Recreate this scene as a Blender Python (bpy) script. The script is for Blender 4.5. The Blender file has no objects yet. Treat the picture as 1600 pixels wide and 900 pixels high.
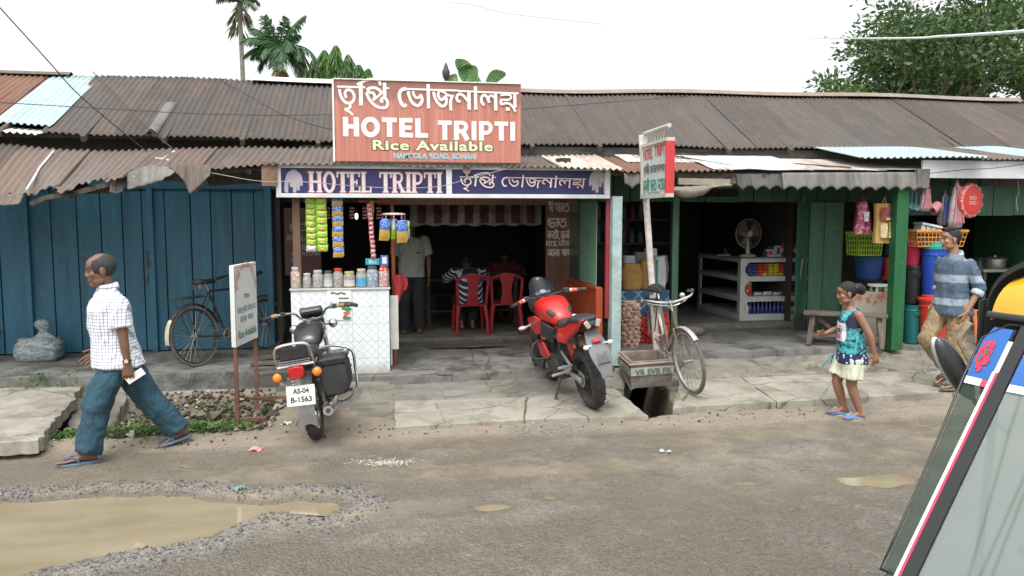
import bpy, bmesh, math, random
import numpy as np
from mathutils import Vector, Matrix, noise
sc = bpy.context.scene
COL = sc.collection
R = math.radians
PI = math.pi
rnd = random.Random(7)
# ------------------------------------------------------------------ camera, sky, sun, exposure
CAM_H = 2.04
YAW, PITCH, FOC = R(9.6), math.atan(115 / 1244), 1244.0
cd = bpy.data.cameras.new('camera'); cd.sensor_width = 36; cd.lens = FOC / 1600 * 36
cd.clip_start = .05; cd.clip_end = 3000
cam = bpy.data.objects.new('camera', cd); COL.objects.link(cam)
cam.location = (0, 0, CAM_H); cam.rotation_euler = (PI / 2 - PITCH, 0, -YAW)
sc.camera = cam
SUN_EL, SUN_AZ = R(62), R(200)            # azimuth measured clockwise from +Y
world = bpy.data.worlds.new('World'); sc.world = world; world.use_nodes = True
nt = world.node_tree; bgn = nt.nodes['Background']
sky = nt.nodes.new('ShaderNodeTexSky'); sky.sky_type = 'NISHITA'; sky.sun_disc = False
sky.sun_elevation = SUN_EL; sky.sun_rotation = SUN_AZ
sky.air_density = 1.0; sky.dust_density = 4.0; sky.ozone_density = 1.0
hsv = nt.nodes.new('ShaderNodeHueSaturation'); hsv.inputs['Saturation'].default_value = .12
nt.links.new(sky.outputs[0], hsv.inputs['Color'])
# overcast: the cloud deck is brighter overhead than near the horizon
tcw = nt.nodes.new('ShaderNodeTexCoord'); sepw = nt.nodes.new('ShaderNodeSeparateXYZ'); nt.links.new(tcw.outputs['Generated'], sepw.inputs[0])
mrw = nt.nodes.new('ShaderNodeMapRange'); mrw.inputs[1].default_value = .0; mrw.inputs[2].default_value = 1.0; mrw.inputs[3].default_value = 1.7; mrw.inputs[4].default_value = 2.5
nt.links.new(sepw.outputs[2], mrw.inputs[0])
mxw = nt.nodes.new('ShaderNodeVectorMath'); mxw.operation = 'SCALE'; nt.links.new(hsv.outputs[0], mxw.inputs[0]); nt.links.new(mrw.outputs[0], mxw.inputs['Scale'])
nt.links.new(mxw.outputs[0], bgn.inputs['Color'])
bgn.inputs['Strength'].default_value = .15
sl = bpy.data.lights.new('sun', 'SUN'); sl.energy = .9; sl.angle = R(28); sl.color = (1, .97, .92)
so = bpy.data.objects.new('sun', sl); COL.objects.link(so)
so.rotation_euler = (Vector((math.sin(SUN_AZ) * math.cos(SUN_EL), math.cos(SUN_AZ) * math.cos(SUN_EL), math.sin(SUN_EL)))).to_track_quat('Z', 'Y').to_euler()
sc.view_settings.view_transform = 'Standard'; sc.view_settings.look = 'None'
sc.view_settings.gamma = 1.0; sc.view_settings.exposure = .12
sc.cycles.max_bounces = 6; sc.cycles.transparent_max_bounces = 12
sc.cycles.use_denoising = True
_fw = Vector((math.sin(YAW) * math.cos(PITCH), math.cos(YAW) * math.cos(PITCH), -math.sin(PITCH)))
_rt = Vector((math.cos(YAW), -math.sin(YAW), 0)); _up = _rt.cross(_fw)
def at(px, py, X=None, Y=None, Z=None):
 """world point measured on the photograph, on the plane X=, Y= or Z="""
 d = _fw + _rt * ((px - 800) / FOC) + _up * ((450 - py) / FOC)
 t = (Z - CAM_H) / d.z if Z is not None else (Y / d.y if Y is not None else X / d.x)
 return Vector((0, 0, CAM_H)) + d * t
# ------------------------------------------------------------------ objects
def tag(o, label=None, cat=None, group=None, kind=None):
 if label: o['label'] = label
 if cat: o['category'] = cat
 if group: o['group'] = group
 if kind: o['kind'] = kind
 return o
def thing(name, label, cat, loc=(0, 0, 0), rot=(0, 0, 0), group=None):
 o = bpy.data.objects.new(name, None); COL.objects.link(o)
 o.empty_display_size = .1
 o.location = loc; o.rotation_euler = rot if isinstance(rot, tuple) else (0, 0, rot)
 return tag(o, label, cat, group)
def copy_tree(o, parent=None):
 c = o.copy(); COL.objects.link(c)
 if parent: c.parent = parent
 for ch in list(o.children): copy_tree(ch, c)
 return c
class MB:
 """collects shapes; build() links them as ONE mesh object"""
 def __init__(s): s.v = []; s.f = []; s.m = []; s.xf = None
 def add(s, vs, fs, m=0):
  b = len(s.v)
  if s.xf is not None: vs = [s.xf @ Vector(v) for v in vs]
  s.v.extend([tuple(v) for v in vs]); s.f.extend([tuple(b + i for i in f) for f in fs]); s.m.extend([m] * len(fs))
  return s
 def box(s, c, d, rot=None, m=0, top=1.0):
  x, y, z = d[0] / 2, d[1] / 2, d[2] / 2; t = top
  vs = [Vector(p) for p in ((-x, -y, -z), (x, -y, -z), (x, y, -z), (-x, y, -z), (-x * t, -y * t, z), (x * t, -y * t, z), (x * t, y * t, z), (-x * t, y * t, z))]
  if rot is not None: vs = [rot @ v for v in vs]
  c = Vector(c)
  return s.add([v + c for v in vs], [(0, 3, 2, 1), (4, 5, 6, 7), (0, 1, 5, 4), (1, 2, 6, 5), (2, 3, 7, 6), (3, 0, 4, 7)], m)
 def bx(s, a, b, m=0):
  return s.box([(a[i] + b[i]) / 2 for i in range(3)], [abs(a[i] - b[i]) for i in range(3)], None, m)
 def bar(s, p, q, w, h, m=0, up=(0, 0, 1)):
  p, q = Vector(p), Vector(q); d = q - p
  z = d.normalized(); u = Vector(up)
  if abs(z.dot(u)) > .98: u = Vector((0, 1, 0))
  x = u.cross(z).normalized(); y = z.cross(x)
  return s.box((p + q) / 2, (w, h, d.length), Matrix((x, y, z)).transposed(), m)
 def tube(s, pts, r, n=8, m=0, closed=False, caps=True, flat=1.0):
  pts = [Vector(p) for p in pts]; k = len(pts)
  rs = r if isinstance(r, (list, tuple)) else [r] * k
  ref = None; vs = []
  for i in range(k):
   a = pts[(i - 1) % k] if (closed or i > 0) else pts[i]
   b = pts[(i + 1) % k] if (closed or i < k - 1) else pts[i]
   t = (b - a).normalized() if (b - a).length > 1e-9 else Vector((0, 0, 1))
   if ref is None:
    ref = Vector((0, 0, 1)) if abs(t.z) < .9 else Vector((1, 0, 0))
   x = (ref - t * ref.dot(t))
   if x.length < 1e-6: x = t.orthogonal()
   x.normalize(); y = t.cross(x); ref = x
   for j in range(n):
    an = 2 * PI * j / n
    vs.append(pts[i] + (x * math.cos(an) + y * math.sin(an) * flat) * rs[i])
  fs = []
  for i in range(k if closed else k - 1):
   for j in range(n):
    i2 = (i + 1) % k; j2 = (j + 1) % n
    fs.append((i * n + j, i * n + j2, i2 * n + j2, i2 * n + j))
  if caps and not closed:
   fs.append(tuple(range(n - 1, -1, -1))); fs.append(tuple((k - 1) * n + j for j in range(n)))
  return s.add(vs, fs, m)
 def cyl(s, p, q, r, r2=None, n=16, m=0):
  return s.tube([p, q], [r, r if r2 is None else r2], n, m)
 def sphere(s, c, r, n=12, m=0, rot=None):
  r = (r, r, r) if not isinstance(r, (list, tuple)) else r
  c = Vector(c); vs = []; fs = []; h = max(6, n // 2 + 2)
  for i in range(h + 1):
   th = PI * i / h
   for j in range(n):
    a = 2 * PI * j / n
    v = Vector((r[0] * math.sin(th) * math.cos(a), r[1] * math.sin(th) * math.sin(a), r[2] * math.cos(th)))
    if rot is not None: v = rot @ v
    vs.append(v + c)
  for i in range(h):
   for j in range(n):
    j2 = (j + 1) % n
    if i == 0: fs.append((j, n + j, n + j2))
    elif i == h - 1: fs.append((i * n + j, (i + 1) * n + j, i * n + j2))
    else: fs.append((i * n + j, (i + 1) * n + j, (i + 1) * n + j2, i * n + j2))
  return s.add(vs, fs, m)
 def lathe(s, prof, c=(0, 0, 0), n=20, m=0, rot=None, sx=1, sy=1, caps=True):
  c = Vector(c); vs = []; fs = []; k = len(prof)
  for r, z in prof:
   for j in range(n):
    a = 2 * PI * j / n; v = Vector((r * math.cos(a) * sx, r * math.sin(a) * sy, z))
    if rot is not None: v = rot @ v
    vs.append(v + c)
  for i in range(k - 1):
   for j in range(n):
    j2 = (j + 1) % n; fs.append((i * n + j, i * n + j2, (i + 1) * n + j2, (i + 1) * n + j))
  if caps:
   if prof[0][0] > 1e-6: fs.append(tuple(range(n - 1, -1, -1)))
   if prof[-1][0] > 1e-6: fs.append(tuple((k - 1) * n + j for j in range(n)))
  return s.add(vs, fs, m)
 def torus(s, c, axis, Rr, r, n=32, k=10, m=0, flat=1.0):
  c = Vector(c); ax = Vector(axis).normalized(); x = ax.orthogonal().normalized(); y = ax.cross(x); vs = []; fs = []
  for i in range(n):
   a = 2 * PI * i / n; d = x * math.cos(a) + y * math.sin(a)
   for j in range(k):
    b = 2 * PI * j / k; vs.append(c + d * (Rr + r * math.cos(b)) + ax * (r * math.sin(b) * flat))
  for i in range(n):
   for j in range(k):
    i2 = (i + 1) % n; j2 = (j + 1) % k; fs.append((i * k + j, i2 * k + j, i2 * k + j2, i * k + j2))
  return s.add(vs, fs, m)
 def prism(s, out, h, mat=None, m=0):
  """outline in local XY extruded by h along local Z; mat places it"""
  n = len(out); vs = [Vector((x, y, 0)) for x, y in out] + [Vector((x, y, h)) for x, y in out]
  if mat is not None: vs = [mat @ v for v in vs]
  return s.add(vs, [tuple(range(n - 1, -1, -1)), tuple(range(n, 2 * n))] + [(i, (i + 1) % n, n + (i + 1) % n, n + i) for i in range(n)], m)
 def loft(s, rings, m=0, caps=True, closed=True):
  n = len(rings[0]); vs = [v for r in rings for v in r]; fs = []
  for i in range(len(rings) - 1):
   for j in range(n if closed else n - 1):
    j2 = (j + 1) % n; fs.append((i * n + j, i * n + j2, (i + 1) * n + j2, (i + 1) * n + j))
  if caps and closed:
   fs.append(tuple(range(n - 1, -1, -1))); fs.append(tuple((len(rings) - 1) * n + j for j in range(n)))
  return s.add(vs, fs, m)
 def sheet(s, fn, nu, nv, m=0, thick=None):
  """fn(u,v) -> point, u,v in 0..1"""
  P = [[Vector(fn(i / nu, j / nv)) for j in range(nv + 1)] for i in range(nu + 1)]
  w = nv + 1; vs = [p for r in P for p in r]
  fs = [(i * w + j, (i + 1) * w + j, (i + 1) * w + j + 1, i * w + j + 1) for i in range(nu) for j in range(nv)]
  if thick is not None:
   t = Vector(thick); b = len(vs); vs = vs + [p + t for p in vs]
   fs += [tuple(b + q for q in reversed(f)) for f in fs]
   ring = [i * w for i in range(nu + 1)] + [nu * w + j for j in range(1, nv + 1)] + [i * w + nv for i in range(nu - 1, -1, -1)] + [j for j in range(nv - 1, 0, -1)]
   for a in range(len(ring)):
    p, q = ring[a], ring[(a + 1) % len(ring)]; fs.append((q, p, b + p, b + q))
  return s.add(vs, fs, m)
 def mesh(s, name):
  me = bpy.data.meshes.new(name); me.from_pydata(s.v, [], s.f); me.update(); return me
 def build(s, name, mats, parent=None, smooth=35, bevel=None, loc=None, rot=None, world=False, weld=False):
  me = s.mesh(name)
  mats = mats if isinstance(mats, (list, tuple)) else [mats]
  for mm in mats: me.materials.append(mm)
  if len(mats) > 1: me.polygons.foreach_set('material_index', s.m)
  return link(name, me, parent, smooth, bevel, loc, rot, world)
def link(name, me, parent=None, smooth=35, bevel=None, loc=None, rot=None, world=False):
 bm = bmesh.new(); bm.from_mesh(me); bmesh.ops.recalc_face_normals(bm, faces=bm.faces); bm.to_mesh(me); bm.free()
 if smooth:
  me.polygons.foreach_set('use_smooth', [True] * len(me.polygons))
  if smooth < 180: me.set_sharp_from_angle(angle=R(smooth))
 o = bpy.data.objects.new(name, me); COL.objects.link(o)
 if parent is not None:
  o.parent = parent
  if world: o.matrix_parent_inverse = Matrix.LocRotScale(parent.location, parent.rotation_euler, parent.scale).inverted()
 if loc is not None: o.location = loc
 if rot is not None: o.rotation_euler = rot
 if bevel:
  b = o.modifiers.new('bevel', 'BEVEL'); b.width = bevel; b.segments = 2; b.limit_method = 'ANGLE'; b.angle_limit = R(40)
 return o
def single(mb, name, mats, label, cat, origin, group=None, **k):
 """a one-mesh thing built in world coordinates with its origin moved to its base"""
 o = mb.build(name, mats, **k); og = Vector(origin)
 o.data.transform(Matrix.Translation(-og)); o.location = og
 return tag(o, label, cat, group)
def struct(mb, name, mats, **k):
 o = mb.build(name, mats, **k); o['kind'] = 'structure'; return o
def remesh(mb, voxel, smooth_it=3, name='body'):
 me = mb.mesh(name); o = bpy.data.objects.new('work', me); COL.objects.link(o)
 m = o.modifiers.new('r', 'REMESH'); m.mode = 'VOXEL'; m.voxel_size = voxel
 if smooth_it:
  s = o.modifiers.new('s', 'SMOOTH'); s.factor = .5; s.iterations = smooth_it
 dg = bpy.context.evaluated_depsgraph_get(); dg.update()
 out = bpy.data.meshes.new_from_object(o.evaluated_get(dg)); out.name = name
 bpy.data.objects.remove(o); bpy.data.meshes.remove(me)
 return out
def folds(me, amp, sx, sy, sz, seed=0):
 me.update(); n = len(me.vertices); co = np.empty(n * 3); me.vertices.foreach_get('co', co); co = co.reshape(-1, 3)
 nn = [Vector(v.normal) for v in me.vertices]
 for i in range(n):
  c = co[i]; q = Vector((c[0] * sx + seed, c[1] * sy, c[2] * sz)); d = (noise.fractal(q, 1.0, 2.0, 2) * .55 + (.75 - 2.2 * abs(noise.noise(q * 1.35 + Vector((0, c[0] * 3, c[0] * 4)))))) * amp
  co[i] = c + np.array(nn[i]) * d
 me.vertices.foreach_set('co', co.ravel()); me.update()
def cr(pts, n=6, closed=False):
 """Catmull-Rom through points"""
 P = [Vector(p) for p in pts]; k = len(P); out = []
 rng = range(k) if closed else range(k - 1)
 for i in rng:
  p1, p2 = P[i], P[(i + 1) % k]
  p0 = P[i - 1] if (closed or i > 0) else p1 * 2 - p2
  p3 = P[(i + 2) % k] if (closed or i + 2 < k) else p2 * 2 - p1
  for j in range(n):
   t = j / n
   out.append(.5 * ((2 * p1) + (p2 - p0) * t + (2 * p0 - 5 * p1 + 4 * p2 - p3) * t * t + (3 * p1 - p0 - 3 * p2 + p3) * t ** 3))
 if not closed: out.append(P[-1].copy())
 return out
# ------------------------------------------------------------------ materials
MATS = {}
class NT:
 def __init__(s, name):
  s.mat = bpy.data.materials.new(name); s.mat.use_nodes = True; s.t = s.mat.node_tree
  s.b = s.t.nodes['Principled BSDF']; s.out = s.t.nodes['Material Output']
 def n(s, typ, **k):
  nd = s.t.nodes.new(typ)
  for a, v in k.items():
   if a.startswith('i_'):
    nd.inputs[a[2:].replace('_', ' ')].default_value = v
   else: setattr(nd, a, v)
  return nd
 def l(s, a, b): s.t.links.new(a, b)
 def coord(s, scale=(1, 1, 1), kind='Object', rot=(0, 0, 0)):
  c = s.n('ShaderNodeTexCoord'); m = s.n('ShaderNodeMapping'); m.inputs['Scale'].default_value = scale; m.inputs['Rotation'].default_value = rot
  s.l(c.outputs[kind], m.inputs[0]); return m.outputs[0]
 def noise(s, co, scale, detail=5, rough=.6, dist=.0):
  q = s.n('ShaderNodeTexNoise'); q.inputs['Scale'].default_value = scale; q.inputs['Detail'].default_value = detail
  q.inputs['Roughness'].default_value = rough; q.inputs['Distortion'].default_value = dist
  s.l(co, q.inputs['Vector']); return q.outputs[0]
 def ramp(s, f, stops):
  r = s.n('ShaderNodeValToRGB'); e = r.color_ramp.elements
  while len(e) < len(stops): e.new(.5)
  for i, (p, c) in enumerate(stops):
   e[i].position = p; e[i].color = (c, c, c, 1) if not isinstance(c, (tuple, list)) else (*c[:3], 1)
  s.l(f, r.inputs[0]); return r.outputs[0]
 def mix(s, f, a, b, mode='MIX'):
  m = s.n('ShaderNodeMix', data_type='RGBA', blend_type=mode)
  for v, i in ((f, 0), (a, 6), (b, 7)):
   if hasattr(v, 'links') or isinstance(v, bpy.types.NodeSocket): s.l(v, m.inputs[i])
   elif i == 0: m.inputs[0].default_value = v
   else: m.inputs[i].default_value = (*v[:3], 1)
  return m.outputs[2]
 def math(s, op, a, b=None):
  m = s.n('ShaderNodeMath', operation=op)
  for i, v in enumerate((a, b)):
   if v is None: continue
   if isinstance(v, bpy.types.NodeSocket): s.l(v, m.inputs[i])
   else: m.inputs[i].default_value = v
  return m.outputs[0]
 def bump(s, h, strength=.3, dist=.02):
  b = s.n('ShaderNodeBump'); b.inputs['Strength'].default_value = strength; b.inputs['Distance'].default_value = dist
  s.l(h, b.inputs['Height']); s.l(b.outputs[0], s.b.inputs['Normal'])
 def base(s, c):
  if isinstance(c, bpy.types.NodeSocket): s.l(c, s.b.inputs['Base Color'])
  else: s.b.inputs['Base Color'].default_value = (*c[:3], 1)
 def set(s, **k):
  for a, v in k.items():
   i = s.b.inputs[a.replace('_', ' ')]
   if isinstance(v, bpy.types.NodeSocket): s.l(v, i)
   else: i.default_value = v
def mul(c, k): return tuple(min(1, x * k) for x in c)
def M(name, col=(.5, .5, .5), rough=.6, var=.18, scale=6, dirt=.0, dirtcol=(.12, .10, .08), metal=.0, bump=.0, bscale=60, stretch=(1, 1, 1), coat=.0, spec=None, dscale=3.0):
 if name in MATS: return MATS[name]
 t = NT(name); co = t.coord(stretch)
 f = t.noise(co, scale, 6, .62)
 c = t.mix(t.ramp(f, [(.3, 0), (.7, 1)]), mul(col, 1 - var), mul(col, 1 + var))
 if dirt > 0:
  d = t.noise(co, dscale, 8, .72, .3)
  c = t.mix(t.math('MULTIPLY', t.ramp(d, [(.44, 0), (.68, 1)]), dirt), c, dirtcol)
  t.set(Roughness=t.ramp(d, [(.3, rough), (.8, min(1, rough + .25))]))
 else: t.set(Roughness=rough)
 t.base(c); t.set(Metallic=metal)
 if coat: t.set(Coat_Weight=coat)
 if spec is not None: t.b.inputs['Specular IOR Level'].default_value = spec
 if bump: t.bump(t.noise(co, bscale, 4, .6), bump, .01)
 MATS[name] = t.mat; return t.mat
def reg(t, name): MATS[name] = t.mat; return t.mat
# ------------------------------------------------------------------ ground
def interp(px, pts):
 xs = [p[0] for p in pts]; return [float(np.interp(px, xs, [p[k] for p in pts])) for k in range(1, len(pts[0]))]
PUD = [at(x, y, Z=0) for x, y in ((-260, 800), (-60, 786), (60, 779), (150, 771), (260, 769), (330, 777), (400, 786), (470, 778), (528, 780), (545, 792), (505, 806), (425, 800), (375, 815), (335, 836), (250, 856), (160, 868), (80, 886), (20, 903), (-80, 935), (-300, 960))]
def smallpud(cx, cy, rx, ry, n=14, seed=1):
 q = random.Random(seed); return [at(cx + rx * math.cos(2 * PI * i / n) * q.uniform(.7, 1.15), cy + ry * math.sin(2 * PI * i / n) * q.uniform(.6, 1.2), Z=0) for i in range(n)]
PUDS = [PUD, smallpud(692, 801, 40, 5, seed=2), smallpud(855, 776, 30, 5, seed=3), smallpud(1372, 750, 75, 11, seed=4), smallpud(1165, 753, 35, 4, seed=5), smallpud(770, 790, 30, 6, seed=6)]
def sdf(poly, X, Y):
 """signed distance to a polygon, negative inside"""
 P = np.array([(p[0], p[1]) for p in poly]); d = np.full(X.shape, 1e9); ins = np.zeros(X.shape, bool)
 for i in range(len(P)):
  a, b = P[i - 1], P[i]; e = b - a; wx, wy = X - a[0], Y - a[1]
  t = np.clip((wx * e[0] + wy * e[1]) / (e @ e + 1e-12), 0, 1)
  d = np.minimum(d, np.hypot(wx - e[0] * t, wy - e[1] * t))
  c = ((a[1] <= Y) != (b[1] <= Y)); s = (Y - a[1]) / (b[1] - a[1] + 1e-12); ins ^= c & (X < a[0] + s * e[0])
 return np.where(ins, -d, d)
def vnoise(X, Y, sc_, seed=0, oct=3):
 """cheap value noise on arrays"""
 out = np.zeros(X.shape); amp = 1.0; tot = 0
 for o in range(oct):
  x = X * sc_ + 17.3 * o + seed * 3.1; y = Y * sc_ + 9.7 * o - seed * 5.7
  ix, iy = np.floor(x), np.floor(y); fx, fy = x - ix, y - iy; fx = fx * fx * (3 - 2 * fx); fy = fy * fy * (3 - 2 * fy)
  def h(a, b):
   v = np.sin(a * 127.1 + b * 311.7 + o * 74.7) * 43758.5453; return v - np.floor(v)
  v = (h(ix, iy) * (1 - fx) + h(ix + 1, iy) * fx) * (1 - fy) + (h(ix, iy + 1) * (1 - fx) + h(ix + 1, iy + 1) * fx) * fy
  out += amp * (v - .5); tot += amp; amp *= .5; sc_ *= 2.03
 return out / tot * 2
def sstep(a, b, x):
 t = np.clip((x - a) / (b - a), 0, 1); return t * t * (3 - 2 * t)
DRAIN = [at(x, y, Z=0) for x, y in ((925, 545), (955, 600), (1002, 660), (1062, 652), (1040, 618), (1010, 590), (985, 545))]
def gheight(X, Y):
 z = .018 * vnoise(X, Y, 1.1, 1) + .012 * vnoise(X, Y, 5, 2) + .007 * vnoise(X, Y, 22, 3, 2)
 near = np.exp(-((Y - 6.0) / 3.0) ** 2)
 z = z * (.35 + .65 * near)
 for i, p in enumerate(PUDS):
  d = sdf(p, X, Y) + .05 * vnoise(X, Y, 6, 5 + i)
  dep = .055 if i == 0 else .03
  z = z * sstep(-.1, .35, d) * 1.0 - dep * (1 - sstep(-.12, .06, d)) + (.022 if i == 0 else .004) * np.exp(-((d - .13) / .12) ** 2) * (1 + .8 * vnoise(X, Y, 14, 8))
 # verge rises a little to the slabs, ditch on the left, open drain by the box
 z = z + .05 * sstep(6.9, 7.5, Y) + .02 * sstep(7.5, 8.5, Y)
 dl = sstep(-1.0, -1.25, X) * sstep(7.5, 8.0, Y) * (1 - sstep(8.95, 9.3, Y))
 z = z - dl * (.30 + .11 * vnoise(X, Y, 3, 11) + .08 * vnoise(X, Y, 9, 12))
 d = sdf(DRAIN, X, Y); z = np.where(d < .02, z - .65 * sstep(.02, -.05, d), z)
 return z
def axis(lo, hi, step, far):
 a = list(np.arange(lo, hi, step)); s = step
 while a[-1] < far: s *= 1.35; a.append(a[-1] + s)
 s = step; b = [a[0]]
 while b[-1] > -far: s *= 1.35; b.append(b[-1] - s)
 return np.array(b[:0:-1] + a)
gx, gy = axis(-4.6, 7.6, .034, 400), axis(3.6, 9.6, .026, 400)
GX, GY = np.meshgrid(gx, gy, indexing='ij'); GZ = gheight(GX, GY)
nX, nY = len(gx), len(gy)
me = bpy.data.meshes.new('road')
idx = np.arange(nX * nY).reshape(nX, nY)
quads = np.stack([idx[:-1, :-1], idx[1:, :-1], idx[1:, 1:], idx[:-1, 1:]], -1).reshape(-1, 4)
me.from_pydata(np.stack([GX, GY, GZ], -1).reshape(-1, 3).tolist(), [], quads.tolist())
t = NT('road_gravel'); co = t.coord()
sep = t.n('ShaderNodeSeparateXYZ'); t.l(co, sep.inputs[0])
big = t.noise(co, .9, 6, .65, .4); med = t.noise(t.coord((1.0, 3.2, 1)), 2.2, 7, .7)
vor = t.n('ShaderNodeTexVoronoi'); vor.inputs['Scale'].default_value = 46; t.l(co, vor.inputs['Vector'])
vor2 = t.n('ShaderNodeTexVoronoi'); vor2.inputs['Scale'].default_value = 105; t.l(co, vor2.inputs['Vector'])
sepc = t.n('ShaderNodeSeparateColor'); t.l(vor.outputs['Color'], sepc.inputs[0])
sepd = t.n('ShaderNodeSeparateColor'); t.l(vor2.outputs['Color'], sepd.inputs[0])
asph = t.mix(t.ramp(sepc.outputs[0], [(.0, 0), (1, 1)]), (.125, .114, .096), (.33, .305, .262))
asph = t.mix(.55, asph, t.mix(sepd.outputs[1], (.12, .11, .094), (.35, .325, .28)))
mud = t.mix(t.noise(co, 7, 6, .7), (.175, .143, .104), (.31, .262, .20))
yb = t.ramp(t.math('MULTIPLY', sep.outputs[1], .1), [(.50, .0), (.545, .55), (.58, .35), (.66, .42), (.715, .95), (1, 1)])
mf = t.math('MULTIPLY', t.ramp(big, [(.36, .05), (.58, 1.0)]), yb)
mf = t.math('ADD', mf, t.math('MULTIPLY', t.ramp(med, [(.5, 0), (.75, .5)]), yb))
trk = t.ramp(t.noise(t.coord((.10, 1.5, 1), rot=(0, 0, .03)), 1.7, 5, .6, .3), [(.47, 0), (.6, .6)])
mf = t.math('ADD', mf, t.math('MULTIPLY', trk, t.ramp(t.math('MULTIPLY', sep.outputs[1], .1), [(.47, .1), (.56, 1)])))
cmix = t.mix(t.ramp(mf, [(0, 0), (.85, .95)]), asph, mud)
wet = t.ramp(sep.outputs[2], [(.0, 1.0), (.02, .0)])
t.base(t.mix(t.math('MULTIPLY', wet, .6), cmix, (.095, .08, .055)))
t.set(Roughness=t.ramp(med, [(.3, .6), (.7, .95)])); t.b.inputs['Specular IOR Level'].default_value = .35
hh = t.math('ADD', t.math('MULTIPLY', vor.outputs['Distance'], -.9), t.math('MULTIPLY', vor2.outputs['Distance'], -.5))
hh = t.math('MULTIPLY', hh, t.math('SUBTRACT', 1.15, mf)); hh = t.math('ADD', hh, t.math('MULTIPLY', t.noise(co, 60, 5, .7), .45))
t.bump(hh, .85, .024); reg(t, 'road')
me.materials.append(t.mat); ro = link('road', me, smooth=180); ro['kind'] = 'structure'
# muddy water in the potholes
t = NT('muddy_water'); co = t.coord()
t.base(t.mix(t.ramp(t.noise(t.coord((1, 2.5, 1)), 1.2, 4, .6, .4), [(.3, 0), (.7, 1)]), (.205, .17, .105), (.28, .238, .16))); t.set(Roughness=.05); t.b.inputs['Specular IOR Level'].default_value = .5
t.bump(t.noise(co, 9, 3, .5), .02, .01); WATER = reg(t, 'water')
for i, p in enumerate(PUDS):
 m = MB(); c = sum(p, Vector()) / len(p); grow = 1.12
 pts = [c + (q - c) * grow for q in p]
 m.add([(q.x, q.y, -.0195 if i == 0 else -.011) for q in pts], [tuple(range(len(pts)))])
 struct(m, 'puddle_water', WATER, smooth=None)
# ------------------------------------------------------------------ paving
def conc(name, col, stain=(.10, .095, .08), dirt=.8, crack=2.2, damp=.0, dscale=2.6):
 if name in MATS: return MATS[name]
 t = NT(name); co = t.coord()
 f = t.noise(co, 3.2, 8, .68); c = t.mix(t.ramp(f, [(.3, 0), (.7, 1)]), mul(col, .78), mul(col, 1.18))
 fine = t.noise(co, 70, 4, .7); c = t.mix(t.ramp(fine, [(.35, .45), (.6, 0)]), c, mul(col, .55))
 d = t.noise(co, dscale, 9, .75, .6); c = t.mix(t.math('MULTIPLY', t.ramp(d, [(.46, 0), (.62, 1)]), dirt), c, stain)
 moss = t.noise(t.coord(), 1.7, 6, .7); c = t.mix(t.ramp(moss, [(.55, 0), (.75, .5)]), c, (.13, .135, .09))
 h = fine
 if crack:
  w = t.n('ShaderNodeTexNoise'); w.inputs['Scale'].default_value = 3; w.inputs['Detail'].default_value = 5; t.l(co, w.inputs['Vector'])
  wc = t.mix(.22, co, w.outputs[1], 'ADD')
  v = t.n('ShaderNodeTexVoronoi', feature='DISTANCE_TO_EDGE'); v.inputs['Scale'].default_value = crack; t.l(wc, v.inputs['Vector'])
  k = t.math('MULTIPLY', t.ramp(v.outputs['Distance'], [(.0, 1), (.016, 0)]), t.ramp(t.noise(co, 1.3, 4, .6), [(.40, 0), (.52, 1)])); c = t.mix(t.math('MULTIPLY', k, .75), c, (.06, .055, .04))
  h = t.math('SUBTRACT', t.math('MULTIPLY', fine, .35), k)
 t.base(c); t.set(Roughness=t.ramp(d, [(.4, .85), (.65, .55 if damp else .8)])); t.bump(h, .5, .02)
 return reg(t, name)
def slab(name, mat, c4, z4, thick=.12, nu=30, nv=20, edge=.02, rough=.006, seed=0, s=4.0):
 """a slab between four corner points (front-left, front-right, back-right, back-left)"""
 c4 = [Vector((c[0], c[1], z)) for c, z in zip(c4, z4)]
 def fn(u, v):
  a = c4[0].lerp(c4[1], u).lerp(c4[3].lerp(c4[2], u), v)
  e = min(u, 1 - u, v, 1 - v)
  n1 = noise.fractal(Vector((a.x * s, a.y * s, seed)), 1, 2, 4)
  if e < 1e-6:
   dirx = (-1 if u < .5 else 1) if min(u, 1 - u) < 1e-6 else 0; diry = (-1 if v < .5 else 1) if min(v, 1 - v) < 1e-6 else 0
   k = edge * noise.fractal(Vector((a.x * 5, a.y * 5, seed + 9)), 1, 2, 4)
   a = a + Vector((dirx * k, diry * k, -.006))
  a.z += rough * n1
  return a
 m = MB(); m.sheet(fn, nu, nv, 0, (0, 0, -thick)); return struct(m, name, mat, smooth=40)
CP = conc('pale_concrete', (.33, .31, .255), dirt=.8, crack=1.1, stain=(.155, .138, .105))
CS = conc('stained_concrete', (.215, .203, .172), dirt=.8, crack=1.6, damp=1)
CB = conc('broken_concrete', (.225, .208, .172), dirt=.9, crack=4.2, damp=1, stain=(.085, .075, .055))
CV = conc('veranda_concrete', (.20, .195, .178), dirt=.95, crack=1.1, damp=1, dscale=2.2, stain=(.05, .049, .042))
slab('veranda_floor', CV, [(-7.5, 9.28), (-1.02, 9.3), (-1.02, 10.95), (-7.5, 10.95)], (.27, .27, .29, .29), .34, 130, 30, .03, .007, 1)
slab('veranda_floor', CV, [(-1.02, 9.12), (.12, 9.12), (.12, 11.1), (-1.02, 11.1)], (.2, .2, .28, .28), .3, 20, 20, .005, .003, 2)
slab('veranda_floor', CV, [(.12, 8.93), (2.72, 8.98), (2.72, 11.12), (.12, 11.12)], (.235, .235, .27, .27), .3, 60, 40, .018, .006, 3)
slab('veranda_floor', CV, [(2.72, 9.32), (9.5, 9.36), (9.5, 11.15), (2.72, 11.15)], (.32, .32, .335, .335), .4, 120, 30, .03, .006, 4)
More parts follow.
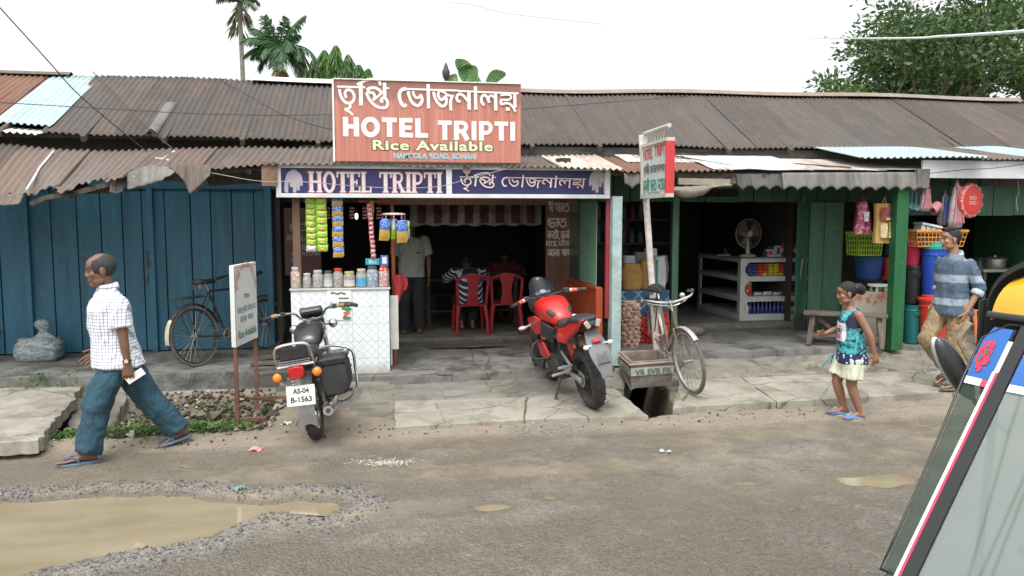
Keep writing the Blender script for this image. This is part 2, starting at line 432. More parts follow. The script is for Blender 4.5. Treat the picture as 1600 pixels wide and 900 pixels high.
slab('shop_floor', CS, [(-1.3, 11.12), (2.75, 11.12), (2.75, 15), (-1.3, 15)], (.315, .315, .315, .315), .3, 30, 30, .008, .002, 5)
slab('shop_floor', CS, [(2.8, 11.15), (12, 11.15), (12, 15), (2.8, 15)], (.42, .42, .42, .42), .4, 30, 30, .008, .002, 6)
# hotel apron: two cast slabs in front, rough older concrete behind
slab('pavement_slab', CP, [at(617, 668, Z=.075), at(817, 656, Z=.075), at(822, 621, Z=.10), at(617, 626, Z=.10)], (.08, .08, .105, .10), .14, 40, 24, .014, .004, 7)
slab('pavement_slab', CP, [at(820, 656, Z=.075), at(1012, 649, Z=.085), at(957, 604, Z=.11), at(826, 621, Z=.10)], (.08, .085, .115, .105), .16, 40, 24, .014, .004, 8)
slab('pavement', CB, [at(425, 655, Z=.0), at(617, 664, Z=.0), at(617, 583, Z=.17), at(440, 583, Z=.17)], (.045, .05, .17, .17), .25, 60, 50, .02, .014, 9, 3)
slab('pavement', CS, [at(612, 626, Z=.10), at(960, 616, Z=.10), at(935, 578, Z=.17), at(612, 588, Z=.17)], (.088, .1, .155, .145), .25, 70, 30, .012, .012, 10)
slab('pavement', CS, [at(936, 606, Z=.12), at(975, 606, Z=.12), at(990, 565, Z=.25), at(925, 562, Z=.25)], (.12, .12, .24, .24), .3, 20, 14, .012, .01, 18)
# walkway of cast slabs on the right with a stone apron behind
xs = [(1052, 637, 1062, 592), (1215, 628, 1160, 590), (1345, 621, 1300, 584), (1490, 612, 1440, 578), (1640, 604, 1590, 572)]
for i in range(4):
 a, b = xs[i], xs[i + 1]
 slab('pavement_slab', CP, [at(a[0], a[1], Z=.12), at(b[0] - 2, b[1], Z=.12), at(b[2] - 2, b[3], Z=.14), at(a[2], a[3], Z=.14)], (.125, .125, .145, .145), .17, 40, 16, .018, .004, 11 + i)
slab('pavement', CB, [at(1052, 594, Z=.14), at(1600, 572, Z=.14), (9.5, 9.34), at(1075, 555, Z=.3)], (.15, .15, .27, .25), .3, 110, 36, .02, .022, 15, 5)
# old slab bridging the ditch on the left
sl_ = [at(-150, 700, Z=.15), at(62, 690, Z=.15), at(128, 604, Z=.16), at(-60, 604, Z=.16)]
slab('pavement_slab', CP, sl_, (.15, .16, .17, .16), .11, 50, 40, .05, .008, 16)
slab('pavement', CB, [at(96, 700, Z=0), at(185, 640, Z=.0), at(200, 600, Z=.16), at(120, 600, Z=.16)], (-.12, -.12, .12, .12), .3, 20, 20, .03, .02, 17)
# ------------------------------------------------------------------ shop row: walls, roofs
def roofmat(name, a, b, rust, rustamt, rough=.75, metal=.0, lo=.45):
 if name in MATS: return MATS[name]
 t = NT(name); st = t.coord((9, .5, .5)); co = t.coord()
 c = t.mix(t.ramp(t.noise(st, 1.6, 6, .7), [(.28, 0), (.72, 1)]), a, b)
 c = t.mix(t.math('MULTIPLY', t.ramp(t.noise(t.coord((2.5, .6, .6)), 1.3, 7, .7, .4), [(lo, 0), (lo + .2, 1)]), rustamt), c, rust)
 c = t.mix(t.ramp(t.noise(co, 38, 3, .6), [(.66, 0), (.72, .45)]), c, mul(b, 1.9))
 c = t.mix(t.ramp(t.noise(co, 14, 4, .7), [(.62, 0), (.7, .5)]), c, mul(a, .4))
 info = t.n('ShaderNodeObjectInfo'); c = t.mix(t.math('MULTIPLY', info.outputs['Random'], .5), c, mul(a, .62))
 c = t.mix(t.math('MULTIPLY', t.ramp(t.noise(t.coord((1.2, .9, .9)), 2.1, 8, .75, .6), [(.52, 0), (.66, 1)]), .55), c, mul(rust, 1.25))
 t.base(c); t.set(Roughness=rough, Metallic=metal); t.bump(t.noise(co, 45, 4, .7), .25, .01)
 return reg(t, name)
RD = roofmat('roof_brown', (.058, .050, .044), (.102, .090, .080), (.115, .07, .046), .5)
RR = roofmat('roof_rust', (.11, .055, .035), (.22, .125, .082), (.16, .06, .03), .7)
RA = roofmat('awning_brown', (.092, .075, .063), (.175, .148, .128), (.15, .088, .058), .6, lo=.44)
RC = roofmat('roof_zinc', (.30, .41, .42), (.46, .59, .60), (.22, .22, .20), .35, .5, lo=.58)
RW = roofmat('roof_bright', (.52, .54, .53), (.72, .74, .73), (.34, .18, .11), .7, .5, lo=.52)
RG = roofmat('valance_grey', (.13, .125, .115), (.29, .275, .245), (.045, .042, .035), .85, .85, lo=.5)
WOODD = M('wood_dark', (.085, .068, .052), .8, .35, 5, dirt=.6, dirtcol=(.03, .027, .022), stretch=(6, 6, .7))
WOODG = M('wood_grey', (.125, .105, .083), .85, .35, 5, dirt=.6, dirtcol=(.05, .042, .034), stretch=(6, 6, .8), bump=.3)
WOODB = M('wood_brown', (.16, .075, .04), .6, .3, 5, dirt=.5, dirtcol=(.05, .03, .02), stretch=(6, 6, .8))
def bluepaint(name, col, lo=.5, amt=.85):
 t = NT(name); co = t.coord(); st = t.coord((5, 5, .45))
 c = t.mix(t.ramp(t.noise(st, 2.0, 6, .7), [(.3, 0), (.7, 1)]), mul(col, .72), mul(col, 1.25))
 gi = t.n('ShaderNodeNewGeometry'); c = t.mix(t.ramp(gi.outputs['Random Per Island'], [(0, .45), (1, 0)]), c, mul(col, .5))
 c = t.mix(t.ramp(t.noise(co, 9, 7, .75, .4), [(.60, 0), (.66, .35)]), c, tuple(x * 1.5 + .06 for x in col))
 c = t.mix(t.math('MULTIPLY', t.ramp(t.noise(st, 1.2, 8, .75, .5), [(lo + .05, 0), (lo + .2, 1)]), amt * .7), c, mul(col, .28))
 c = t.mix(t.ramp(t.noise(co, 26, 6, .75), [(.62, 0), (.68, .8)]), c, (.05, .045, .04))
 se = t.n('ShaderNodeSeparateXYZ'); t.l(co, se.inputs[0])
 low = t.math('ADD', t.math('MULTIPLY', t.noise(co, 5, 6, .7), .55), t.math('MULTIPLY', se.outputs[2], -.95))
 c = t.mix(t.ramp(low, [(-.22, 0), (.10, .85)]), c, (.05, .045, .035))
 t.base(c); t.set(Roughness=.5); t.bump(t.noise(st, 14, 5, .7), .25, .008); return reg(t, name)
BLUE = bluepaint('blue_planks', (.026, .13, .20))
GREEN = bluepaint('green_planks', (.03, .095, .052))
GREENL = bluepaint('green_door', (.10, .22, .15), .52)
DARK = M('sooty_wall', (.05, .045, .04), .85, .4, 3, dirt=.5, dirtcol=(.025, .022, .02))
BL = thing('shop_building', 'long low row of shops under a continuous rusty corrugated tin roof', 'building', (2, 11, 0))
def bp(mb, name, mat, **k): return mb.build(name, mat, BL, world=True, **k)
ridge = lambda x: (12.3, 3.985 - .06 * math.exp(-((x - 2.4) / 2.5) ** 2) + .012 * math.sin(x * 1.7))
eave = lambda x: (10.28, float(np.interp(x, (-4.5, -2.5, 0, 2.6, 5, 9), (3.03, 2.97, 2.95, 2.955, 2.945, 2.925))) + .014 * math.sin(x * 2.3))
def corr(mb, x0, x1, top, bot, pitch=.076, amp=.0135, nv=8, ragged=.0, seed=0, sag=.0, m=0):
 nu = max(6, int((x1 - x0) / pitch * 6))
 def fn(u, v):
  x = x0 + (x1 - x0) * u; a, b = top(x), bot(x)
  r = 1 + ragged * noise.fractal(Vector((x * 4 + seed, seed * 3.3, 0)), 1, 2, 4) + (ragged * .8 * (noise.cell(Vector((x * 6 + seed, 1.5, seed)))) - ragged * .4 if ragged > .05 else 0)
  k = v * (r if v > .7 else 1 + (r - 1) * v)
  y = a[0] + (b[0] - a[0]) * k; z = a[1] + (b[1] - a[1]) * k
  dent = .02 * noise.noise(Vector((x * 1.3, y * 1.3, seed * 1.7)))
  return (x, y, z + amp * math.cos(2 * PI * x / pitch) + dent * (1 if ragged else .4) - sag * math.sin(PI * v))
 mb.sheet(fn, nu, nv, m)
def sheets(x0, x1, mats, top, bot, w=.78, seed=0, ragged=.0, name='roof_sheet', pitch=.076, nv=8, lift=.006):
 q = random.Random(seed); x = x0; i = 0
 while x < x1 - .05:
  xe = min(x + w, x1); m = MB(); dz = lift * (i % 2) + q.uniform(-.004, .004); db = q.uniform(-.03, .03)
  corr(m, x - .04, xe, lambda X, d=dz: (top(X)[0], top(X)[1] + d), lambda X, d=dz, e=db: (bot(X)[0] + e, bot(X)[1] + d + q.uniform(0, 0)), pitch, nv=nv, ragged=ragged, seed=seed + i * 7.7)
  o = bp(m, name, mats[i % len(mats)] if isinstance(mats, list) else mats, smooth=60)
  s = o.modifiers.new('t', 'SOLIDIFY'); s.thickness = .004
  x = xe; i += 1
sheets(-7.6, -4.42, RR, ridge, eave, seed=1)
m = MB(); corr(m, -4.46, -3.80, ridge, lambda x: (10.42, eave(x)[1] + .09), seed=5); o = bp(m, 'roof_sheet', RC, smooth=60); o.modifiers.new('t', 'SOLIDIFY').thickness = .004; o['label'] = 'pale zinc sheet'
m = MB(); corr(m, -4.6, -3.86, lambda x: (10.6, eave(x)[1] + .05), lambda x: (10.2, eave(x)[1] - .035), seed=6, nv=3); o = bp(m, 'roof_sheet', RW, smooth=60); o.modifiers.new('t', 'SOLIDIFY').thickness = .004
sheets(-3.84, 10.9, RD, ridge, eave, seed=2, w=.82)
m = MB(); m.sheet(lambda u, v: (-2.72 + .14 * u, ridge(0)[0] + (eave(-2.6)[0] - .02 - ridge(0)[0]) * (.5 + .5 * v), .05 * (1 - abs(2 * u - 1)) * (.3 + v) + np.interp(.5 + .5 * v, (0, 1), (ridge(-2.6)[1], eave(-2.6)[1])) + .02), 4, 6); o = bp(m, 'roof_flap', RG)
o.modifiers.new('t', 'SOLIDIFY').thickness = .004
# back slope, ridge caps, flashing
m = MB(); corr(m, -7.6, 10.9, ridge, lambda x: (14.9, 2.6), .09, nv=3); bp(m, 'back_roof', RD, smooth=60)
def ridgecap(x0, x1, mat, w=.13, h=.03):
 m = MB(); n = int((x1 - x0) / .25) + 1
 def fn(u, v):
  x = x0 + (x1 - x0) * u; r = ridge(x); a = (v - .5) * 2
  return (x, r[0] + a * w, r[1] + h + .022 - abs(a) ** 1.4 * w * .5)
 m.sheet(fn, n, 6, 0, (0, 0, .006)); return bp(m, 'ridge_cap', mat)
ridgecap(-7.6, -4.2, RA, .1); ridgecap(1.6, 10.9, roofmat('cap_tan', (.21, .165, .135), (.30, .25, .21), (.15, .10, .08), .5), .15)
ridgecap(-1.75, -.45, RW, .16, .045)
# walls
def planks(mb, x0, x1, y, z0, z1, w, th=.025, gap=.013, seed=0):
 q = random.Random(seed); x = x0
 while x < x1 - .02:
  ww = min(w * q.uniform(.85, 1.15), x1 - x); yy = y + q.uniform(-.006, .006)
  mb.bx((x, yy, z0 + q.uniform(0, .012)), (x + ww - gap, yy + th, z1)); x += ww
m = MB(); planks(m, -7.6, -1.3, 10.72, .30, 2.36, .27, seed=4); bp(m, 'blue_wall', BLUE, bevel=.003)
m = MB()
for px in (45, 239): x = at(px, 430, Y=10.7).x; m.bx((x - .035, 10.66, .29), (x + .035, 10.72, 2.36))
m.bx((-7.6, 10.69, 2.36), (-1.2, 10.78, 2.46)); m.bx((-1.42, 10.67, .29), (-1.34, 10.74, 2.4)); bp(m, 'wall_batten', BLUE, bevel=.004)
m = MB(); x = at(232, 400, Y=10.68).x
m.tube([(x, 10.665, 1.52), (x, 10.66, 1.36)], .007); m.box((x, 10.66, 1.55), (.03, .012, .05)); m.torus((x, 10.645, 1.47), (1, 0, 0), .018, .005, 14, 6); m.box((x, 10.645, 1.42), (.04, .02, .045)); m.box((x - .02, 10.66, 1.22), (.02, .012, .12))
bp(m, 'door_latch', M('rusty_iron', (.06, .045, .035), .7, .3, 20, .6))
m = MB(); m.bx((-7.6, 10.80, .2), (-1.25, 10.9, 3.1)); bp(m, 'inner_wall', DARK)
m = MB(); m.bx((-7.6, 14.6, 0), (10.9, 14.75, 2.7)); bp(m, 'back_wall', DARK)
for x in (-7.6, 10.8):
 m = MB(); m.prism([(10.8, 0), (14.75, 0), (14.75, 2.6), (12.3, 3.9), (10.8, 3.1)], .1, Matrix(((0, 0, 1, x), (1, 0, 0, 0), (0, 1, 0, 0), (0, 0, 0, 1)))); bp(m, 'gable_wall', DARK)
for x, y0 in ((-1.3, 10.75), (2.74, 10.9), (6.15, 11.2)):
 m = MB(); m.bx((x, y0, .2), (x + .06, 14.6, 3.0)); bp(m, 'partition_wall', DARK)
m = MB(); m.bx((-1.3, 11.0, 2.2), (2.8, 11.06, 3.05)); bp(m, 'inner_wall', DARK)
m = MB(); planks(m, 2.8, 10.8, 11.0, 2.40, 2.98, .3, seed=9); bp(m, 'upper_wall', M('wood_weathered', (.13, .12, .105), .85, .35, 4, .7, (.04, .038, .034), stretch=(1, 5, 5)))
m = MB(); m.bx((1.6, 10.36, 2.70), (9.0, 10.40, 2.93)); bp(m, 'fascia_board', M('fascia_grey', (.115, .11, .10), .85, .35, 5, .8, (.035, .033, .03), stretch=(1.2, 5, 5)), bevel=.004)
m = MB(); m.bx((-.9, 10.33, 2.66), (-.05, 10.37, 2.9)); bp(m, 'fascia_board', WOODD)
m = MB()
for x in np.arange(-7, 10.8, .9): m.bar((x, 10.2, eave(x)[1] - .06), (x, 12.3, 3.9), .05, .07)
for y, z in ((10.45, 2.98), (11.3, 3.38), (12.25, 3.86)): m.bar((-7.5, y, z), (10.8, y, z), .05, .05)
bp(m, 'rafter', WOODD)
# ---- lower awning
AT = [(-90, 222), (0, 226), (100, 234), (200, 236), (300, 232), (420, 229), (524, 232), (815, 245), (1000, 244), (1110, 248), (1290, 253), (1455, 259)]
AB = [(-120, 326), (0, 318), (45, 314), (70, 303), (110, 298), (150, 287), (190, 277), (240, 274), (300, 272), (350, 262), (420, 257), (524, 257), (700, 259), (850, 262), (960, 266), (1000, 268), (1120, 269), (1300, 268), (1455, 266)]
tx = [(lambda p: (p.x, p.z))(at(x, y, Y=10.2)) for x, y in AT]; bxz = [(lambda p: (p.x, p.z))(at(x, y, Y=9.02)) for x, y in AB]
atop = lambda x: (10.2, interp(x, tx)[0]); abot = lambda x: (9.02, interp(x, bxz)[0])
sheets(-6.2, -1.62, [RA, RA, RD, RA], atop, abot, .72, 11, .13, 'awning_sheet', nv=14, lift=.012)
sheets(-1.66, 2.42, RA, atop, abot, .78, 12, .02, 'awning_sheet', nv=8)
m = MB(); corr(m, 2.1, 2.86, lambda x: (10.2, atop(x)[1] + .012), lambda x: (8.93, abot(x)[1] + .0), nv=8, seed=3); o = bp(m, 'awning_sheet', roofmat('awning_pale', (.45, .36, .30), (.68, .62, .56), (.24, .12, .07), .75, lo=.42), smooth=60); o.modifiers.new('t', 'SOLIDIFY').thickness = .004
sheets(2.84, 4.25, RR, atop, lambda x: (9.08, abot(x)[1] + .01), .7, 14, .02, 'awning_sheet')
for i, (x0, x1, dz) in enumerate(((3.1, 4.15, .02), (4.0, 5.3, .03), (5.2, 6.3, .02), (6.2, 7.0, .015))):
 m = MB(); y0 = 10.2 if i != 0 else 10.25; y1 = 9.12 if i != 0 else 9.7
 m.sheet(lambda u, v: (x0 + (x1 - x0) * u, y0 + (y1 - y0) * v, np.interp(v if i else v * .5, (0, 1), (atop(x0)[1], abot(x0)[1] + .01)) + dz + .012 * noise.noise(Vector((u * 4, v * 4, i)))), 14, 10, 0, (0, 0, .006))
 bp(m, 'awning_sheet', RW if i != 2 else roofmat('awning_mixed', (.40, .33, .29), (.72, .72, .70), (.25, .13, .09), .9, lo=.47))
m = MB(); m.bar(at(1050, 243, Y=10.1), at(1160, 262, Y=9.3), .03, .02); m.bar(at(1180, 252, Y=9.9), at(1330, 262, Y=9.2), .03, .02); m.bar(at(1065, 240, Y=10.2), at(1130, 247, Y=10.15), .025, .02); bp(m, 'loose_batten', WOODD)
m = MB(); m.box(at(880, 252, Y=9.5), (.12, .16, .07), Matrix.Rotation(.3, 3, 'Z')); bp(m, 'roof_weight', M('brick_dark', (.045, .035, .03), .9, .3, 20))
# torn pieces hanging from the left awning, conduit strips on it
def torn(pts, y, mat, seed, cor=True, depth=.14):
 m = MB(); P = [at(px, py, Y=y) for px, py in pts]; n = len(P) // 2
 T, B = P[:n], P[n:][::-1]
 def fn(u, v):
  k = u * (n - 1); i = min(int(k), n - 2); f = k - i; a = T[i].lerp(T[i + 1], f); b = B[i].lerp(B[i + 1], f); p = a.lerp(b, v)
  p.z += .012 * noise.noise(Vector((u * 9, v * 5, seed)))
  p.y += -depth * v + (.012 * math.cos(2 * PI * p.x / .076) if cor else 0) + .02 * noise.noise(Vector((p.x * 6, v * 3, seed))); return p
 m.sheet(fn, 40, 8); o = bp(m, 'torn_sheet', mat, smooth=60); o.modifiers.new('t', 'SOLIDIFY').thickness = .004; return o
torn([(198, 270), (235, 258), (270, 262), (278, 272), (252, 285), (206, 297)][:6], 9.05, RG, 1)
torn([(262, 258), (290, 256), (330, 258), (332, 276), (302, 305), (290, 280)], 9.03, RA, 2)
torn([(-30, 300), (0, 302), (38, 306), (38, 320), (0, 322), (-30, 324)], 9.0, RA, 3)
torn([(298, 278), (312, 276), (322, 276), (322, 288), (312, 302), (300, 296)], 9.15, WOODG, 4, False)
torn([(176, 280), (186, 278), (196, 280), (198, 300), (188, 303), (178, 300)], 9.2, RG, 5, False)
PIPE = M('pipe_white', (.55, .58, .56), .5, .15, 10, .4)
def pxy(px, py, y): p = at(px, py, Y=y); return p
m = MB(); m.tube([pxy(84, 236, 10.1), pxy(62, 262, 9.7), pxy(52, 280, 9.35), pxy(41, 297, 9.0)], .014, 6); bp(m, 'conduit', PIPE)
m = MB(); m.tube([pxy(272, 237, 10.0), pxy(240, 258, 9.5), pxy(208, 277, 9.0)], .016, 6); m.tube([pxy(243, 247, 9.65), pxy(272, 252, 9.6)], .012, 6); bp(m, 'conduit', PIPE)
# awning carpentry, valance of old sheet with a scalloped edge, cloth and planks stuck under it
m = MB()
for px in (60, 180, 330, 420, 640, 800, 975, 1110, 1250, 1400):
 a = at(px, 300, Y=10.7); m.bar((a.x, 10.75, interp(a.x, tx)[0] - .08), (a.x, 9.12, interp(a.x, bxz)[0] - .05), .05, .06)
for i in range(len(AB) - 1):
 a, b = at(*AB[i], Y=9.15), at(*AB[i + 1], Y=9.15)
 if AB[i][0] >= 40: m.bar((a.x, 9.2, a.z - .035), (b.x, 9.2, b.z - .035), .05, .05)
m.bar(at(110, 298, Y=9.5), at(180, 294, Y=9.5), .05, .09); m.bar(at(325, 282, Y=9.6), at(410, 278, Y=9.6), .03, .12)
bp(m, 'awning_frame', WOODD)
m = MB(); a = at(421, 272, Y=9.08); m.box(a, (.16, .05, .26)); bp(m, 'end_board', M('board_rusty', (.20, .125, .08), .8, .35, 8, .8, (.06, .045, .04)))
def valance(x0, x1, ytop, ybot, y, mat, step=.175, deep=.05, seed=0):
 m = MB(); n = 90
 A, B = at(x0, ytop, Y=y), at(x1, ytop + (0 if seed else -1), Y=y); zb = at((x0 + x1) / 2, ybot, Y=y).z
 def fn(u, v):
  x = A.x + (B.x - A.x) * u; zt = A.z + (B.z - A.z) * u; z0 = zb - deep * (1 - abs(math.sin(PI * x / step))) + .008 * noise.noise(Vector((x * 7, 0, seed)))
  return (x, y + .01 * math.cos(2 * PI * x / step) - .05 * v, zt + (z0 - zt) * v)
 m.sheet(fn, n, 6); o = bp(m, 'valance', mat); o.modifiers.new('t', 'SOLIDIFY').thickness = .004
valance(1222, 1436, 270, 292, 9.12, RG)
valance(1150, 1226, 272, 291, 9.15, roofmat('valance_dark', (.07, .068, .06), (.16, .155, .14), (.03, .03, .026), .9), seed=2)
valance(1060, 1152, 274, 288, 9.2, roofmat('valance_dark', (.07, .068, .06), (.16, .155, .14), (.03, .03, .026), .9), seed=3, deep=.03)
valance(974, 1003, 270, 288, 9.13, RG, seed=4)
m = MB(); m.box(at(1441, 279, Y=9.1), (.17, .06, .24)); bp(m, 'end_board', RG, bevel=.004)
m = MB(); m.bar(at(1060, 283, Y=9.02), at(1140, 285, Y=9.02), .04, .075); bp(m, 'loose_plank', M('plank_pale', (.30, .265, .21), .85, .3, 6, .6, stretch=(1, 6, 6)))
m = MB(); A, B = at(1048, 292, Y=9.0), at(1142, 288, Y=9.0)
m.sheet(lambda u, v: A.lerp(B, u) + Vector((0, -.05 * math.sin(v * PI), -(.03 + .11 * math.sin(PI * min(1, u * 1.4 + .05)) ** .7) * v + .02 * noise.noise(Vector((u * 8, v * 3, 1))))), 24, 8, 0, (0, .01, 0)); bp(m, 'torn_cloth', M('cloth_grey', (.22, .195, .165), .95, .35, 6, .6))
# roof and white fascia of the last shop on the right
rt2 = lambda x: (10.5, at(1330, 228, Y=10.5).z); rb2 = lambda x: (9.0, at(1480, 246, Y=9.0).z)
m = MB(); corr(m, at(1290, 240, Y=10.0).x, 7.55, lambda x: (10.6, rt2(x)[1] + .02), lambda x: (8.9 + .25 * max(0, 7.2 - x), rb2(x)[1] - .0), nv=8, seed=8); o = bp(m, 'awning_sheet', RC, smooth=60); o.modifiers.new('t', 'SOLIDIFY').thickness = .004
sheets(7.5, 10.8, [RA, RC, RA], rt2, rb2, .8, 21, .02, 'awning_sheet')
m = MB(); a, b = at(1441, 250, Y=9.1), at(1441, 278, Y=9.1); m.bx((a.x, 9.08, b.z), (10.8, 9.12, a.z)); bp(m, 'white_fascia', M('paint_offwhite', (.56, .58, .60), .6, .1, 3, .25, (.3, .3, .29)), bevel=.004)
# ---- posts, headers
TEALP = M('post_teal', (.34, .47, .45), .5, .12, 4, .7, (.20, .21, .19), dscale=5)
m = MB(); a, b = at(953, 560, Y=9.1), at(967.5, 560, Y=9.1); m.bx((a.x, 9.05, .24), (b.x, 9.2, 2.25))
for k in range(6): m.bx((a.x - .002, 9.047, .24 + .33 * k), (b.x + .002, 9.1, .244 + .33 * k))
bp(m, 'tiled_post', TEALP, bevel=.004)
m = MB(); m.bx((at(948, 400, Y=9.12).x, 9.15, .8), (a.x - .005, 9.2, 2.25)); bp(m, 'red_batten', M('paint_red', (.26, .02, .03), .5, .2, 6, .3))
PW = M('post_brown', (.15, .085, .06), .7, .25, 4, .5, (.05, .035, .03), stretch=(5, 5, .5))
m = MB(); a, b = at(459, 420, Y=9.28), at(471, 420, Y=9.28); m.bx((a.x, 9.25, .2), (b.x, 9.33, 2.26)); bp(m, 'post', PW, bevel=.005)
m = MB(); a = at(615, 400, Y=9.5); m.tube([(a.x, 9.5, .25), (a.x - .01, 9.5, 2.24)], .022, 8); m.bar((at(560, 313, Y=9.45).x, 9.45, 2.19), (a.x, 9.45, 2.19), .03, .03); bp(m, 'post', M('paint_orange', (.34, .09, .025), .5, .25, 6, .5))
m = MB(); a, b = at(1394, 420, Y=9.2), at(1412, 420, Y=9.2); m.bx((a.x, 9.15, .3), (b.x, 9.28, 2.4)); bp(m, 'post', bluepaint('green_post', (.012, .115, .036), .54, .8), bevel=.005)
a, b = at(1048, 420, Y=10.9), at(1058, 420, Y=10.9); m = MB(); m.bx((a.x, 10.85, .33), (b.x, 10.95, 2.3)); bp(m, 'post', GREENL, bevel=.004); m = MB(); m.bx((at(1246, 420, Y=10.9).x, 10.85, .33), (at(1252, 420, Y=10.9).x, 10.95, 2.3)); bp(m, 'post', GREENL, bevel=.004)
# green boarded header above the right-hand openings with a wire vent
z0, z1 = at(1100, 316, Y=10.9).z, at(1100, 293, Y=10.9).z + .25
m = MB(); planks(m, 2.8, at(1102, 300, Y=10.88).x, 10.86, z0, z1, .26, seed=12); planks(m, at(1153, 300, Y=10.88).x, 9.2, 10.86, z0, z1, .26, seed=13)
vz0, vz1 = at(1100, 307, Y=10.9).z, at(1100, 295, Y=10.9).z; vx0, vx1 = at(1102, 300, Y=10.88).x, at(1153, 300, Y=10.88).x
m.bx((vx0, 10.862, z0), (vx1, 10.885, vz0)); m.bx((vx0, 10.862, vz1), (vx1, 10.885, z1)); hd = bp(m, 'header_boards', GREEN, bevel=.003)
m = MB()
for k in range(14): x = vx0 + (vx1 - vx0) * k / 13; m.bar((x, 10.875, vz0), (x, 10.875, vz1), .006, .006)
for k in range(4): z = vz0 + (vz1 - vz0) * k / 3; m.bar((vx0, 10.877, z), (vx1, 10.877, z), .005, .005)
bp(m, 'vent_grille', M('wire_dark', (.09, .10, .09), .6, .1))
m = MB(); planks(m, 6.9, 9.6, 9.55, 2.02, 2.42, .3, seed=15); bp(m, 'header_boards', GREEN)
# hotel front: brown header, orange and green side screen on the right
m = MB(); m.bx((.0, 10.86, 2.17), (2.76, 10.92, 2.42)); bp(m, 'hotel_header', WOODB)
ORP = M('paint_orange_red', (.37, .065, .02), .45, .2, 3, .5, (.16, .035, .02), stretch=(2, 2, 1))
m = MB(); m.bx((2.62, 9.3, .30), (2.66, 10.86, 1.13)); m.bx((2.60, 9.26, .26), (2.68, 9.33, 1.15)); m.bx((2.6, 9.3, 1.12), (2.68, 10.86, 1.16)); bp(m, 'orange_screen', ORP, bevel=.003)
m = MB(); m.bx((2.635, 9.42, 1.17), (2.645, 10.2, 2.2)); bp(m, 'green_panel', M('panel_green', (.17, .33, .22), .4, .15, 3, .3))
m = MB(); m.bx((2.635, 10.25, 1.17), (2.645, 10.8, 2.2)); m.bx((2.615, 10.2, 1.17), (2.66, 10.25, 2.2)); bp(m, 'dark_panel', M('panel_dark', (.03, .07, .055), .3, .2))
m = MB(); m.bx((2.3, 9.45, .27), (2.61, 10.4, .55)); m.bx((2.27, 9.4, .55), (2.61, 10.45, .585)); bp(m, 'step_box', WOODB, bevel=.004)
# right shop: blue patterned low wall, shelves behind it
t = NT('blue_diamond'); co = t.coord((1, 1, 1)); se = t.n('ShaderNodeSeparateXYZ'); t.l(co, se.inputs[0])
def tri(t, s, per): return t.math('ABSOLUTE', t.math('SUBTRACT', t.math('FRACT', t.math('DIVIDE', s, per)), .5))
dd = t.math('ADD', tri(t, se.outputs[0], .24), tri(t, se.outputs[2], .24))
t.base(t.mix(t.ramp(dd, [(.40, 0), (.41, 1), (.56, 1), (.57, 0)]), (.02, .075, .17), (.13, .27, .36))); t.set(Roughness=.45); reg(t, 'blue_diamond')
a, b = at(968, 455, Y=10.3), at(1046, 455, Y=10.3)
m = MB(); m.bx((a.x, 10.3, .3), (b.x, 10.75, a.z)); bp(m, 'blue_counter', t.mat, bevel=.004)
m = MB()
for z in (1.6, 1.95): m.bx((2.85, 11.3, z), (at(1046, 400, Y=11.3).x, 11.6, z + .02))
m.bx((2.85, 11.62, .4), (3.75, 11.66, 2.3)); bp(m, 'wall_shelf', DARK)
# ------------------------------------------------------------------ lettering
def flat(name, col, rough=.5, var=.06):
 return M(name, col, rough, var, 12)
WHITEP = M('letter_white', (.76, .73, .70), .5, .1, 5, .35, (.55, .42, .37), dscale=5); CREAMP = flat('letter_cream', (.62, .62, .42)); BLUEP = flat('letter_blue', (.20, .42, .52))
def textmesh(body, bold=.0, ext=.0, space=1.0):
 c = bpy.data.curves.new('t', 'FONT'); c.body = body; c.size = 1; c.offset = bold; c.extrude = ext; c.space_character = space; c.resolution_u = 5
 o = bpy.data.objects.new('t', c); COL.objects.link(o); dg = bpy.context.evaluated_depsgraph_get(); dg.update()
 me = bpy.data.meshes.new_from_object(o.evaluated_get(dg)); bpy.data.objects.remove(o); bpy.data.curves.remove(c); return me
def fitmesh(me, w, h):
 co = np.empty(len(me.vertices) * 3); me.vertices.foreach_get('co', co); co = co.reshape(-1, 3)
 lo, hi = co.min(0), co.max(0); co[:, 0] = (co[:, 0] - lo[0]) / (hi[0] - lo[0]) * w; co[:, 1] = (co[:, 1] - lo[1]) / max(1e-6, hi[1] - lo[1]) * h
 me.vertices.foreach_set('co', co.ravel())
class Plane:
 """a sign face: origin (lower-left), unit right and up vectors, normal"""
 def __init__(s, o, r, u): s.o = Vector(o); s.r = Vector(r).normalized(); s.u = Vector(u).normalized(); s.n = s.r.cross(s.u)
 def mat(s, x, y, d):
  m = Matrix((s.r, s.u, s.n)).transposed().to_4x4(); m.translation = s.o + s.r * x + s.u * y + s.n * d; return m
def write(pl, body, x, y, w, h, mat, parent, d=.004, bold=.0, ext=.0, name='lettering', shear=0, space=1.0, world=True):
 me = textmesh(body, bold, ext, space); fitmesh(me, w, h)
 if shear: me.transform(Matrix(((1, shear, 0, 0), (0, 1, 0, 0), (0, 0, 1, 0), (0, 0, 0, 1))))
 me.transform(pl.mat(x, y, d)); me.materials.append(mat)
 return link(name, me, parent, smooth=None, world=world)
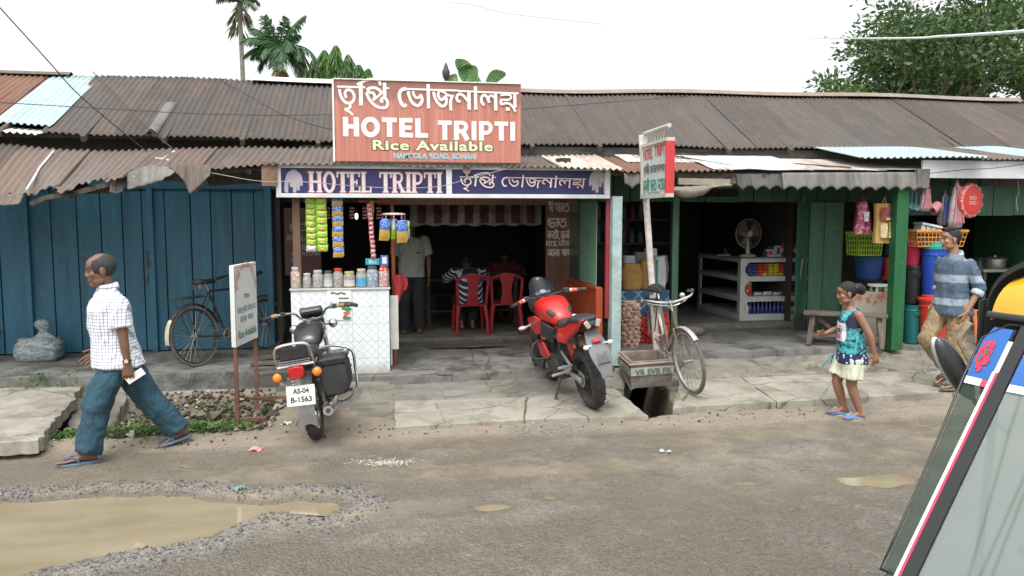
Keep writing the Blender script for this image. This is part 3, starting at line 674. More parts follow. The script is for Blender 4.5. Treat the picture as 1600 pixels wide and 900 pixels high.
def ribbon(mb, pts, w, mat4, z=.0, m=0, smooth=5, taper=None):
 """a brush stroke through 2D points, flat in the plane given by mat4"""
 P = cr([(p[0], p[1], 0) for p in pts], smooth) if smooth else [Vector((p[0], p[1], 0)) for p in pts]
 n = len(P); vs = []; k = 0
 for i in range(n):
  t = (P[min(i + 1, n - 1)] - P[max(i - 1, 0)]);
  if t.length < 1e-9: t = Vector((1, 0, 0))
  t.normalize(); nn = Vector((-t.y, t.x, 0)); ww = w if taper is None else w * taper(i / (n - 1))
  vs += [P[i] + nn * ww / 2 + Vector((0, 0, z + i * 8e-6)), P[i] - nn * ww / 2 + Vector((0, 0, z + i * 8e-6))]
 mb.add([mat4 @ v for v in vs], [(2 * i, 2 * i + 1, 2 * i + 3, 2 * i + 2) for i in range(n - 1)], m)
# strokes of the Bengali name, traced on the big board: (points in board pixels, width)
def _r(ox, oy, pts): return [(ox + x / 15, oy + y / 15) for x, y in pts]
NAME = []
for ox, oy, L in ((525, 125, [
 ([(58, 258), (300, 262), (690, 270)], 44, 0), ([(112, 312), (120, 400), (170, 520), (240, 595), (320, 612), (405, 575), (440, 480), (410, 380), (340, 330), (265, 340), (230, 400), (245, 455), (262, 500)], 62, 1),
 ([(338, 610), (345, 690), (285, 735), (228, 748), (310, 790), (405, 865)], 52, 1), ([(590, 150), (590, 660)], 84, 0), ([(508, 215), (620, 160), (750, 108), (900, 92), (1000, 125), (1040, 222)], 62, 1),
 ([(722, 320), (800, 288), (890, 278), (990, 312), (1070, 385)], 66, 1), ([(740, 330), (800, 385), (860, 385), (900, 440), (900, 490), (870, 540)], 62, 1), ([(862, 548), (960, 480), (1075, 380)], 52, 0), ([(1130, 165), (1135, 470)], 76, 0),
 ([(712, 380), (765, 500), (850, 612), (950, 685), (1070, 712), (1165, 690), (1198, 600), (1155, 515), (1085, 500), (1050, 545), (1080, 600)], 66, 1), ([(1150, 278), (1240, 290)], 38, 0)]),
 (615, 130, [([(280, 218), (180, 240), (120, 330), (125, 450), (175, 555), (228, 592), (272, 555)], 78, 1), ([(200, 222), (745, 235)], 44, 0),
 ([(325, 270), (340, 370), (400, 500), (480, 572), (560, 580), (625, 520), (640, 430), (600, 340)], 68, 1), ([(430, 270), (450, 350), (500, 410), (560, 410), (605, 360)], 58, 1), ([(785, 115), (790, 645)], 76, 0),
 ([(912, 280), (930, 380), (990, 500), (1080, 590), (1165, 580), (1208, 500), (1200, 410), (1165, 365)], 66, 1), ([(1030, 270), (1015, 350), (1050, 430), (1110, 455), (1165, 400)], 58, 1), ([(1060, 262), (1160, 295), (1250, 355), (1385, 372)], 46, 1), ([(1345, 370), (1305, 500), (1312, 690)], 66, 1), ([(815, 238), (1505, 252)], 44, 0)]),
 (715, 130, [([(-5, 262), (352, 268)], 40, 0), ([(40, 500), (-30, 470), (-50, 400), (0, 330), (80, 345), (150, 410), (235, 500)], 62, 1), ([(240, 275), (242, 672)], 78, 0), ([(392, 155), (400, 672)], 76, 0), ([(425, 277), (1422, 304)], 40, 0),
 ([(598, 575), (540, 500), (535, 400), (600, 345), (660, 385), (690, 450), (725, 515)], 62, 1), ([(700, 470), (715, 395), (765, 355), (850, 410)], 52, 1), ([(870, 290), (876, 690)], 76, 0),
 ([(985, 350), (1100, 335), (1215, 342), (1240, 400), (1180, 445), (985, 450)], 46, 1), ([(1000, 460), (1010, 545), (1150, 520), (1270, 590), (1350, 710)], 56, 1), ([(1332, 290), (1338, 620)], 72, 0), ([(1165, 620), (1165, 690)], 92, 0)])):
 for p, w, s in L: NAME.append((_r(ox, oy, p), w / 15, s))
def bengali(pl, x, y, w, h, mat, parent, d=.004, name='lettering', shear=.0, wk=1.0, x0=528.0, x1=811.0, yt=131.0, yb=182.0, world=True, arc=None):
 m = MB(); k = 0; sx = w / (x1 - x0); sy = h / (yb - yt); M4 = pl.mat(x, y, d)
 for pts, ww, s in NAME:
  q = []
  for a, b in pts:
   b = b - (a - 528) * .017; u = (a - x0) * sx; v = (yb - b) * sy
   if arc:                                    # bend the line along an arch: arc = (radius, total angle)
    th = (.5 - u / w) * arc[1]; rr = arc[0] + v; q.append((w / 2 + rr * -math.sin(-th) * -1 if False else w / 2 - rr * math.sin(th), rr * math.cos(th) - arc[0] * math.cos(arc[1] / 2)))
   else: q.append((u + shear * v, v))
  ribbon(m, q, ww * (sx + sy) / 2 * wk, M4, k * .0003, 0, 5 if s else 0); k += 1
 return m.build(name, mat, parent, smooth=None, world=world)
# small painted Bengali letters as strokes in a unit box (x 0..w, y 0 bottom .. 1 headline)
BN = {'ta': (.8, [[(.02, .8), (.08, .4), (.3, .08), (.6, .1), (.74, .45), (.55, .78), (.3, .72), (.3, .5)]]), 'bha': (.85, [[(.02, .85), (.1, .35), (.4, .02), (.72, .2), (.72, .55), (.55, .6), (.4, .4), (.25, .6), (.25, .95)]]),
      'aa': (.3, [[(.15, 1), (.15, 0)]]), 'i': (.85, [[(.05, 1.2), (.4, 1.15), (.65, 1.3)], [(.1, .8), (.5, .8), (.6, .6), (.15, .45), (.6, .3), (.5, 0)]]), 'ya': (.85, [[(.05, .8), (.5, .8), (.5, .55), (.08, .45), (.4, .35), (.7, .02)], [(.7, 1), (.7, 0)]]),
      'dot': (0, [[(-.45, -.12), (-.38, -.12)]]), 'ka': (.95, [[(.45, 1), (.45, 0)], [(.45, .75), (.05, .42), (.45, .2)], [(.45, .6), (.8, .62), (.85, .35), (.7, .25)]]), 'cha': (.8, [[(.1, .7), (.6, .75)], [(.6, .95), (.2, .5), (.15, .2), (.5, .05), (.7, .4), (.5, .6)]]),
      'ii': (.4, [[(.15, 1), (.15, 0)], [(.15, 1), (-.1, 1.25), (-.4, 1.15)]]), 'pa': (.8, [[(.05, .85), (.3, .5), (.08, .35), (.3, .2), (.62, .55)], [(.62, 1), (.62, 0)]]), 'uu': (0, [[(-.25, 0), (-.5, -.15), (-.3, -.3), (-.1, -.28)]]),
      'ba': (.75, [[(.6, 1), (.6, 0)], [(.6, .8), (.08, .42), (.6, .1)]]), 'ra': (.75, [[(.6, 1), (.6, 0)], [(.6, .8), (.08, .42), (.6, .1)], [(.3, .1), (.5, .5)]]), 'ma': (.85, [[(.1, .9), (.15, .35), (.35, .3), (.3, .5), (.1, .35)], [(.15, .5), (.65, .45)], [(.65, 1), (.65, 0)]]),
      'chha': (.85, [[(.05, .85), (.5, .8), (.3, .45), (.6, .3), (.3, .05), (.1, .2)], [(.5, .8), (.75, .1)]]), 'ng': (.4, [[(.15, .6), (.25, .7), (.3, .55), (.15, .6)], [(.05, .1), (.3, .4)]]), 'sa': (.85, [[(.05, .8), (.3, .6), (.1, .3), (.35, .3), (.65, .55)], [(.65, 1), (.65, 0)]]), 'e': (.35, [[(.25, 1), (.05, .7), (.1, .2), (.25, .05), (.3, .2)]]), ',': (.3, [[(.1, .1), (.05, -.12)]]), ' ': (.4, [])}
def bn(pl, words_, x, y, w, h, mat, parent, d=.004, wk=.13, name='lettering', world=True):
 toks = words_.split('|'); tot = sum(BN[t][0] for t in toks); sx = w / tot; m = MB(); M4 = pl.mat(x, y, d); cx = 0; k = 0; run = 0
 for t in toks + [' ']:
  wd, st = BN[t]
  if t in (' ', ','):
   if cx > run: ribbon(m, [(run * sx, h), (cx * sx, h)], h * wk * .9, M4, k * 2e-4, 0, 0); k += 1
   run = cx + wd
  for s in st: ribbon(m, [((cx + a) * sx, b * h) for a, b in s], h * wk, M4, k * 2e-4, 0, 4 if len(s) > 2 else 0); k += 1
  cx += wd
 return m.build(name, mat, parent, smooth=None, world=world)
# slab-serif capitals for the blue board
SLAB = {'H': (.78, [([(.16, 0), (.16, 1)], .2), ([(.62, 0), (.62, 1)], .2), ([(.16, .52), (.62, .52)], .1)], [(.16, 0), (.16, 1), (.62, 0), (.62, 1)]), 'O': (.8, [([(.4 + .27 * math.sin(a), .5 + .455 * math.cos(a)) for a in np.linspace(0, 2 * PI, 25)], .17)], []),
  'T': (.74, [([(.37, 0), (.37, 1)], .21), ([(.04, .95), (.7, .95)], .1), ([(.06, .72), (.06, 1)], .08), ([(.68, .72), (.68, 1)], .08)], [(.37, 0)]), 'E': (.66, [([(.16, 0), (.16, 1)], .2), ([(.1, .95), (.58, .95)], .1), ([(.1, .5), (.44, .5)], .1), ([(.1, .05), (.6, .05)], .1), ([(.57, .75), (.57, 1)], .08), ([(.59, 0), (.59, .27)], .08), ([(.43, .38), (.43, .62)], .07)], [(.16, 0), (.16, 1)]),
  'L': (.64, [([(.16, 0), (.16, 1)], .2), ([(.1, .05), (.58, .05)], .1), ([(.57, 0), (.57, .3)], .08)], [(.16, 0), (.16, 1)]), 'R': (.78, [([(.16, 0), (.16, 1)], .2), ([(.16, .95), (.42, .95), (.56, .86), (.58, .74), (.54, .6), (.4, .52), (.16, .52)], .12), ([(.4, .52), (.54, .2), (.68, .04)], .17)], [(.16, 0), (.16, 1), (.66, 0)]),
  'I': (.36, [([(.18, 0), (.18, 1)], .21)], [(.18, 0), (.18, 1)]), 'P': (.72, [([(.16, 0), (.16, 1)], .2), ([(.16, .95), (.42, .95), (.56, .85), (.58, .71), (.54, .56), (.4, .46), (.16, .46)], .13)], [(.16, 0), (.16, 1)]), ' ': (.42, [], [])}
HEAVY = {'H': (.86, [([(.17, 0), (.17, 1)], .25), ([(.67, 0), (.67, 1)], .25), ([(.17, .51), (.67, .51)], .2)], []), 'O': (.98, [([(.47 + .32 * math.sin(a), .5 + .40 * math.cos(a)) for a in np.linspace(0, 2 * PI, 33)], .24)], []),
         'T': (.8, [([(.38, 0), (.38, 1)], .25), ([(.03, .89), (.73, .89)], .22)], []), 'E': (.76, [([(.17, 0), (.17, 1)], .25), ([(.17, .89), (.68, .89)], .22), ([(.17, .5), (.63, .5)], .2), ([(.17, .11), (.70, .11)], .22)], []),
         'L': (.70, [([(.17, 0), (.17, 1)], .25), ([(.17, .11), (.66, .11)], .22)], []), 'R': (.9, [([(.17, 0), (.17, 1)], .25), ([(.17, .9), (.5, .9), (.64, .8), (.67, .69), (.62, .56), (.48, .47), (.17, .47)], .2), ([(.42, .5), (.58, .3), (.74, 0)], .25)], []),
         'I': (.38, [([(.17, 0), (.17, 1)], .25)], []), 'P': (.82, [([(.17, 0), (.17, 1)], .25), ([(.17, .9), (.48, .9), (.62, .8), (.65, .66), (.6, .5), (.46, .4), (.17, .4)], .2)], [])}
def slabtext(pl, s, x, y, w, h, mat, parent, d, grow=.0, name='lettering', font=None):
 SLAB_ = font or SLAB
 tot = sum(SLAB_[c][0] for c in s); sx = w / tot; m = MB(); M4 = pl.mat(x, y, d); cx = 0; k = 0
 for c in s:
  wd, st, sf = SLAB_[c]
  for pts, ww in st: ribbon(m, [((cx + a) * sx, b * h) for a, b in pts], ww * sx + grow, M4, k * 2e-4, 0, 3 if len(pts) > 8 or (len(pts) > 2) else 0); k += 1
  for a, b in sf: yy = .035 if b == 0 else .965; ribbon(m, [((cx + a - .17) * sx - grow / 2, yy * h), ((cx + a + .17) * sx + grow / 2, yy * h)], .07 * h + grow, M4, k * 2e-4, 0, 0); k += 1
  cx += wd
 return m.build(name, mat, parent, smooth=None, world=True)
# ------------------------------------------------------------------ signs
# faded red roof board
t = NT('red_board'); co = t.coord(); st = t.coord((14, 1, .5))
c = t.mix(t.ramp(t.noise(st, 1.6, 6, .7), [(.3, 0), (.7, 1)]), (.36, .115, .08), (.52, .215, .155))
se = t.n('ShaderNodeSeparateXYZ'); t.l(co, se.inputs[0])
c = t.mix(t.math('MULTIPLY', t.ramp(t.noise(st, 2.6, 7, .75), [(.52, 0), (.72, 1)]), .55), c, (.52, .33, .27))
c = t.mix(t.math('MULTIPLY', t.ramp(t.math('ADD', se.outputs[2], t.math('MULTIPLY', t.noise(st, 3, 4), .6)), [(.92, 0), (1.25, .8)]), .9), c, (.20, .10, .075))
t.base(c); t.set(Roughness=.45); reg(t, 'red_board')
YB = 9.05; o, e = at(524, 252, Y=YB), at(814, 132, Y=YB); RBX, RBZ, RW_, RH_ = o.x, o.z, e.x - o.x, e.z - o.z
RB = thing('roof_signboard', 'large faded red board with white lettering standing on the tin roof edge', 'sign', (RBX + RW_ / 2, YB + .045, RBZ))
m = MB(); m.bx((RBX, YB, RBZ), (RBX + RW_, YB + .055, RBZ + RH_)); ob = m.build('board', MATS['red_board'], RB, world=False, loc=None);
ob.data.transform(Matrix.Translation(-Vector(RB.location))); ob.modifiers.new('b', 'BEVEL').width = .004
m = MB(); m.bx((RBX - .02, YB - .015, RBZ - .005), (RBX - .001, YB + .065, RBZ + RH_ + .005)); m.bx((RBX, YB - .015, RBZ + RH_ + .001), (RBX + RW_, YB + .065, RBZ + RH_ + .012)); m.build('edge_strip', WHITEP, RB, world=True)
m = MB(); m.bx((RBX + RW_ / 2 - .012, YB - .0015, RBZ), (RBX + RW_ / 2 - .008, YB - .0005, RBZ + RH_)); m.build('panel_seam', flat('seam', (.20, .06, .045)), RB, world=True)
for x in (RBX + .2, RBX + RW_ - .2):
 m = MB(); m.bar((x, YB + .085, RBZ + .02), (x, YB + .085, RBZ + RH_ - .05), .05, .05); m.bar((x, YB + .1, RBZ + .7), (x, 10.4, 2.98), .04, .04)
 m.build('support', WOODD, RB, world=True)
pl = Plane((RBX, YB, RBZ), (1, 0, 0), (0, 0, 1)); px = lambda a: (a - 524) / 290 * RW_; pz = lambda b: (252 - b) / 120 * RH_
bengali(pl, px(528), pz(183), px(811) - px(528), pz(131) - pz(183), WHITEP, RB)
slabtext(pl, 'HOTEL', px(535), pz(215), px(668) - px(535), pz(186.5) - pz(215), WHITEP, RB, .004, font=HEAVY); slabtext(pl, 'TRIPTI', px(681), pz(218), px(807) - px(681), pz(189) - pz(218), WHITEP, RB, .004, font=HEAVY)
write(pl, 'Rice Available', px(579.5), pz(235.5), px(770.5) - px(579.5), pz(218.5) - pz(235.5), flat('letter_dark', (.08, .09, .03)), RB, d=.003, bold=.075, space=1.1); write(pl, 'Rice Available', px(581), pz(234.5), px(769) - px(581), pz(219.5) - pz(234.5), CREAMP, RB, d=.005, bold=.035, space=1.1)
write(pl, 'NAMTOLA ROAD, SONARI', px(613), pz(248.5), px(742) - px(613), pz(238.5) - pz(248.5), flat('letter_pale', (.6, .6, .58)), RB, d=.003, bold=.05); write(pl, 'NAMTOLA ROAD, SONARI', px(614), pz(248), px(741) - px(614), pz(239) - pz(248), BLUEP, RB, d=.005, bold=.012)
# blue double board over the counter
VIOLET = M('board_violet', (.018, .019, .10), .35, .2, 2.5, .35, (.02, .018, .05)); FRAMEW = M('frame_white', (.62, .63, .62), .45, .12, 5, .35, (.36, .35, .33))
x0, x1, xm0, xm1 = -1.085, 2.71, at(697, 280, Y=9.12).x, at(706, 280, Y=9.12).x; z0, z1 = 2.225, 2.59
BS = thing('blue_signboard', 'long dark blue shop board in a white frame hung under the tin awning', 'sign', ((x0 + x1) / 2, 9.14, z0))
m = MB(); m.bx((x0 + .05, 9.125, z0 + .045), (xm0, 9.15, z1 - .04)); m.build('board', VIOLET, BS, world=True)
m = MB(); m.bx((xm1, 9.125, z0 + .045), (x1 - .05, 9.15, z1 - .04)); m.build('board', VIOLET, BS, world=True)
m = MB(); m.bx((x0, 9.095, z0), (x1, 9.17, z0 + .046)); m.bx((x0, 9.095, z1 - .042), (x1, 9.17, z1)); m.bx((x0, 9.097, z0 + .046), (x0 + .055, 9.168, z1 - .042)); m.bx((x1 - .065, 9.097, z0 + .046), (x1, 9.168, z1 - .042)); m.bx((xm0, 9.1, z0 + .046), (xm1, 9.168, z1 - .042)); m.build('frame', FRAMEW, BS, world=True, bevel=.004)
pl = Plane((0, 9.125, 0), (1, 0, 0), (0, 0, 1)); PINKP = M('letter_pinkwhite', (.62, .56, .56), .5, .12, 5, .3, (.42, .36, .38), dscale=6); MAROON = flat('letter_maroon', (.26, .05, .08))
X = lambda p: at(p, 285, Y=9.12).x; Zs = lambda b, p=600: at(p, b, Y=9.12).z
slabtext(pl, 'HOTEL TRIPTI', X(482) - .006, Zs(302, 590), X(692) - X(482), Zs(268, 590) - Zs(302, 590), MAROON, BS, .003, .014); slabtext(pl, 'HOTEL TRIPTI', X(482), Zs(301, 590), X(691) - X(482), Zs(269, 590) - Zs(301, 590), PINKP, BS, .009)
bengali(pl, X(715) + .006, Zs(299, 815) - .006, (X(914) - X(715)), Zs(271, 815) - Zs(299, 815), MAROON, BS, d=.003, shear=.12, wk=1.0); bengali(pl, X(715), Zs(299, 815), (X(914) - X(715)), Zs(271, 815) - Zs(299, 815), PINKP, BS, d=.014, shear=.12, wk=.72)
GOLD = flat('emblem_gold', (.45, .34, .20)); LILAC = flat('emblem_lilac', (.36, .33, .42))
def emblem(cx, flip):
 m = MB(); M4 = pl.mat(X(cx), Zs(301, cx), .004); k = 0; h = Zs(266, cx) - Zs(301, cx); w = (X(cx + 14) - X(cx - 14)); f = -1 if flip else 1
 for i, (a, b, e, mm) in enumerate(((-.46, .05, .9, 1), (-.40, .0, .85, 1), (-.25, .45, .9, 0), (-.14, .25, .92, 1), (0, .02, .95, 0), (.06, .0, .93, 1), (.16, .2, .9, 0), (.25, .1, .88, 1), (.33, .35, .86, 0), (.42, .3, .8, 1))):
  ribbon(m, [(f * a * w, b * h), (f * a * w * .95, (b + .35) * h if b < .4 else (b + .2) * h), (f * a * w * .6, .85 * h), (f * .02 * w, e * h)], .03 if mm else .02, M4, k * 2e-4, mm, 4); k += 1
 ribbon(m, [(f * -.5 * w, .1 * h), (f * -.4 * w, .6 * h), (f * -.1 * w, .98 * h), (f * .25 * w, .9 * h), (f * .46 * w, .5 * h)], .012, M4, k * 2e-4, 1, 5)
 m.build('emblem', [GOLD, LILAC], BS, smooth=None, world=True)
emblem(459, False); emblem(934, True)
m = MB(); p = at(729, 266, Y=9.1); m.torus((p.x, 9.085, p.z), (0, 1, 0), .04, .008, 20, 8); m.cyl((p.x, 9.092, p.z), (p.x, 9.1, p.z), .03); m.box((p.x, 9.08, p.z - .06), (.02, .02, .05)); m.build('bracket', M('bracket_rust', (.25, .19, .14), .6, .2, 9), BS, world=True)
# double-sided board on the leaning white pole
SP = thing('pole_sign', 'leaning white pole carrying a small double-sided shop board with a red edge', 'sign', at(1027, 562, Y=8.95))
a, b = at(1000, 315, Y=8.95), at(1040, 303, Y=8.0); top = at(1001, 232, Y=8.95); ztb = at(1040, 208, Y=8.0).z
zb = (a.z + b.z) / 2; zt = (top.z + ztb) / 2
r = Vector((b.x - a.x, b.y - a.y, 0)); wS = r.length; hS = zt - zb; pl = Plane((a.x, a.y, zb), r, (0, 0, 1))
m = MB(); base = at(1027, 562, Y=8.95); tp = Vector((a.x + .02, a.y + .04, zt + .12)); m.tube([base, tp], .038, 12); m.build('pole', M('pole_white', (.62, .59, .56), .6, .1, 9, .75, (.34, .26, .2), dscale=12, stretch=(1, 1, 1)), SP, world=True)
m = MB(); p = base.lerp(tp, .78); m.bar(p + Vector((-.05, 0, 0)), p + Vector((.04, 0, .01)), .012, .012); m.build('bolt', M('steel', (.45, .45, .44), .4, .1, 10, metal=.7), SP, world=True)
m = MB(); M4 = pl.mat(0, 0, 0)
def pbox(x0, x1, y0, y1, d0, d1, m_=0):
 m.add([M4 @ Vector(v) for v in ((x0, y0, d0), (x1, y0, d0), (x1, y1, d0), (x0, y1, d0), (x0, y0, d1), (x1, y0, d1), (x1, y1, d1), (x0, y1, d1))], [(0, 3, 2, 1), (4, 5, 6, 7), (0, 1, 5, 4), (1, 2, 6, 5), (2, 3, 7, 6), (3, 0, 4, 7)], m_)
pbox(.03, wS - .03, .03, hS - .03, -.05, -.02); m.build('board', M('board_pale', (.52, .55, .53), .5, .08, 4, .4, (.36, .36, .33)), SP, world=True)
m = MB(); pbox(0, wS, 0, .04, -.09, 0); pbox(0, wS, hS - .035, hS, -.09, 0); pbox(0, .03, .04, hS - .035, -.09, -.001); m.build('frame', M('frame_cream', (.50, .50, .43), .6, .1, 8, .5, (.30, .27, .22)), SP, world=True)
m = MB(); pbox(wS - .03, wS, .04, hS - .035, -.092, .002); m.build('red_edge', M('edge_red', (.50, .035, .04), .45, .1), SP, world=True)
m = MB(); m.tube([M4 @ Vector((-.02, hS + .13, -.05)), M4 @ Vector((wS * .93, hS + .13, -.05))], .024, 8); m.tube([M4 @ Vector((.02, hS, -.05)), M4 @ Vector((.02, hS + .12, -.05))], .016, 8)
for k in range(7): m.tube([M4 @ Vector((.08 + k * .1, hS + .02, -.05)), M4 @ Vector((.13 + k * .1, hS + .1, -.05))], .006, 5)
m.build('top_rail', MATS['frame_cream'], SP, world=True)
REDP = flat('letter_red', (.55, .06, .05)); BLACKP = flat('letter_black', (.03, .035, .045)); TEALL = flat('letter_teal', (.02, .30, .22))
def onp(x, y): return x * wS, y * hS
write(pl, 'HOTEL', *onp(.06, .70), .36 * wS, .2 * hS, REDP, SP, d=-.016, bold=.03); write(pl, 'TRIPTI', *onp(.50, .72), .43 * wS, .2 * hS, REDP, SP, d=-.016, bold=.03)
bengali(pl, *onp(.07, .40), .85 * wS, .22 * hS, BLACKP, SP, d=-.017)
bn(pl, 'pa|uu|ra|ii| |bha|ta| |ma|chha|aa', *onp(.07, .13), .85 * wS, .18 * hS, TEALL, SP, d=-.017, wk=.16)
bn(pl, 'ba|aa|ta| |sa|ma|ya|aa', *onp(.25, .065), .5 * wS, .035 * hS, BLACKP, SP, d=-.017, wk=.16)
# standing board on iron legs at the ditch
a, b = at(369, 543, Y=8.02), at(403, 519, Y=8.66); ta = at(367, 415, Y=8.02)
r = Vector((b.x - a.x, b.y - a.y, 0)); wS = r.length; zb = a.z; hS = ta.z - a.z; pl = Plane((a.x, a.y, zb), r, (0, 0, 1)); M4 = pl.mat(0, 0, 0)
SB = thing('standing_board', 'white hand painted menu board on rusty iron legs beside the ditch', 'sign', (a.x + r.x / 2, a.y + r.y / 2, -.05))
m = MB(); pbox(0, wS, 0, hS, -.045, 0); m.build('board', M('board_white', (.60, .63, .60), .5, .07, 3, .35, (.42, .40, .34)), SB, world=True, bevel=.003)
IRON = M('rusty_iron_red', (.16, .075, .05), .75, .3, 14, .6, (.07, .05, .04))
for x in (.03, wS - .03):
 m = MB(); p = M4 @ Vector((x, 0, -.02)); m.bar((p.x, p.y, -.12 if x < .1 else -.02), (p.x, p.y, zb + (.002 if x < .1 else 0)), .035, .035)
 m.build('leg', IRON, SB, world=True)
m = MB(); p, q = M4 @ Vector((.03, 0, -.02)), M4 @ Vector((wS - .03, 0, -.02))
m.bar((p.x + .02, p.y, .02), (p.x + .62, p.y + .05, .0), .05, .04); m.bar((q.x + .02, q.y, .10), (q.x + .42, q.y - .02, .09), .05, .04); m.bar((p.x + .02, p.y + .0, .25), (q.x + .35, q.y, .02), .02, .02); m.bar((p.x + .6, p.y, 0), (p.x + .6, p.y + .02, -.14), .05, .05); m.build('brace', IRON, SB, world=True)
GREENP = flat('letter_green', (.03, .20, .13)); DBLUE = flat('letter_bluegrey', (.10, .14, .20)); PINKR = flat('letter_fadedred', (.52, .20, .18))
m = MB();
for x, y, x2, y2 in ((.02, .965, .98, .965), (.02, .02, .02, .965)): ribbon(m, [(x * wS, y * hS), (x2 * wS, y2 * hS)], .008, pl.mat(0, 0, .002), 0, 0, 0)
m.build('border_line', PINKR, SB, smooth=None, world=True)
bengali(pl, .12 * wS, .66 * hS, .76 * wS, .11, PINKR, SB, d=.002, arc=(.225, 3.0), wk=1.0)
bn(pl, 'i|ya|aa|ta', .40 * wS, .565 * hS, .24 * wS, .05 * hS, DBLUE, SB, d=.002, wk=.16); bn(pl, 'bha|aa|ta|,|pa|uu|ra|ii|,|ma|aa|chha|,|sa|aa|ng', .10 * wS, .40 * hS, .80 * wS, .065 * hS, DBLUE, SB, d=.002, wk=.15); bn(pl, 'pa|e|aa|ra|aa| |ya|aa|ya|dot', .2 * wS, .28 * hS, .58 * wS, .065 * hS, DBLUE, SB, d=.002, wk=.15)
write(pl, 'Rice Available', .10 * wS, .085 * hS, .82 * wS, .10 * hS, GREENP, SB, d=.002, bold=.03)
# brown door leaf with the menu, and the dark board behind the counter post
a, b = at(852, 540, Y=10.85), at(893, 316, Y=10.85)
MD = thing('menu_board', 'tall brown door leaf painted with a white menu beside the dining room opening', 'sign', ((a.x + b.x) / 2, 10.85, .3))
m = MB(); m.bx((a.x, 10.84, .29), (b.x, 10.88, b.z)); m.build('board', M('leaf_brown', (.12, .05, .032), .6, .25, 4, .45, (.05, .025, .018), stretch=(6, 6, .7)), MD, world=True)
m = MB()
for x in (a.x, (a.x + b.x) / 2 - .015, b.x - .03): m.bx((x, 10.828, .29), (x + .03, 10.84, 1.32))
for z in (.30, 1.29): m.bx((a.x + .03, 10.83, z), (b.x - .03, 10.839, z + .03))
m.build('frame', MATS['leaf_brown'], MD, world=True)
pl = Plane((0, 10.84, 0), (1, 0, 0), (0, 0, 1)); PALE = flat('letter_chalk', (.42, .36, .31)); X = lambda p: at(p, 350, Y=10.84).x; Zs = lambda b: at(872, b, Y=10.84).z
for wd, x0_, x1_, y0_, y1_ in (('i|ya|aa|ta', 856, 889, 318, 331), ('bha|aa|ta', 856, 885, 342, 355), ('ka|cha|ii|,|pa|uu|ra|ii', 855, 893, 362, 373), ('ma|aa|chha|,|ma|aa|ng|sa', 853, 893, 377, 385), ('pa|e|aa|ra|aa| |ya|aa|ya|dot', 856, 892, 390, 400)):
 bn(pl, wd, X(x0_), Zs(y1_), X(x1_) - X(x0_), Zs(y0_) - Zs(y1_), PALE, MD, wk=.19)
a, b = at(446, 430, Y=10.6), at(500, 325, Y=10.6)
DB = thing('dark_menu_board', 'dark maroon board with faded capitals behind the counter post', 'sign', ((a.x + b.x) / 2, 10.6, a.z))
m = MB(); m.bx((a.x, 10.6, a.z), (b.x, 10.64, b.z)); m.build('board', M('board_maroon', (.075, .03, .024), .6, .2, 4, .4), DB, world=True)
pl = Plane((0, 10.6, 0), (1, 0, 0), (0, 0, 1)); X = lambda p: at(p, 380, Y=10.6).x; Zs = lambda b: at(470, b, Y=10.6).z; DIMP = flat('letter_dim', (.24, .21, .18))
for s, p0, p1, y0_, y1_ in (('RICE', 454, 487, 349, 361), ('AVAILABLE', 447, 499, 367, 376), ('HERE', 466, 493, 382, 391), ('ROTI,PURI,FISH', 455, 499, 393.5, 400.5), ('EGG', 455, 470, 403, 410)):
 write(pl, s, X(p0), Zs(y1_), X(p1) - X(p0), Zs(y0_) - Zs(y1_), DIMP, DB, bold=.02)
# ------------------------------------------------------------------ vegetation and wires
def leafmat(name, a, b, trans=.25):
 t = NT(name); co = t.coord(); info = t.n('ShaderNodeObjectInfo'); g = t.n('ShaderNodeNewGeometry')
 c = t.mix(g.outputs['Random Per Island'], a, b); t.base(c); t.set(Roughness=.45)
 t.b.inputs['Specular IOR Level'].default_value = .35
 tr = t.n('ShaderNodeBsdfTranslucent'); t.l(t.mix(.5, c, (.12, .20, .02)), tr.inputs['Color'])
 mx = t.n('ShaderNodeMixShader'); mx.inputs[0].default_value = trans; t.l(t.b.outputs[0], mx.inputs[1]); t.l(tr.outputs[0], mx.inputs[2]); t.l(mx.outputs[0], t.out.inputs[0])
 return reg(t, name)
LEAFD = leafmat('leaf_dark', (.016, .05, .016), (.085, .155, .05)); LEAFM = leafmat('leaf_mid', (.035, .085, .02), (.10, .18, .055)); PALMG = leafmat('leaf_palm', (.022, .075, .03), (.085, .16, .07)); LEAFB = leafmat('leaf_bright', (.035, .11, .02), (.10, .21, .045)); BANA = leafmat('leaf_banana', (.045, .14, .03), (.10, .24, .06), .35); DRYL = leafmat('leaf_dry', (.20, .12, .06), (.30, .20, .11)); GRASSM = leafmat('leaf_weed', (.04, .10, .02), (.13, .22, .06))
BARK = M('bark', (.11, .095, .075), .9, .35, 5, .5, bump=.5, stretch=(3, 3, 1)); BARKP = M('bark_palm', (.20, .18, .155), .85, .25, 5, .4)
def leaf(mb, p, d, ln, w, q, fold=.25, m=0, segs=2):
 d = d.normalized(); s = d.cross(Vector((q.uniform(-1, 1), q.uniform(-1, 1), q.uniform(.2, 1)))); s = s.normalized() if s.length > 1e-4 else d.orthogonal(); n = s.cross(d)
 a = p + d * ln * .5 + s * w * .5 - n * w * fold; b = p + d * ln * .5 - s * w * .5 - n * w * fold; e = p + d * ln - n * ln * .12
 mb.add([p, a, e, b], [(0, 1, 2), (0, 2, 3)], m)
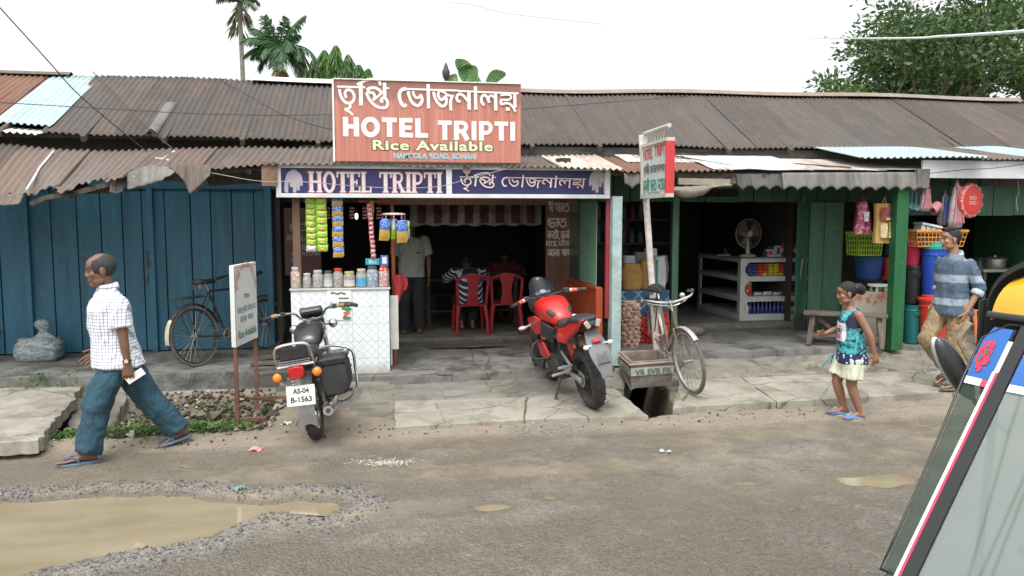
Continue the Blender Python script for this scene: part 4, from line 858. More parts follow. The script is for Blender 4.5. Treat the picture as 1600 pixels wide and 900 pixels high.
def branch(mb, p, d, ln, r, q, depth, tips, bend=.25, spread=.8):
 pts = [p]; n = 4; dd = d.normalized()
 for i in range(n):
  dd = (dd + Vector((q.uniform(-1, 1), q.uniform(-1, 1), q.uniform(-.6, .8))) * bend * .5).normalized(); pts.append(pts[-1] + dd * ln / n)
 mb.tube(pts, [r * (1 - .45 * i / n) for i in range(n + 1)], 6 if depth > 1 else 4)
 if depth == 0: tips.append((pts[-1], dd)); return
 for k in range(q.choice((2, 3, 3))):
  o = pts[q.choice((2, 3, 4))]; nd = (dd + Vector((q.uniform(-1, 1), q.uniform(-1, 1), q.uniform(-.25, .8))) * spread).normalized()
  branch(mb, o, nd, ln * q.uniform(.6, .8), r * .52, q, depth - 1, tips, bend, spread)
 tips.append((pts[-1], dd))
def tree(label, loc, h, cw, seed, mat, lean=(0, 0), lsize=.24, nl=26, depth=4, clump=.75, trunk_h=.4, keep=None, drop=.0, group=None, cat='tree', flat_=.5):
 q = random.Random(seed); root = thing('broadleaf_tree', label, cat, loc, group=group); tb = MB(); tips = []
 th = h * trunk_h; tb.tube([(0, 0, -.3), (lean[0] * .3, lean[1] * .3, th * .5), (lean[0], lean[1], th)], [h * .03, h * .024, h * .02], 9)
 for k in range(6):
  a = k * 1.05 + q.uniform(-.4, .4); branch(tb, Vector((lean[0], lean[1], th * q.uniform(.8, 1))), Vector((math.cos(a) * cw / h * 1.5, math.sin(a) * cw / h * 1.5, q.uniform(.35, 1.0))), (h - th) * .45, h * .012, q, depth - 1, tips)
 zk = h / max(p.z for p, d in tips); tb.v = [(x, y, z * zk) for x, y, z in tb.v]; tips = [(Vector((p.x, p.y, p.z * zk)), d) for p, d in tips]
 tb.build('trunk', BARK, root)
 lb = MB()
 for p, d in tips:
  if keep and not keep(p): continue
  nn = int(nl * q.uniform(.3, 1.5)); c = clump * q.uniform(.6, 1.3)
  for i in range(nn):
   v = Vector((q.gauss(0, 1), q.gauss(0, 1), q.gauss(0, flat_))) * c * .5; dirn = (v * .6 + d * .5 + Vector((q.uniform(-.5, .5), q.uniform(-.5, .5), q.uniform(-.75, .25))))
   leaf(lb, p + v, dirn, lsize * q.uniform(.5, 1.45), lsize * q.uniform(.3, .6), q)
 lb.build('crown', mat, root, smooth=None); return root
def frond(mb, base, az, el, ln, q, droop=1.2, w=.5, m=0, nl=26, width=.05, hang=.45):
 """a pinnate palm frond arching from base"""
 d = Vector((math.cos(az) * math.cos(el), math.sin(az) * math.cos(el), math.sin(el))); p = base.copy(); pts = [p.copy()]; n = 14
 for i in range(n):
  d = (d + Vector((0, 0, -droop / n * (.3 + 1.3 * i / n)))).normalized(); p = p + d * ln / n; pts.append(p.copy())
 mb.tube(pts, [.03 * (1 - .8 * i / n) for i in range(n + 1)], 4, m)
 side = Vector((-math.sin(az), math.cos(az), 0))
 for i in range(nl):
  f = (i + 2) / (nl + 2) * n; k = min(int(f), n - 1); o = pts[k].lerp(pts[k + 1], f - k); t = (pts[k + 1] - pts[k]).normalized(); L = w * math.sin(PI * (.12 + .86 * i / nl)) ** .6
  for s in (-1, 1):
   dd = (side * s * .9 + t * .75 + Vector((0, 0, -hang * q.uniform(.4, 1.5)))).normalized(); e = o + dd * L * q.uniform(.85, 1.1); mid = o.lerp(e, .5) + Vector((0, 0, .05 * L)); wv = t * width * .5
   mb.add([o - wv * .4, o + wv * .4, mid + wv, e, mid - wv], [(0, 1, 2, 4), (4, 2, 3)], m)
def palm(name, label, base, top, r, fronds, seed, ln, w, mat, dry=0, shaft=.0, **k):
 q = random.Random(seed); root = thing(name, label, 'palm tree', base); tb = MB(); T = Vector(top) - Vector(base)
 tb.tube([(0, 0, -.2), T * .5 + Vector((r * .6, 0, 0)), T], [r * 1.3, r, r * .85], 9); tb.build('trunk', BARKP, root)
 if shaft: s = MB(); s.tube([T, T + Vector((0, 0, shaft * .6)), T + Vector((0, 0, shaft))], [r * 1.5, r * 1.25, r * .6], 9); s.build('crownshaft', LEAFB, root); T = T + Vector((0, 0, shaft * .95))
 lb = MB()
 for az, el, dl, dr in fronds(q): frond(lb, T, az, el, ln * dl, q, dr, w, 0, **k)
 lb.build('crown', mat, root, smooth=None)
 if dry:
  db = MB()
  for i in range(dry): frond(db, T - Vector((0, 0, .25)), q.uniform(0, 6.3), -.9, ln * .55, q, 1.6, w * .6, 0, nl=14)
  db.build('dry_fronds', DRYL, root, smooth=None)
 return root
# tall thin palm whose crown leaves the frame, with a hanging skirt of old fronds
b, t_ = at(380, 128, Y=24), at(374, 4, Y=24); b.z = 0
r1 = palm('areca_palm', 'tall thin palm with a bare trunk rising far above the roof', b, t_, .07, lambda q: [(q.uniform(0, 6.3), q.uniform(-.2, .9), q.uniform(.5, .8), 1.7) for i in range(11)], 3, .95, .30, PALMG, nl=20, width=.04)
q = random.Random(5); lb = MB(); T = at(374, 10, Y=24) - b
for i in range(46):
 a = q.uniform(0, 6.3); z = q.uniform(-.75, -.15); rr = .42 * (1 - abs(z + .40) * 1.3); p = T + Vector((math.cos(a) * rr * .4, math.sin(a) * rr * .4, z + .1))
 leaf(lb, p, Vector((math.cos(a) * .6, math.sin(a) * .6, -.9)), q.uniform(.35, .6), .09, q)
lb.build('hanging_leaves', leafmat('leaf_olive', (.05, .07, .03), (.15, .15, .07)), r1, smooth=None)
# leaning bushy palm
b, t_ = at(452, 130, Y=20), at(436, 78, Y=20); b.z = 0
def fr2(q):
 L = [(PI * .94, .95, .8, 1.1), (PI * .80, 1.2, .85, .7), (PI * 1.06, .62, .85, 1.3), (.1, 1.12, .95, .9), (-.5, 1.35, .7, .5), (PI, .28, .8, 1.4), (PI * 1.15, 1.3, .75, .6), (.35, 1.0, .6, 1.2)]
 L += [(q.uniform(-1.6, .9), q.uniform(-.2, .7), q.uniform(.75, 1.0), q.uniform(2.0, 2.9)) for i in range(13)] + [(q.uniform(2, 4.2), q.uniform(-.1, .6), q.uniform(.5, .8), q.uniform(2.0, 2.8)) for i in range(6)]
 return L
palm('betel_palm', 'bushy leaning palm with drooping dark fronds above the roof ridge', b, t_, .05, fr2, 8, 1.12, .36, PALMG, dry=4, nl=44, width=.04, hang=.9)
# row of pointed mast trees behind the roof
MT = None
for i, (px_, top, w, Yd) in enumerate(((491, 90, 15, 24), (508, 77, 22, 25), (526, 70, 22, 23.5), (545, 84, 18, 26), (541, 100, 22, 22.5), (561, 100, 24, 25), (575, 106, 22, 24), (474, 100, 24, 24.5), (556, 112, 20, 23))):
 c = at(px_, 130, Y=Yd); zt = at(px_, top, Y=Yd).z; hw = w / 1244 * Yd; q = random.Random(40 + i)
 root = thing('mast_tree', '', 'tree', (c.x, Yd, 0), group='pointed mast trees behind the roof'); root['label'] = ['narrow pointed mast tree nearest the drooping palm', 'tall mast tree with a ragged double tip', 'tallest pointed mast tree behind the roof', 'slim dark mast tree standing apart', 'low mast tree in front of the slim dark one', 'broad pale mast tree at the corner of the red board', 'last mast tree peeping over the red board', 'low dark mast tree tucked beside the drooping palm', 'lowest mast tree between the taller ones'][i]
 m = MB(); m.tube([(0, 0, -.2), (0, 0, zt * .97)], [.09, .02], 6); m.build('trunk', BARK, root); lb = MB()
 for k in range(1000):
  f = q.random() ** 1.25; z = zt * 1.0 - f * 2.1; rr = hw * min(1, (.10 + f * 2.1 / 1.1) ** .8) * .62; a = q.uniform(0, 6.28); rj = rr * (q.uniform(.3, 1.1) + (.45 * q.random() if q.random() < .22 else 0)) * (1 + .22 * math.sin(z * 7 + i + a));
  leaf(lb, Vector((math.cos(a) * rj, math.sin(a) * rj, z)), Vector((math.cos(a) * .45, math.sin(a) * .45, -1)), q.uniform(.16, .36), .05, q, .1)
 lb.build('crown', LEAFB if i in (1, 2, 5, 6) else LEAFM, root, smooth=None)
# banana leaves over the board
root = thing('banana_plant', 'broad torn banana leaves showing above the red board', 'plant', (at(740, 130, Y=17).x, 17, 0)); lb = MB()
def blade(tip, base, w, tw=.0, fold=.15):
 A, B = at(*base, Y=17) - root.location, at(*tip, Y=17) - root.location; d = (B - A); s = d.cross(Vector((0, 1, 0))).normalized(); n = 10
 P = [A.lerp(B, i / n) + Vector((0, .1 * math.sin(i / n * PI), .12 * math.sin(i / n * PI))) for i in range(n + 1)]
 for sg in (-1, 1):
  for i in range(n):
   w0, w1 = w * math.sin(PI * (.08 + .9 * i / n)) ** .6, w * math.sin(PI * (.08 + .9 * (i + .93) / n)) ** .6; o = Vector((0, -.12 * sg * fold, -abs(w0) * fold))
   lb.add([P[i], P[i].lerp(P[i + 1], .96), P[i].lerp(P[i + 1], .96) + s * sg * w1 + o, P[i] + s * sg * w0 + o], [(0, 1, 2, 3)])
blade((713, 92), (742, 134), .16); blade((728, 100), (736, 132), .22); blade((702, 118), (712, 136), .12); blade((790, 114), (760, 136), .13); blade((724, 126), (752, 132), .14)
lb.build('leaves', BANA, root, smooth=None); m = MB(); m.tube([(0, 0, 0), (0, 0, at(740, 134, Y=17).z)], [.12, .08], 8); m.build('stem', LEAFB, root)
# dark finial on the ridge
p = at(697, 130, Y=12.2); fm = MB(); fm.lathe([(.02, -.25), (.025, 0), (.04, .02), (.055, .07), (.06, .12), (.035, .17), (.03, .2), (.012, .24), (.0, .27)], p + Vector((0, 0, .05)), 14)
single(fm, 'roof_finial', M('finial', (.06, .05, .05), .6, .2), 'small dark urn shaped finial on the ridge above the red board', 'finial', p)
# big trees on the right
tree('loose broadleaf tree with sky showing through its spreading crown', (at(1428, 150, Y=27).x, 27, 0), 9.3, 4.4, 21, LEAFD, lsize=.25, nl=34, depth=4, clump=.72, trunk_h=.45, group='trees behind the right of the roof')
tree('dense dark broadleaf tree rising above the last shop', (at(1525, 150, Y=29).x, 29, 0), 9.4, 5.6, 22, LEAFD, lsize=.25, nl=72, depth=4, clump=.82, trunk_h=.42, group='trees behind the right of the roof')
tree('tallest broadleaf tree reaching out of the frame at the corner', (at(1590, 150, Y=28).x, 28, 0), 11.6, 7.5, 23, LEAFD, lsize=.27, nl=80, depth=4, clump=.95, trunk_h=.38, group='trees behind the right of the roof')
tree('low bushy tree just clearing the roof ridge', (at(1315, 150, Y=28).x, 28, 0), 6.9, 3.6, 26, LEAFM, lsize=.24, nl=70, depth=3, clump=.65, trunk_h=.5, group='trees behind the right of the roof')
b, t_ = at(1500, 150, Y=33), at(1497, 48, Y=33); b.z = 0
palm('areca_palm', 'spiky palm top poking out among the dark trees', b, t_, .1, lambda q: [(q.uniform(0, 6.3), q.uniform(.2, 1.4), q.uniform(.7, 1), 1.1) for i in range(16)], 31, 1.9, .6, PALMG)
# overhead wires
BLKW = M('cable_black', (.03, .03, .03), .6, .05); WHTW = M('cable_white', (.62, .68, .64), .5, .05); GRYW = M('cable_grey', (.30, .30, .29), .5, .05)
def wire(name, label, pts, r, mat, group=None):
 P = cr([at(x, y, Y=Yw) for x, y, Yw in pts], 8); m = MB(); m.tube(P, r, 5); single(m, name, mat, label, 'cable', P[0], group)
wire('overhead_cable', 'thick pale cable crossing the sky before the trees', [(1265, 60, 26), (1400, 60, 13), (1470, 57, 10), (1540, 53, 8), (1640, 46, 6.6)], .018, WHTW)
G = 'thin wires strung over the roof'
wire('overhead_cable', 'dark wire sloping from the sky to the awning over the bright zinc sheet', [(-20, -10, 8), (75, 95, 8.7), (115, 140, 9), (160, 180, 9.2), (230, 237, 9.5)], .006, BLKW, G)
wire('overhead_cable', 'dark wire sloping down the roof beside the lifted flap', [(145, 112, 12.3), (190, 158, 11), (225, 195, 10.3), (270, 232, 9.8)], .006, BLKW, G)
wire('overhead_cable', 'long level wire crossing the whole left roof', [(-40, 158, 10.0), (100, 166, 10.3), (290, 177, 10.5), (420, 180, 10.8), (540, 179, 11)], .005, BLKW, G)
wire('overhead_cable', 'wire sagging across the roof towards the red board', [(345, 125, 12.3), (390, 150, 11.2), (440, 178, 10.6), (500, 198, 10.2), (530, 203, 9.9)], .006, BLKW, G)
wire('overhead_cable', 'thin wire rising over the roof from the red board', [(815, 171, 10.2), (950, 160, 11), (1080, 150, 12.2)], .005, BLKW, G)
wire('overhead_cable', 'pale wire sagging across the face of the blue board', [(330, 270, 9.0), (405, 283, 8.98), (470, 284, 8.98), (590, 293, 8.98), (680, 292, 8.98), (730, 280, 8.98), (790, 264, 8.98)], .004, GRYW, G)
wire('overhead_cable', 'wire drooping across the white fascia', [(1452, 271, 9.0), (1510, 265, 9.0), (1560, 262, 9.0), (1640, 250, 9.0)], .005, BLKW, G)
for i, (y0, y1, z0, z1) in enumerate(((2.6, 3.6, 5.2, 5.6), (3.3, 3.0, 5.8, 5.0), (4.4, 5.2, 6.2, 6.0), (2.2, 5.0, 5.6, 6.6))): m = MB(); m.tube([(-14, y0, z0), (-1, (y0 + y1) / 2, (z0 + z1) / 2 - .25), (14, y1, z1)], .012, 5); single(m, 'overhead_cable', BLKW, 'one of the cables crossing high above the road, mirrored in the windscreen', 'cable', (-14, y0, z0), 'cables high above the road')
wire('overhead_cable', 'faint wire high in the empty sky', [(705, 4, 14), (740, 8, 14), (800, 22, 14), (945, 38, 14)], .004, GRYW, G)
# ------------------------------------------------------------------ counter and what stands on or hangs over it
t = NT('tile_white'); co = t.coord(); se = t.n('ShaderNodeSeparateXYZ'); t.l(co, se.inputs[0])
sx = t.math('ADD', se.outputs[0], se.outputs[1]); z = se.outputs[2]
def lines(t, s, per, w): return t.ramp(t.math('ABSOLUTE', t.math('SUBTRACT', t.math('FRACT', t.math('DIVIDE', s, per)), .5)), [(.5 - w, 0), (.5 - w * .5, 1)])
g = t.math('MAXIMUM', lines(t, t.math('ADD', sx, 20.02), .284, .012), lines(t, t.math('ADD', z, 20.0), .198, .014))
d1 = lines(t, t.math('ADD', t.math('ADD', sx, z), 20), .094, .05); d2 = lines(t, t.math('ADD', t.math('SUBTRACT', sx, z), 20), .094, .05)
dots = t.math('MULTIPLY', d1, d2); dm = t.math('MAXIMUM', d1, d2)
c = t.mix(t.noise(co, 4, 5), (.62, .68, .69), (.74, .78, .78)); c = t.mix(t.math('MULTIPLY', dm, .55), c, (.33, .36, .37)); c = t.mix(dots, c, (.10, .11, .12)); c = t.mix(g, c, (.40, .42, .41))
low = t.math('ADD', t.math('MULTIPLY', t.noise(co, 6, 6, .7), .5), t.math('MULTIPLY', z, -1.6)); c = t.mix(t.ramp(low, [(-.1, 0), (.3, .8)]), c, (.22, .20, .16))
c = t.mix(t.ramp(t.noise(t.coord((1, 1, .35)), 5, 7, .75, .4), [(.55, 0), (.75, .35)]), c, (.34, .32, .27)); t.base(c); t.set(Roughness=.25); reg(t, 'tile')
cx0, cx1, cy0, cy1, cz0, cz1 = -.965, .125, 9.18, 9.72, .2, 1.205
CT = thing('shop_counter', 'waist high counter faced with white lattice patterned tiles', 'counter', ((cx0 + cx1) / 2, (cy0 + cy1) / 2, cz0))
off = Vector(CT.location)
m = MB(); m.bx(Vector((cx0, cy0, cz0)) - off, Vector((cx1, cy1, cz1 - .02)) - off); m.build('tiled_body', MATS['tile'], CT, bevel=.003)
m = MB(); m.bx(Vector((cx0 - .015, cy0 - .015, cz1 - .02)) - off, Vector((cx1 + .015, cy1 + .01, cz1)) - off); m.build('top_slab', M('stone_pale', (.46, .45, .42), .35, .12, 6, .2), CT, bevel=.004)
m = MB(); m.bx(Vector((cx0 - .01, cy0 - .01, cz0 - .03)) - off, Vector((cx1 + .01, cy1, cz0 + .02)) - off); m.build('plinth', CS, CT)
m = MB(); m.bx(Vector((cx1 + .01, 9.3, .47)) - off, Vector((cx1 + .105, 9.33, 1.1)) - off); m.bx(Vector((cx1 + .01, 9.31, .28)) - off, Vector((cx1 + .03, 9.34, .48)) - off); m.build('side_flap', M('flap_white', (.52, .53, .50), .6, .12, 5, .5, (.33, .31, .27)), CT)
pa, pb = at(511, 500, Y=9.175), at(548.5, 451, Y=9.175)
PO = thing('wall_poster', 'white food poster with small green and red vegetables pasted on the tiled counter', 'poster', (pa.x, 9.17, pa.z))
pw, ph = pb.x - pa.x, pb.z - pa.z
m = MB(); m.add([(0, 0, 0), (pw, 0, 0), (pw, 0, ph), (0, 0, ph)], [(0, 1, 2, 3)]); m.add([(0, .003, 0), (pw, .003, 0), (pw, .003, ph), (0, .003, ph)], [(3, 2, 1, 0)]); m.build('sheet', M('poster_white', (.70, .73, .70), .5, .05), PO, smooth=None)
m = MB(); k = 0; q = random.Random(3)
def blob(cx, cy, rx, ry, mi, n=9, d=None):
 global k; k += 1; m.add([(pw * (cx + rx * math.cos(2 * PI * i / n) * q.uniform(.7, 1.2)), -.0012 - k * 1e-4, ph * (cy + ry * math.sin(2 * PI * i / n) * q.uniform(.7, 1.2))) for i in range(n)], [tuple(range(n))], mi)
for i in range(14): blob(q.uniform(.62, .95), q.uniform(.25, .46), .07, .05, 0)
for i in range(6): blob(q.uniform(.12, .36), q.uniform(.3, .62), .06, .05, 3)
for i in range(6): blob(q.uniform(.70, .93), q.uniform(.10, .24), .09, .035, 1)
blob(.8, .06, .2, .05, 2); blob(.86, -.0 + .04, .12, .03, 0)
for i in range(12): blob(.2 + .05 * i, .86 + .02 * math.sin(i), .03, .035, 2 if i % 3 else 0)
for i in range(8): blob(.52 + .05 * i, .70, .028, .028, 2)
m.build('picture', [M('pg', (.04, .22, .09)), M('pr', (.55, .10, .10)), M('pd', (.08, .12, .10)), M('pt', (.22, .48, .42))], PO, smooth=None)
t = NT('jar_clear'); t.base((.80, .82, .80)); t.set(Roughness=.12); t.b.inputs['Alpha'].default_value = .28; t.b.inputs['Specular IOR Level'].default_value = .8; JAR = reg(t, 'jar')
def candy(name, cols, scale=70):
 t = NT(name); co = t.coord(); v = t.n('ShaderNodeTexVoronoi'); v.inputs['Scale'].default_value = scale; t.l(co, v.inputs['Vector']); s = t.n('ShaderNodeSeparateColor'); t.l(v.outputs['Color'], s.inputs[0])
 r = t.n('ShaderNodeValToRGB'); r.color_ramp.interpolation = 'CONSTANT'; e = r.color_ramp.elements
 while len(e) < len(cols): e.new(.5)
 for i, c in enumerate(cols): e[i].position = i / len(cols); e[i].color = (*c, 1)
 t.l(s.outputs[0], r.inputs[0]); t.base(t.mix(t.ramp(v.outputs['Distance'], [(.3, 0), (.75, .75)]), r.outputs[0], (.03, .025, .025))); t.set(Roughness=.4); t.bump(t.math('MULTIPLY', v.outputs['Distance'], -1), .6, .01); return reg(t, name)
LIDS = {'w': M('lid_white', (.55, .55, .52), .4), 'r': M('lid_red', (.45, .07, .05), .4), 'y': M('lid_yellow', (.55, .42, .14), .4), 'k': M('lid_dark', (.10, .10, .11), .4)}
JZ = cz1
def jar(px_, top, w, lid, cont, label, fill=.7, y=9.29, lab=None):
 p = at(px_, 447, Y=y); zt = at(px_, top, Y=y).z; h = zt - JZ; r = w / 1244 * 9.1 / 2
 J = thing('sweet_jar', label, 'jar', (p.x, y, JZ), group='jars lined up on the counter')
 m = MB(); m.lathe([(r * .8, 0), (r * .97, .012), (r, .03), (r, h * .66), (r * .92, h * .76), (r * .72, h * .84), (r * .7, h * .88)], n=18); m.build('jar_glass', JAR, J)
 m = MB(); m.lathe([(r * .84, .008), (r * .93, .03), (r * .93, h * fill * .9), (r * .6, h * fill)], n=14); m.build('sweets', cont, J)
 m = MB(); m.lathe([(r * .76, h * .86), (r * .78, h * .87), (r * .78, h * .985), (r * .72, h)], n=18); m.build('lid', LIDS[lid], J)
 if lab:
  m = MB(); rr = r + .002; aa = [PI * 1.5 + (i - 5) * .2 for i in range(11)]
  m.add([(rr * math.cos(a), rr * math.sin(a), zz) for zz in (h * .1, h * .5) for a in aa], [(i, i + 1, i + 12, i + 11) for i in range(10)]); m.build('label', M('label_' + lab[0], lab[1], .4), J)
CMIX = candy('sweets_mixed', [(.75, .12, .10), (.85, .55, .05), (.12, .25, .6), (.80, .25, .35), (.10, .5, .2), (.85, .75, .15), (.75, .2, .1)], 38); CGR = candy('sweets_grey', [(.24, .21, .18), (.34, .31, .27), (.15, .13, .11), (.42, .40, .36)], 34); CBR = candy('sweets_brown', [(.22, .13, .08), (.35, .26, .17), (.13, .08, .06), (.45, .38, .30)], 30)
CBL = candy('sweets_blue', [(.03, .16, .45), (.55, .60, .65), (.04, .10, .28), (.10, .35, .6)], 34); CRD = candy('sweets_red', [(.65, .04, .05), (.55, .05, .05), (.75, .60, .55), (.7, .08, .06)], 40); CTN = candy('sweets_tan', [(.42, .30, .18), (.52, .42, .30), (.30, .2, .12)], 30)
jar(463, 417, 17, 'w', CMIX, 'jar of mixed bright coloured sweets at the end beside the brown post', .8)
jar(480, 427, 14, 'w', CGR, 'smallest jar, white lidded, beside the jar of bright sweets')
jar(497, 422, 17, 'w', CGR, 'white lidded jar of grey sweets beside the smallest jar', .75); jar(513, 423, 15, 'k', CGR, 'dark lidded jar between a white lid and a red lid', .6, lab=('w', (.45, .45, .43)))
jar(528.5, 419, 16, 'r', CBR, 'jar with a red lid holding brown biscuits', .75); jar(546, 424, 19, 'y', CTN, 'squat jar with a yellow lid', .45, lab=('p', (.5, .45, .42)))
jar(565, 420, 17, 'w', CGR, 'jar with a bright blue label beside the yellow lid', .7, lab=('b', (.04, .32, .55))); jar(582, 415, 19, 'k', CBL, 'big jar of blue and white sachets', .8); jar(600, 415, 17, 'r', CRD, 'jar packed with red wrapped sweets at the far end', .95)
def carton(px_, bot, top, w, y, mat, mat2, label, cat='box', name='carton', zb=None, dep=.07):
 a, b = at(px_ - w / 2, bot, Y=y), at(px_ + w / 2, top, Y=y); z0 = a.z if zb is None else zb; B = thing(name, label, cat, ((a.x + b.x) / 2, y + dep / 2, z0)); ww, hh = b.x - a.x, b.z - z0
 m = MB(); m.bx((-ww / 2, -dep / 2, 0), (ww / 2, dep / 2, hh)); m.build('box_body', mat, B, bevel=.002)
 m = MB(); m.bx((-ww * .28, -dep / 2 - .002, hh * .2), (ww * .3, -dep / 2 - .0005, hh * .86)); m.build('label_panel', mat2, B); return B
carton(600.5, 415, 399, 12, 9.26, M('box_blue', (.06, .12, .38), .4), M('box_face', (.66, .68, .70), .4), 'small blue and white carton standing on the jar of red sweets'); carton(582, 414, 404, 22, 9.25, M('box_teal', (.03, .26, .38), .4), M('box_face2', (.25, .55, .62), .4), 'flat teal blue packet lying on the jar of blue sachets')
# hanging strips of snack packets
def pillow(mb, c, w, h, dpt, m=0, tilt=.0, top=0, bot=None):
 """a crimped bag seen face on; top / bot material split"""
 R3 = Matrix.Rotation(tilt, 3, 'Y'); n = 6; k = 6; c = Vector(c)
 for sgn in (-1, 1):
  vs = []
  for i in range(n + 1):
   for j in range(k + 1):
    u, v = i / n * 2 - 1, j / k * 2 - 1; wx = w * (.94 + .06 * abs(v) ** 3 - .10 * (1 - abs(v)) * 0); b = (1 - abs(u) ** 3) * (1 - abs(v) ** 2.2)
    vs.append(c + R3 @ Vector((u * wx / 2, sgn * dpt / 2 * b, v * h / 2)))
  w1 = k + 1
  for i in range(n):
   for j in range(k):
    f = (i * w1 + j, (i + 1) * w1 + j, (i + 1) * w1 + j + 1, i * w1 + j + 1)
    mb.f.append(tuple(len(mb.v) + q for q in f)); mb.m.append(top if (bot is None or j >= k * .45) else bot)
  mb.add(vs, [])
def foil(name, col, spots=None, sc_=60, amt=.6):
 t = NT(name); co = t.coord(); c = t.mix(t.noise(co, 12, 3), mul(col, .8), mul(col, 1.2))
 if spots: c = t.mix(t.ramp(t.noise(co, sc_, 2, .5), [(.52, 0), (.56, amt)]), c, spots)
 t.base(c); t.set(Roughness=.22, Metallic=.15); t.bump(t.noise(co, 35, 3, .6, .5), .5, .01); return reg(t, name)
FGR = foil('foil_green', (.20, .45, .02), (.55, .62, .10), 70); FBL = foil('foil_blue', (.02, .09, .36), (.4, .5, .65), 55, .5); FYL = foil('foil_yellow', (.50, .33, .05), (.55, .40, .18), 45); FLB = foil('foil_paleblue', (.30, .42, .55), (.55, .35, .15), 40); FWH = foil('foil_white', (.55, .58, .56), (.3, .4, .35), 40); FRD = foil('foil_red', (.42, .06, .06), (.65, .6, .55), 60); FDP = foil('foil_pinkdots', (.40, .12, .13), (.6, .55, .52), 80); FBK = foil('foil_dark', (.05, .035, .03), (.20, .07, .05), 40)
LREDS = M('label_redspot', (.55, .30, .12), .4)
def strip(px_, y0, y1, w, n, Y_, top, bot, label, seed, sway=.0, spot=None, last=None, mats=None):
 q = random.Random(seed); a, b = at(px_, y0, Y=Y_), at(px_, y1, Y=Y_); W_ = w / 1244 * 9.3; hh = (a.z - b.z) / n
 S = thing('packet_strip', label, 'snack packets', (a.x, Y_, a.z), group='strips of packets hung over the counter')
 for i in range(n):
  mm = MB(); c = Vector((sway * i / n + q.uniform(-.003, .003), -.01, -(i + .5) * hh)); pillow(mm, c, W_, hh * 1.02, .03, tilt=q.uniform(-.05, .05), top=0, bot=1)
  mt = [top, bot] if not (last and i == n - 1) else [last, last]
  o = mm.build('packet', mt, S)
  if spot:
   s2 = MB(); s2.sphere(c + Vector((0, -.014, -.02 * hh / .1)), (W_ * .26, .004, hh * .16), 8); s2.sphere(c + Vector((W_ * .1, -.012, -.3 * hh)), (W_ * .24, .004, hh * .12), 8); s2.build('packet_print', spot, o)
 m = MB(); m.tube([(0, 0, .0), (0, 0, .12)], .003, 4); m.build('string', BLKW, S)
strip(485, 308, 393, 15.5, 9, 9.22, FGR, FGR, 'shorter strip of green snack packets beside the brown post', 1, .0, LREDS, FWH); strip(501, 308, 393, 16.5, 8, 9.2, FGR, FGR, 'longer strip of green snack packets with a tilted last bag', 2, .01, LREDS)
strip(527, 306, 402, 17, 6, 9.22, FBL, FYL, 'strip of blue and yellow chip packets', 3, .0); strip(577, 318, 404, 7.5, 12, 9.22, FDP, FRD, 'narrow strip of tiny red and pink sachets', 4, .04)
strip(581, 312, 340, 6, 4, 9.3, FRD, FGR, 'short dim strip of red and green sachets', 5)
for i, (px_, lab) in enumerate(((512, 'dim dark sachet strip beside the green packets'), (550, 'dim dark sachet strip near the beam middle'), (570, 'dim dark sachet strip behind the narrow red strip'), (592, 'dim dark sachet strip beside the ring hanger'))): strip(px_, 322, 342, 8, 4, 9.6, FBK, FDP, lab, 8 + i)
p = at(615, 336, Y=9.25); RH = thing('ring_hanger', 'round white clip hanger dangling on cords over the counter', 'hanger', p)
m = MB(); m.lathe([(.135, 0), (.14, .008), (.13, .02), (.03, .03)], n=24); m.build('disc', M('plastic_pinkwhite', (.52, .46, .46), .4), RH)
for k in range(8): a = k * PI / 4; m = MB(); m.bar((.125 * math.cos(a), .125 * math.sin(a), 0), (.125 * math.cos(a), .125 * math.sin(a), -.05), .012, .02); m.build('clip', M('plastic_pink', (.45, .18, .20), .4), RH)
for a in (.5, 2.6, 4.7): m = MB(); m.tube([(.1 * math.cos(a), .1 * math.sin(a), .03), (0, 0, .20)], .002, 4); m.build('cord', BLKW, RH)
def bag(px_, y0, y1, w, top, bot, label, Y_=9.15, tilt=0):
 a, b = at(px_, y0, Y=Y_), at(px_, y1, Y=Y_); W_ = w / 1244 * 9.2; h = a.z - b.z; B = thing('snack_bag', label, 'snack bag', (a.x, Y_, a.z), (0, 0, 0), 'snack bags clipped to the ring hanger'); mm = MB(); pillow(mm, (0, 0, -h / 2), W_, h, .06, tilt=tilt, top=0, bot=1); mm.build('bag_foil', [top, bot], B)
bag(601, 342, 376, 17, FBL, FYL, 'blue and yellow chip bag clipped beside the orange pole', tilt=.05); bag(628, 344, 379, 18, FBL, FYL, 'larger blue and yellow chip bag clipped at the open end of the ring', 9.14, -.06); bag(615, 342, 374, 9, FWH, FGR, 'narrow white and green bag clipped between two blue bags', 9.2, .03); bag(638, 345, 372, 5, FGR, FWH, 'edge-on green bag clipped behind the larger blue bag', 9.22)
# bulb, red cloth, curtain
p = at(557, 338, Y=9.9); LB = thing('light_bulb', 'small glowing lamp hanging behind the hanging packets', 'lamp', p)
t = NT('lamp_glow'); t.b.inputs['Emission Color'].default_value = (1, 1, .95, 1); t.b.inputs['Emission Strength'].default_value = 2.5; reg(t, 'lamp')
m = MB(); m.tube([(0, 0, -.035), (0, 0, -.02), (0, 0, .02), (0, 0, .035)], [.01, .018, .018, .012], 10); m.build('glass', t.mat, LB); m = MB(); m.tube([(0, 0, .035), (0, 0, .35)], .004, 5); m.build('flex', BLKW, LB)
a = at(610, 431, Y=9.4); CL = MB(); CL.sheet(lambda u, v: (a.x + .02 + .15 * u + .03 * math.sin(v * 3), 9.35 + .10 * u + .03 * math.sin(u * 9 + v * 2), a.z + .02 - (.33 - .10 * u + .06 * math.sin(u * 5)) * v - .02 * u), 16, 10, 0, (.004, .004, 0))
single(CL, 'cloth', M('cloth_red', (.34, .025, .03), .9, .2), 'red cloth draped by the counter end under the orange pole', 'cloth', (a.x + .1, 9.4, a.z - .3))
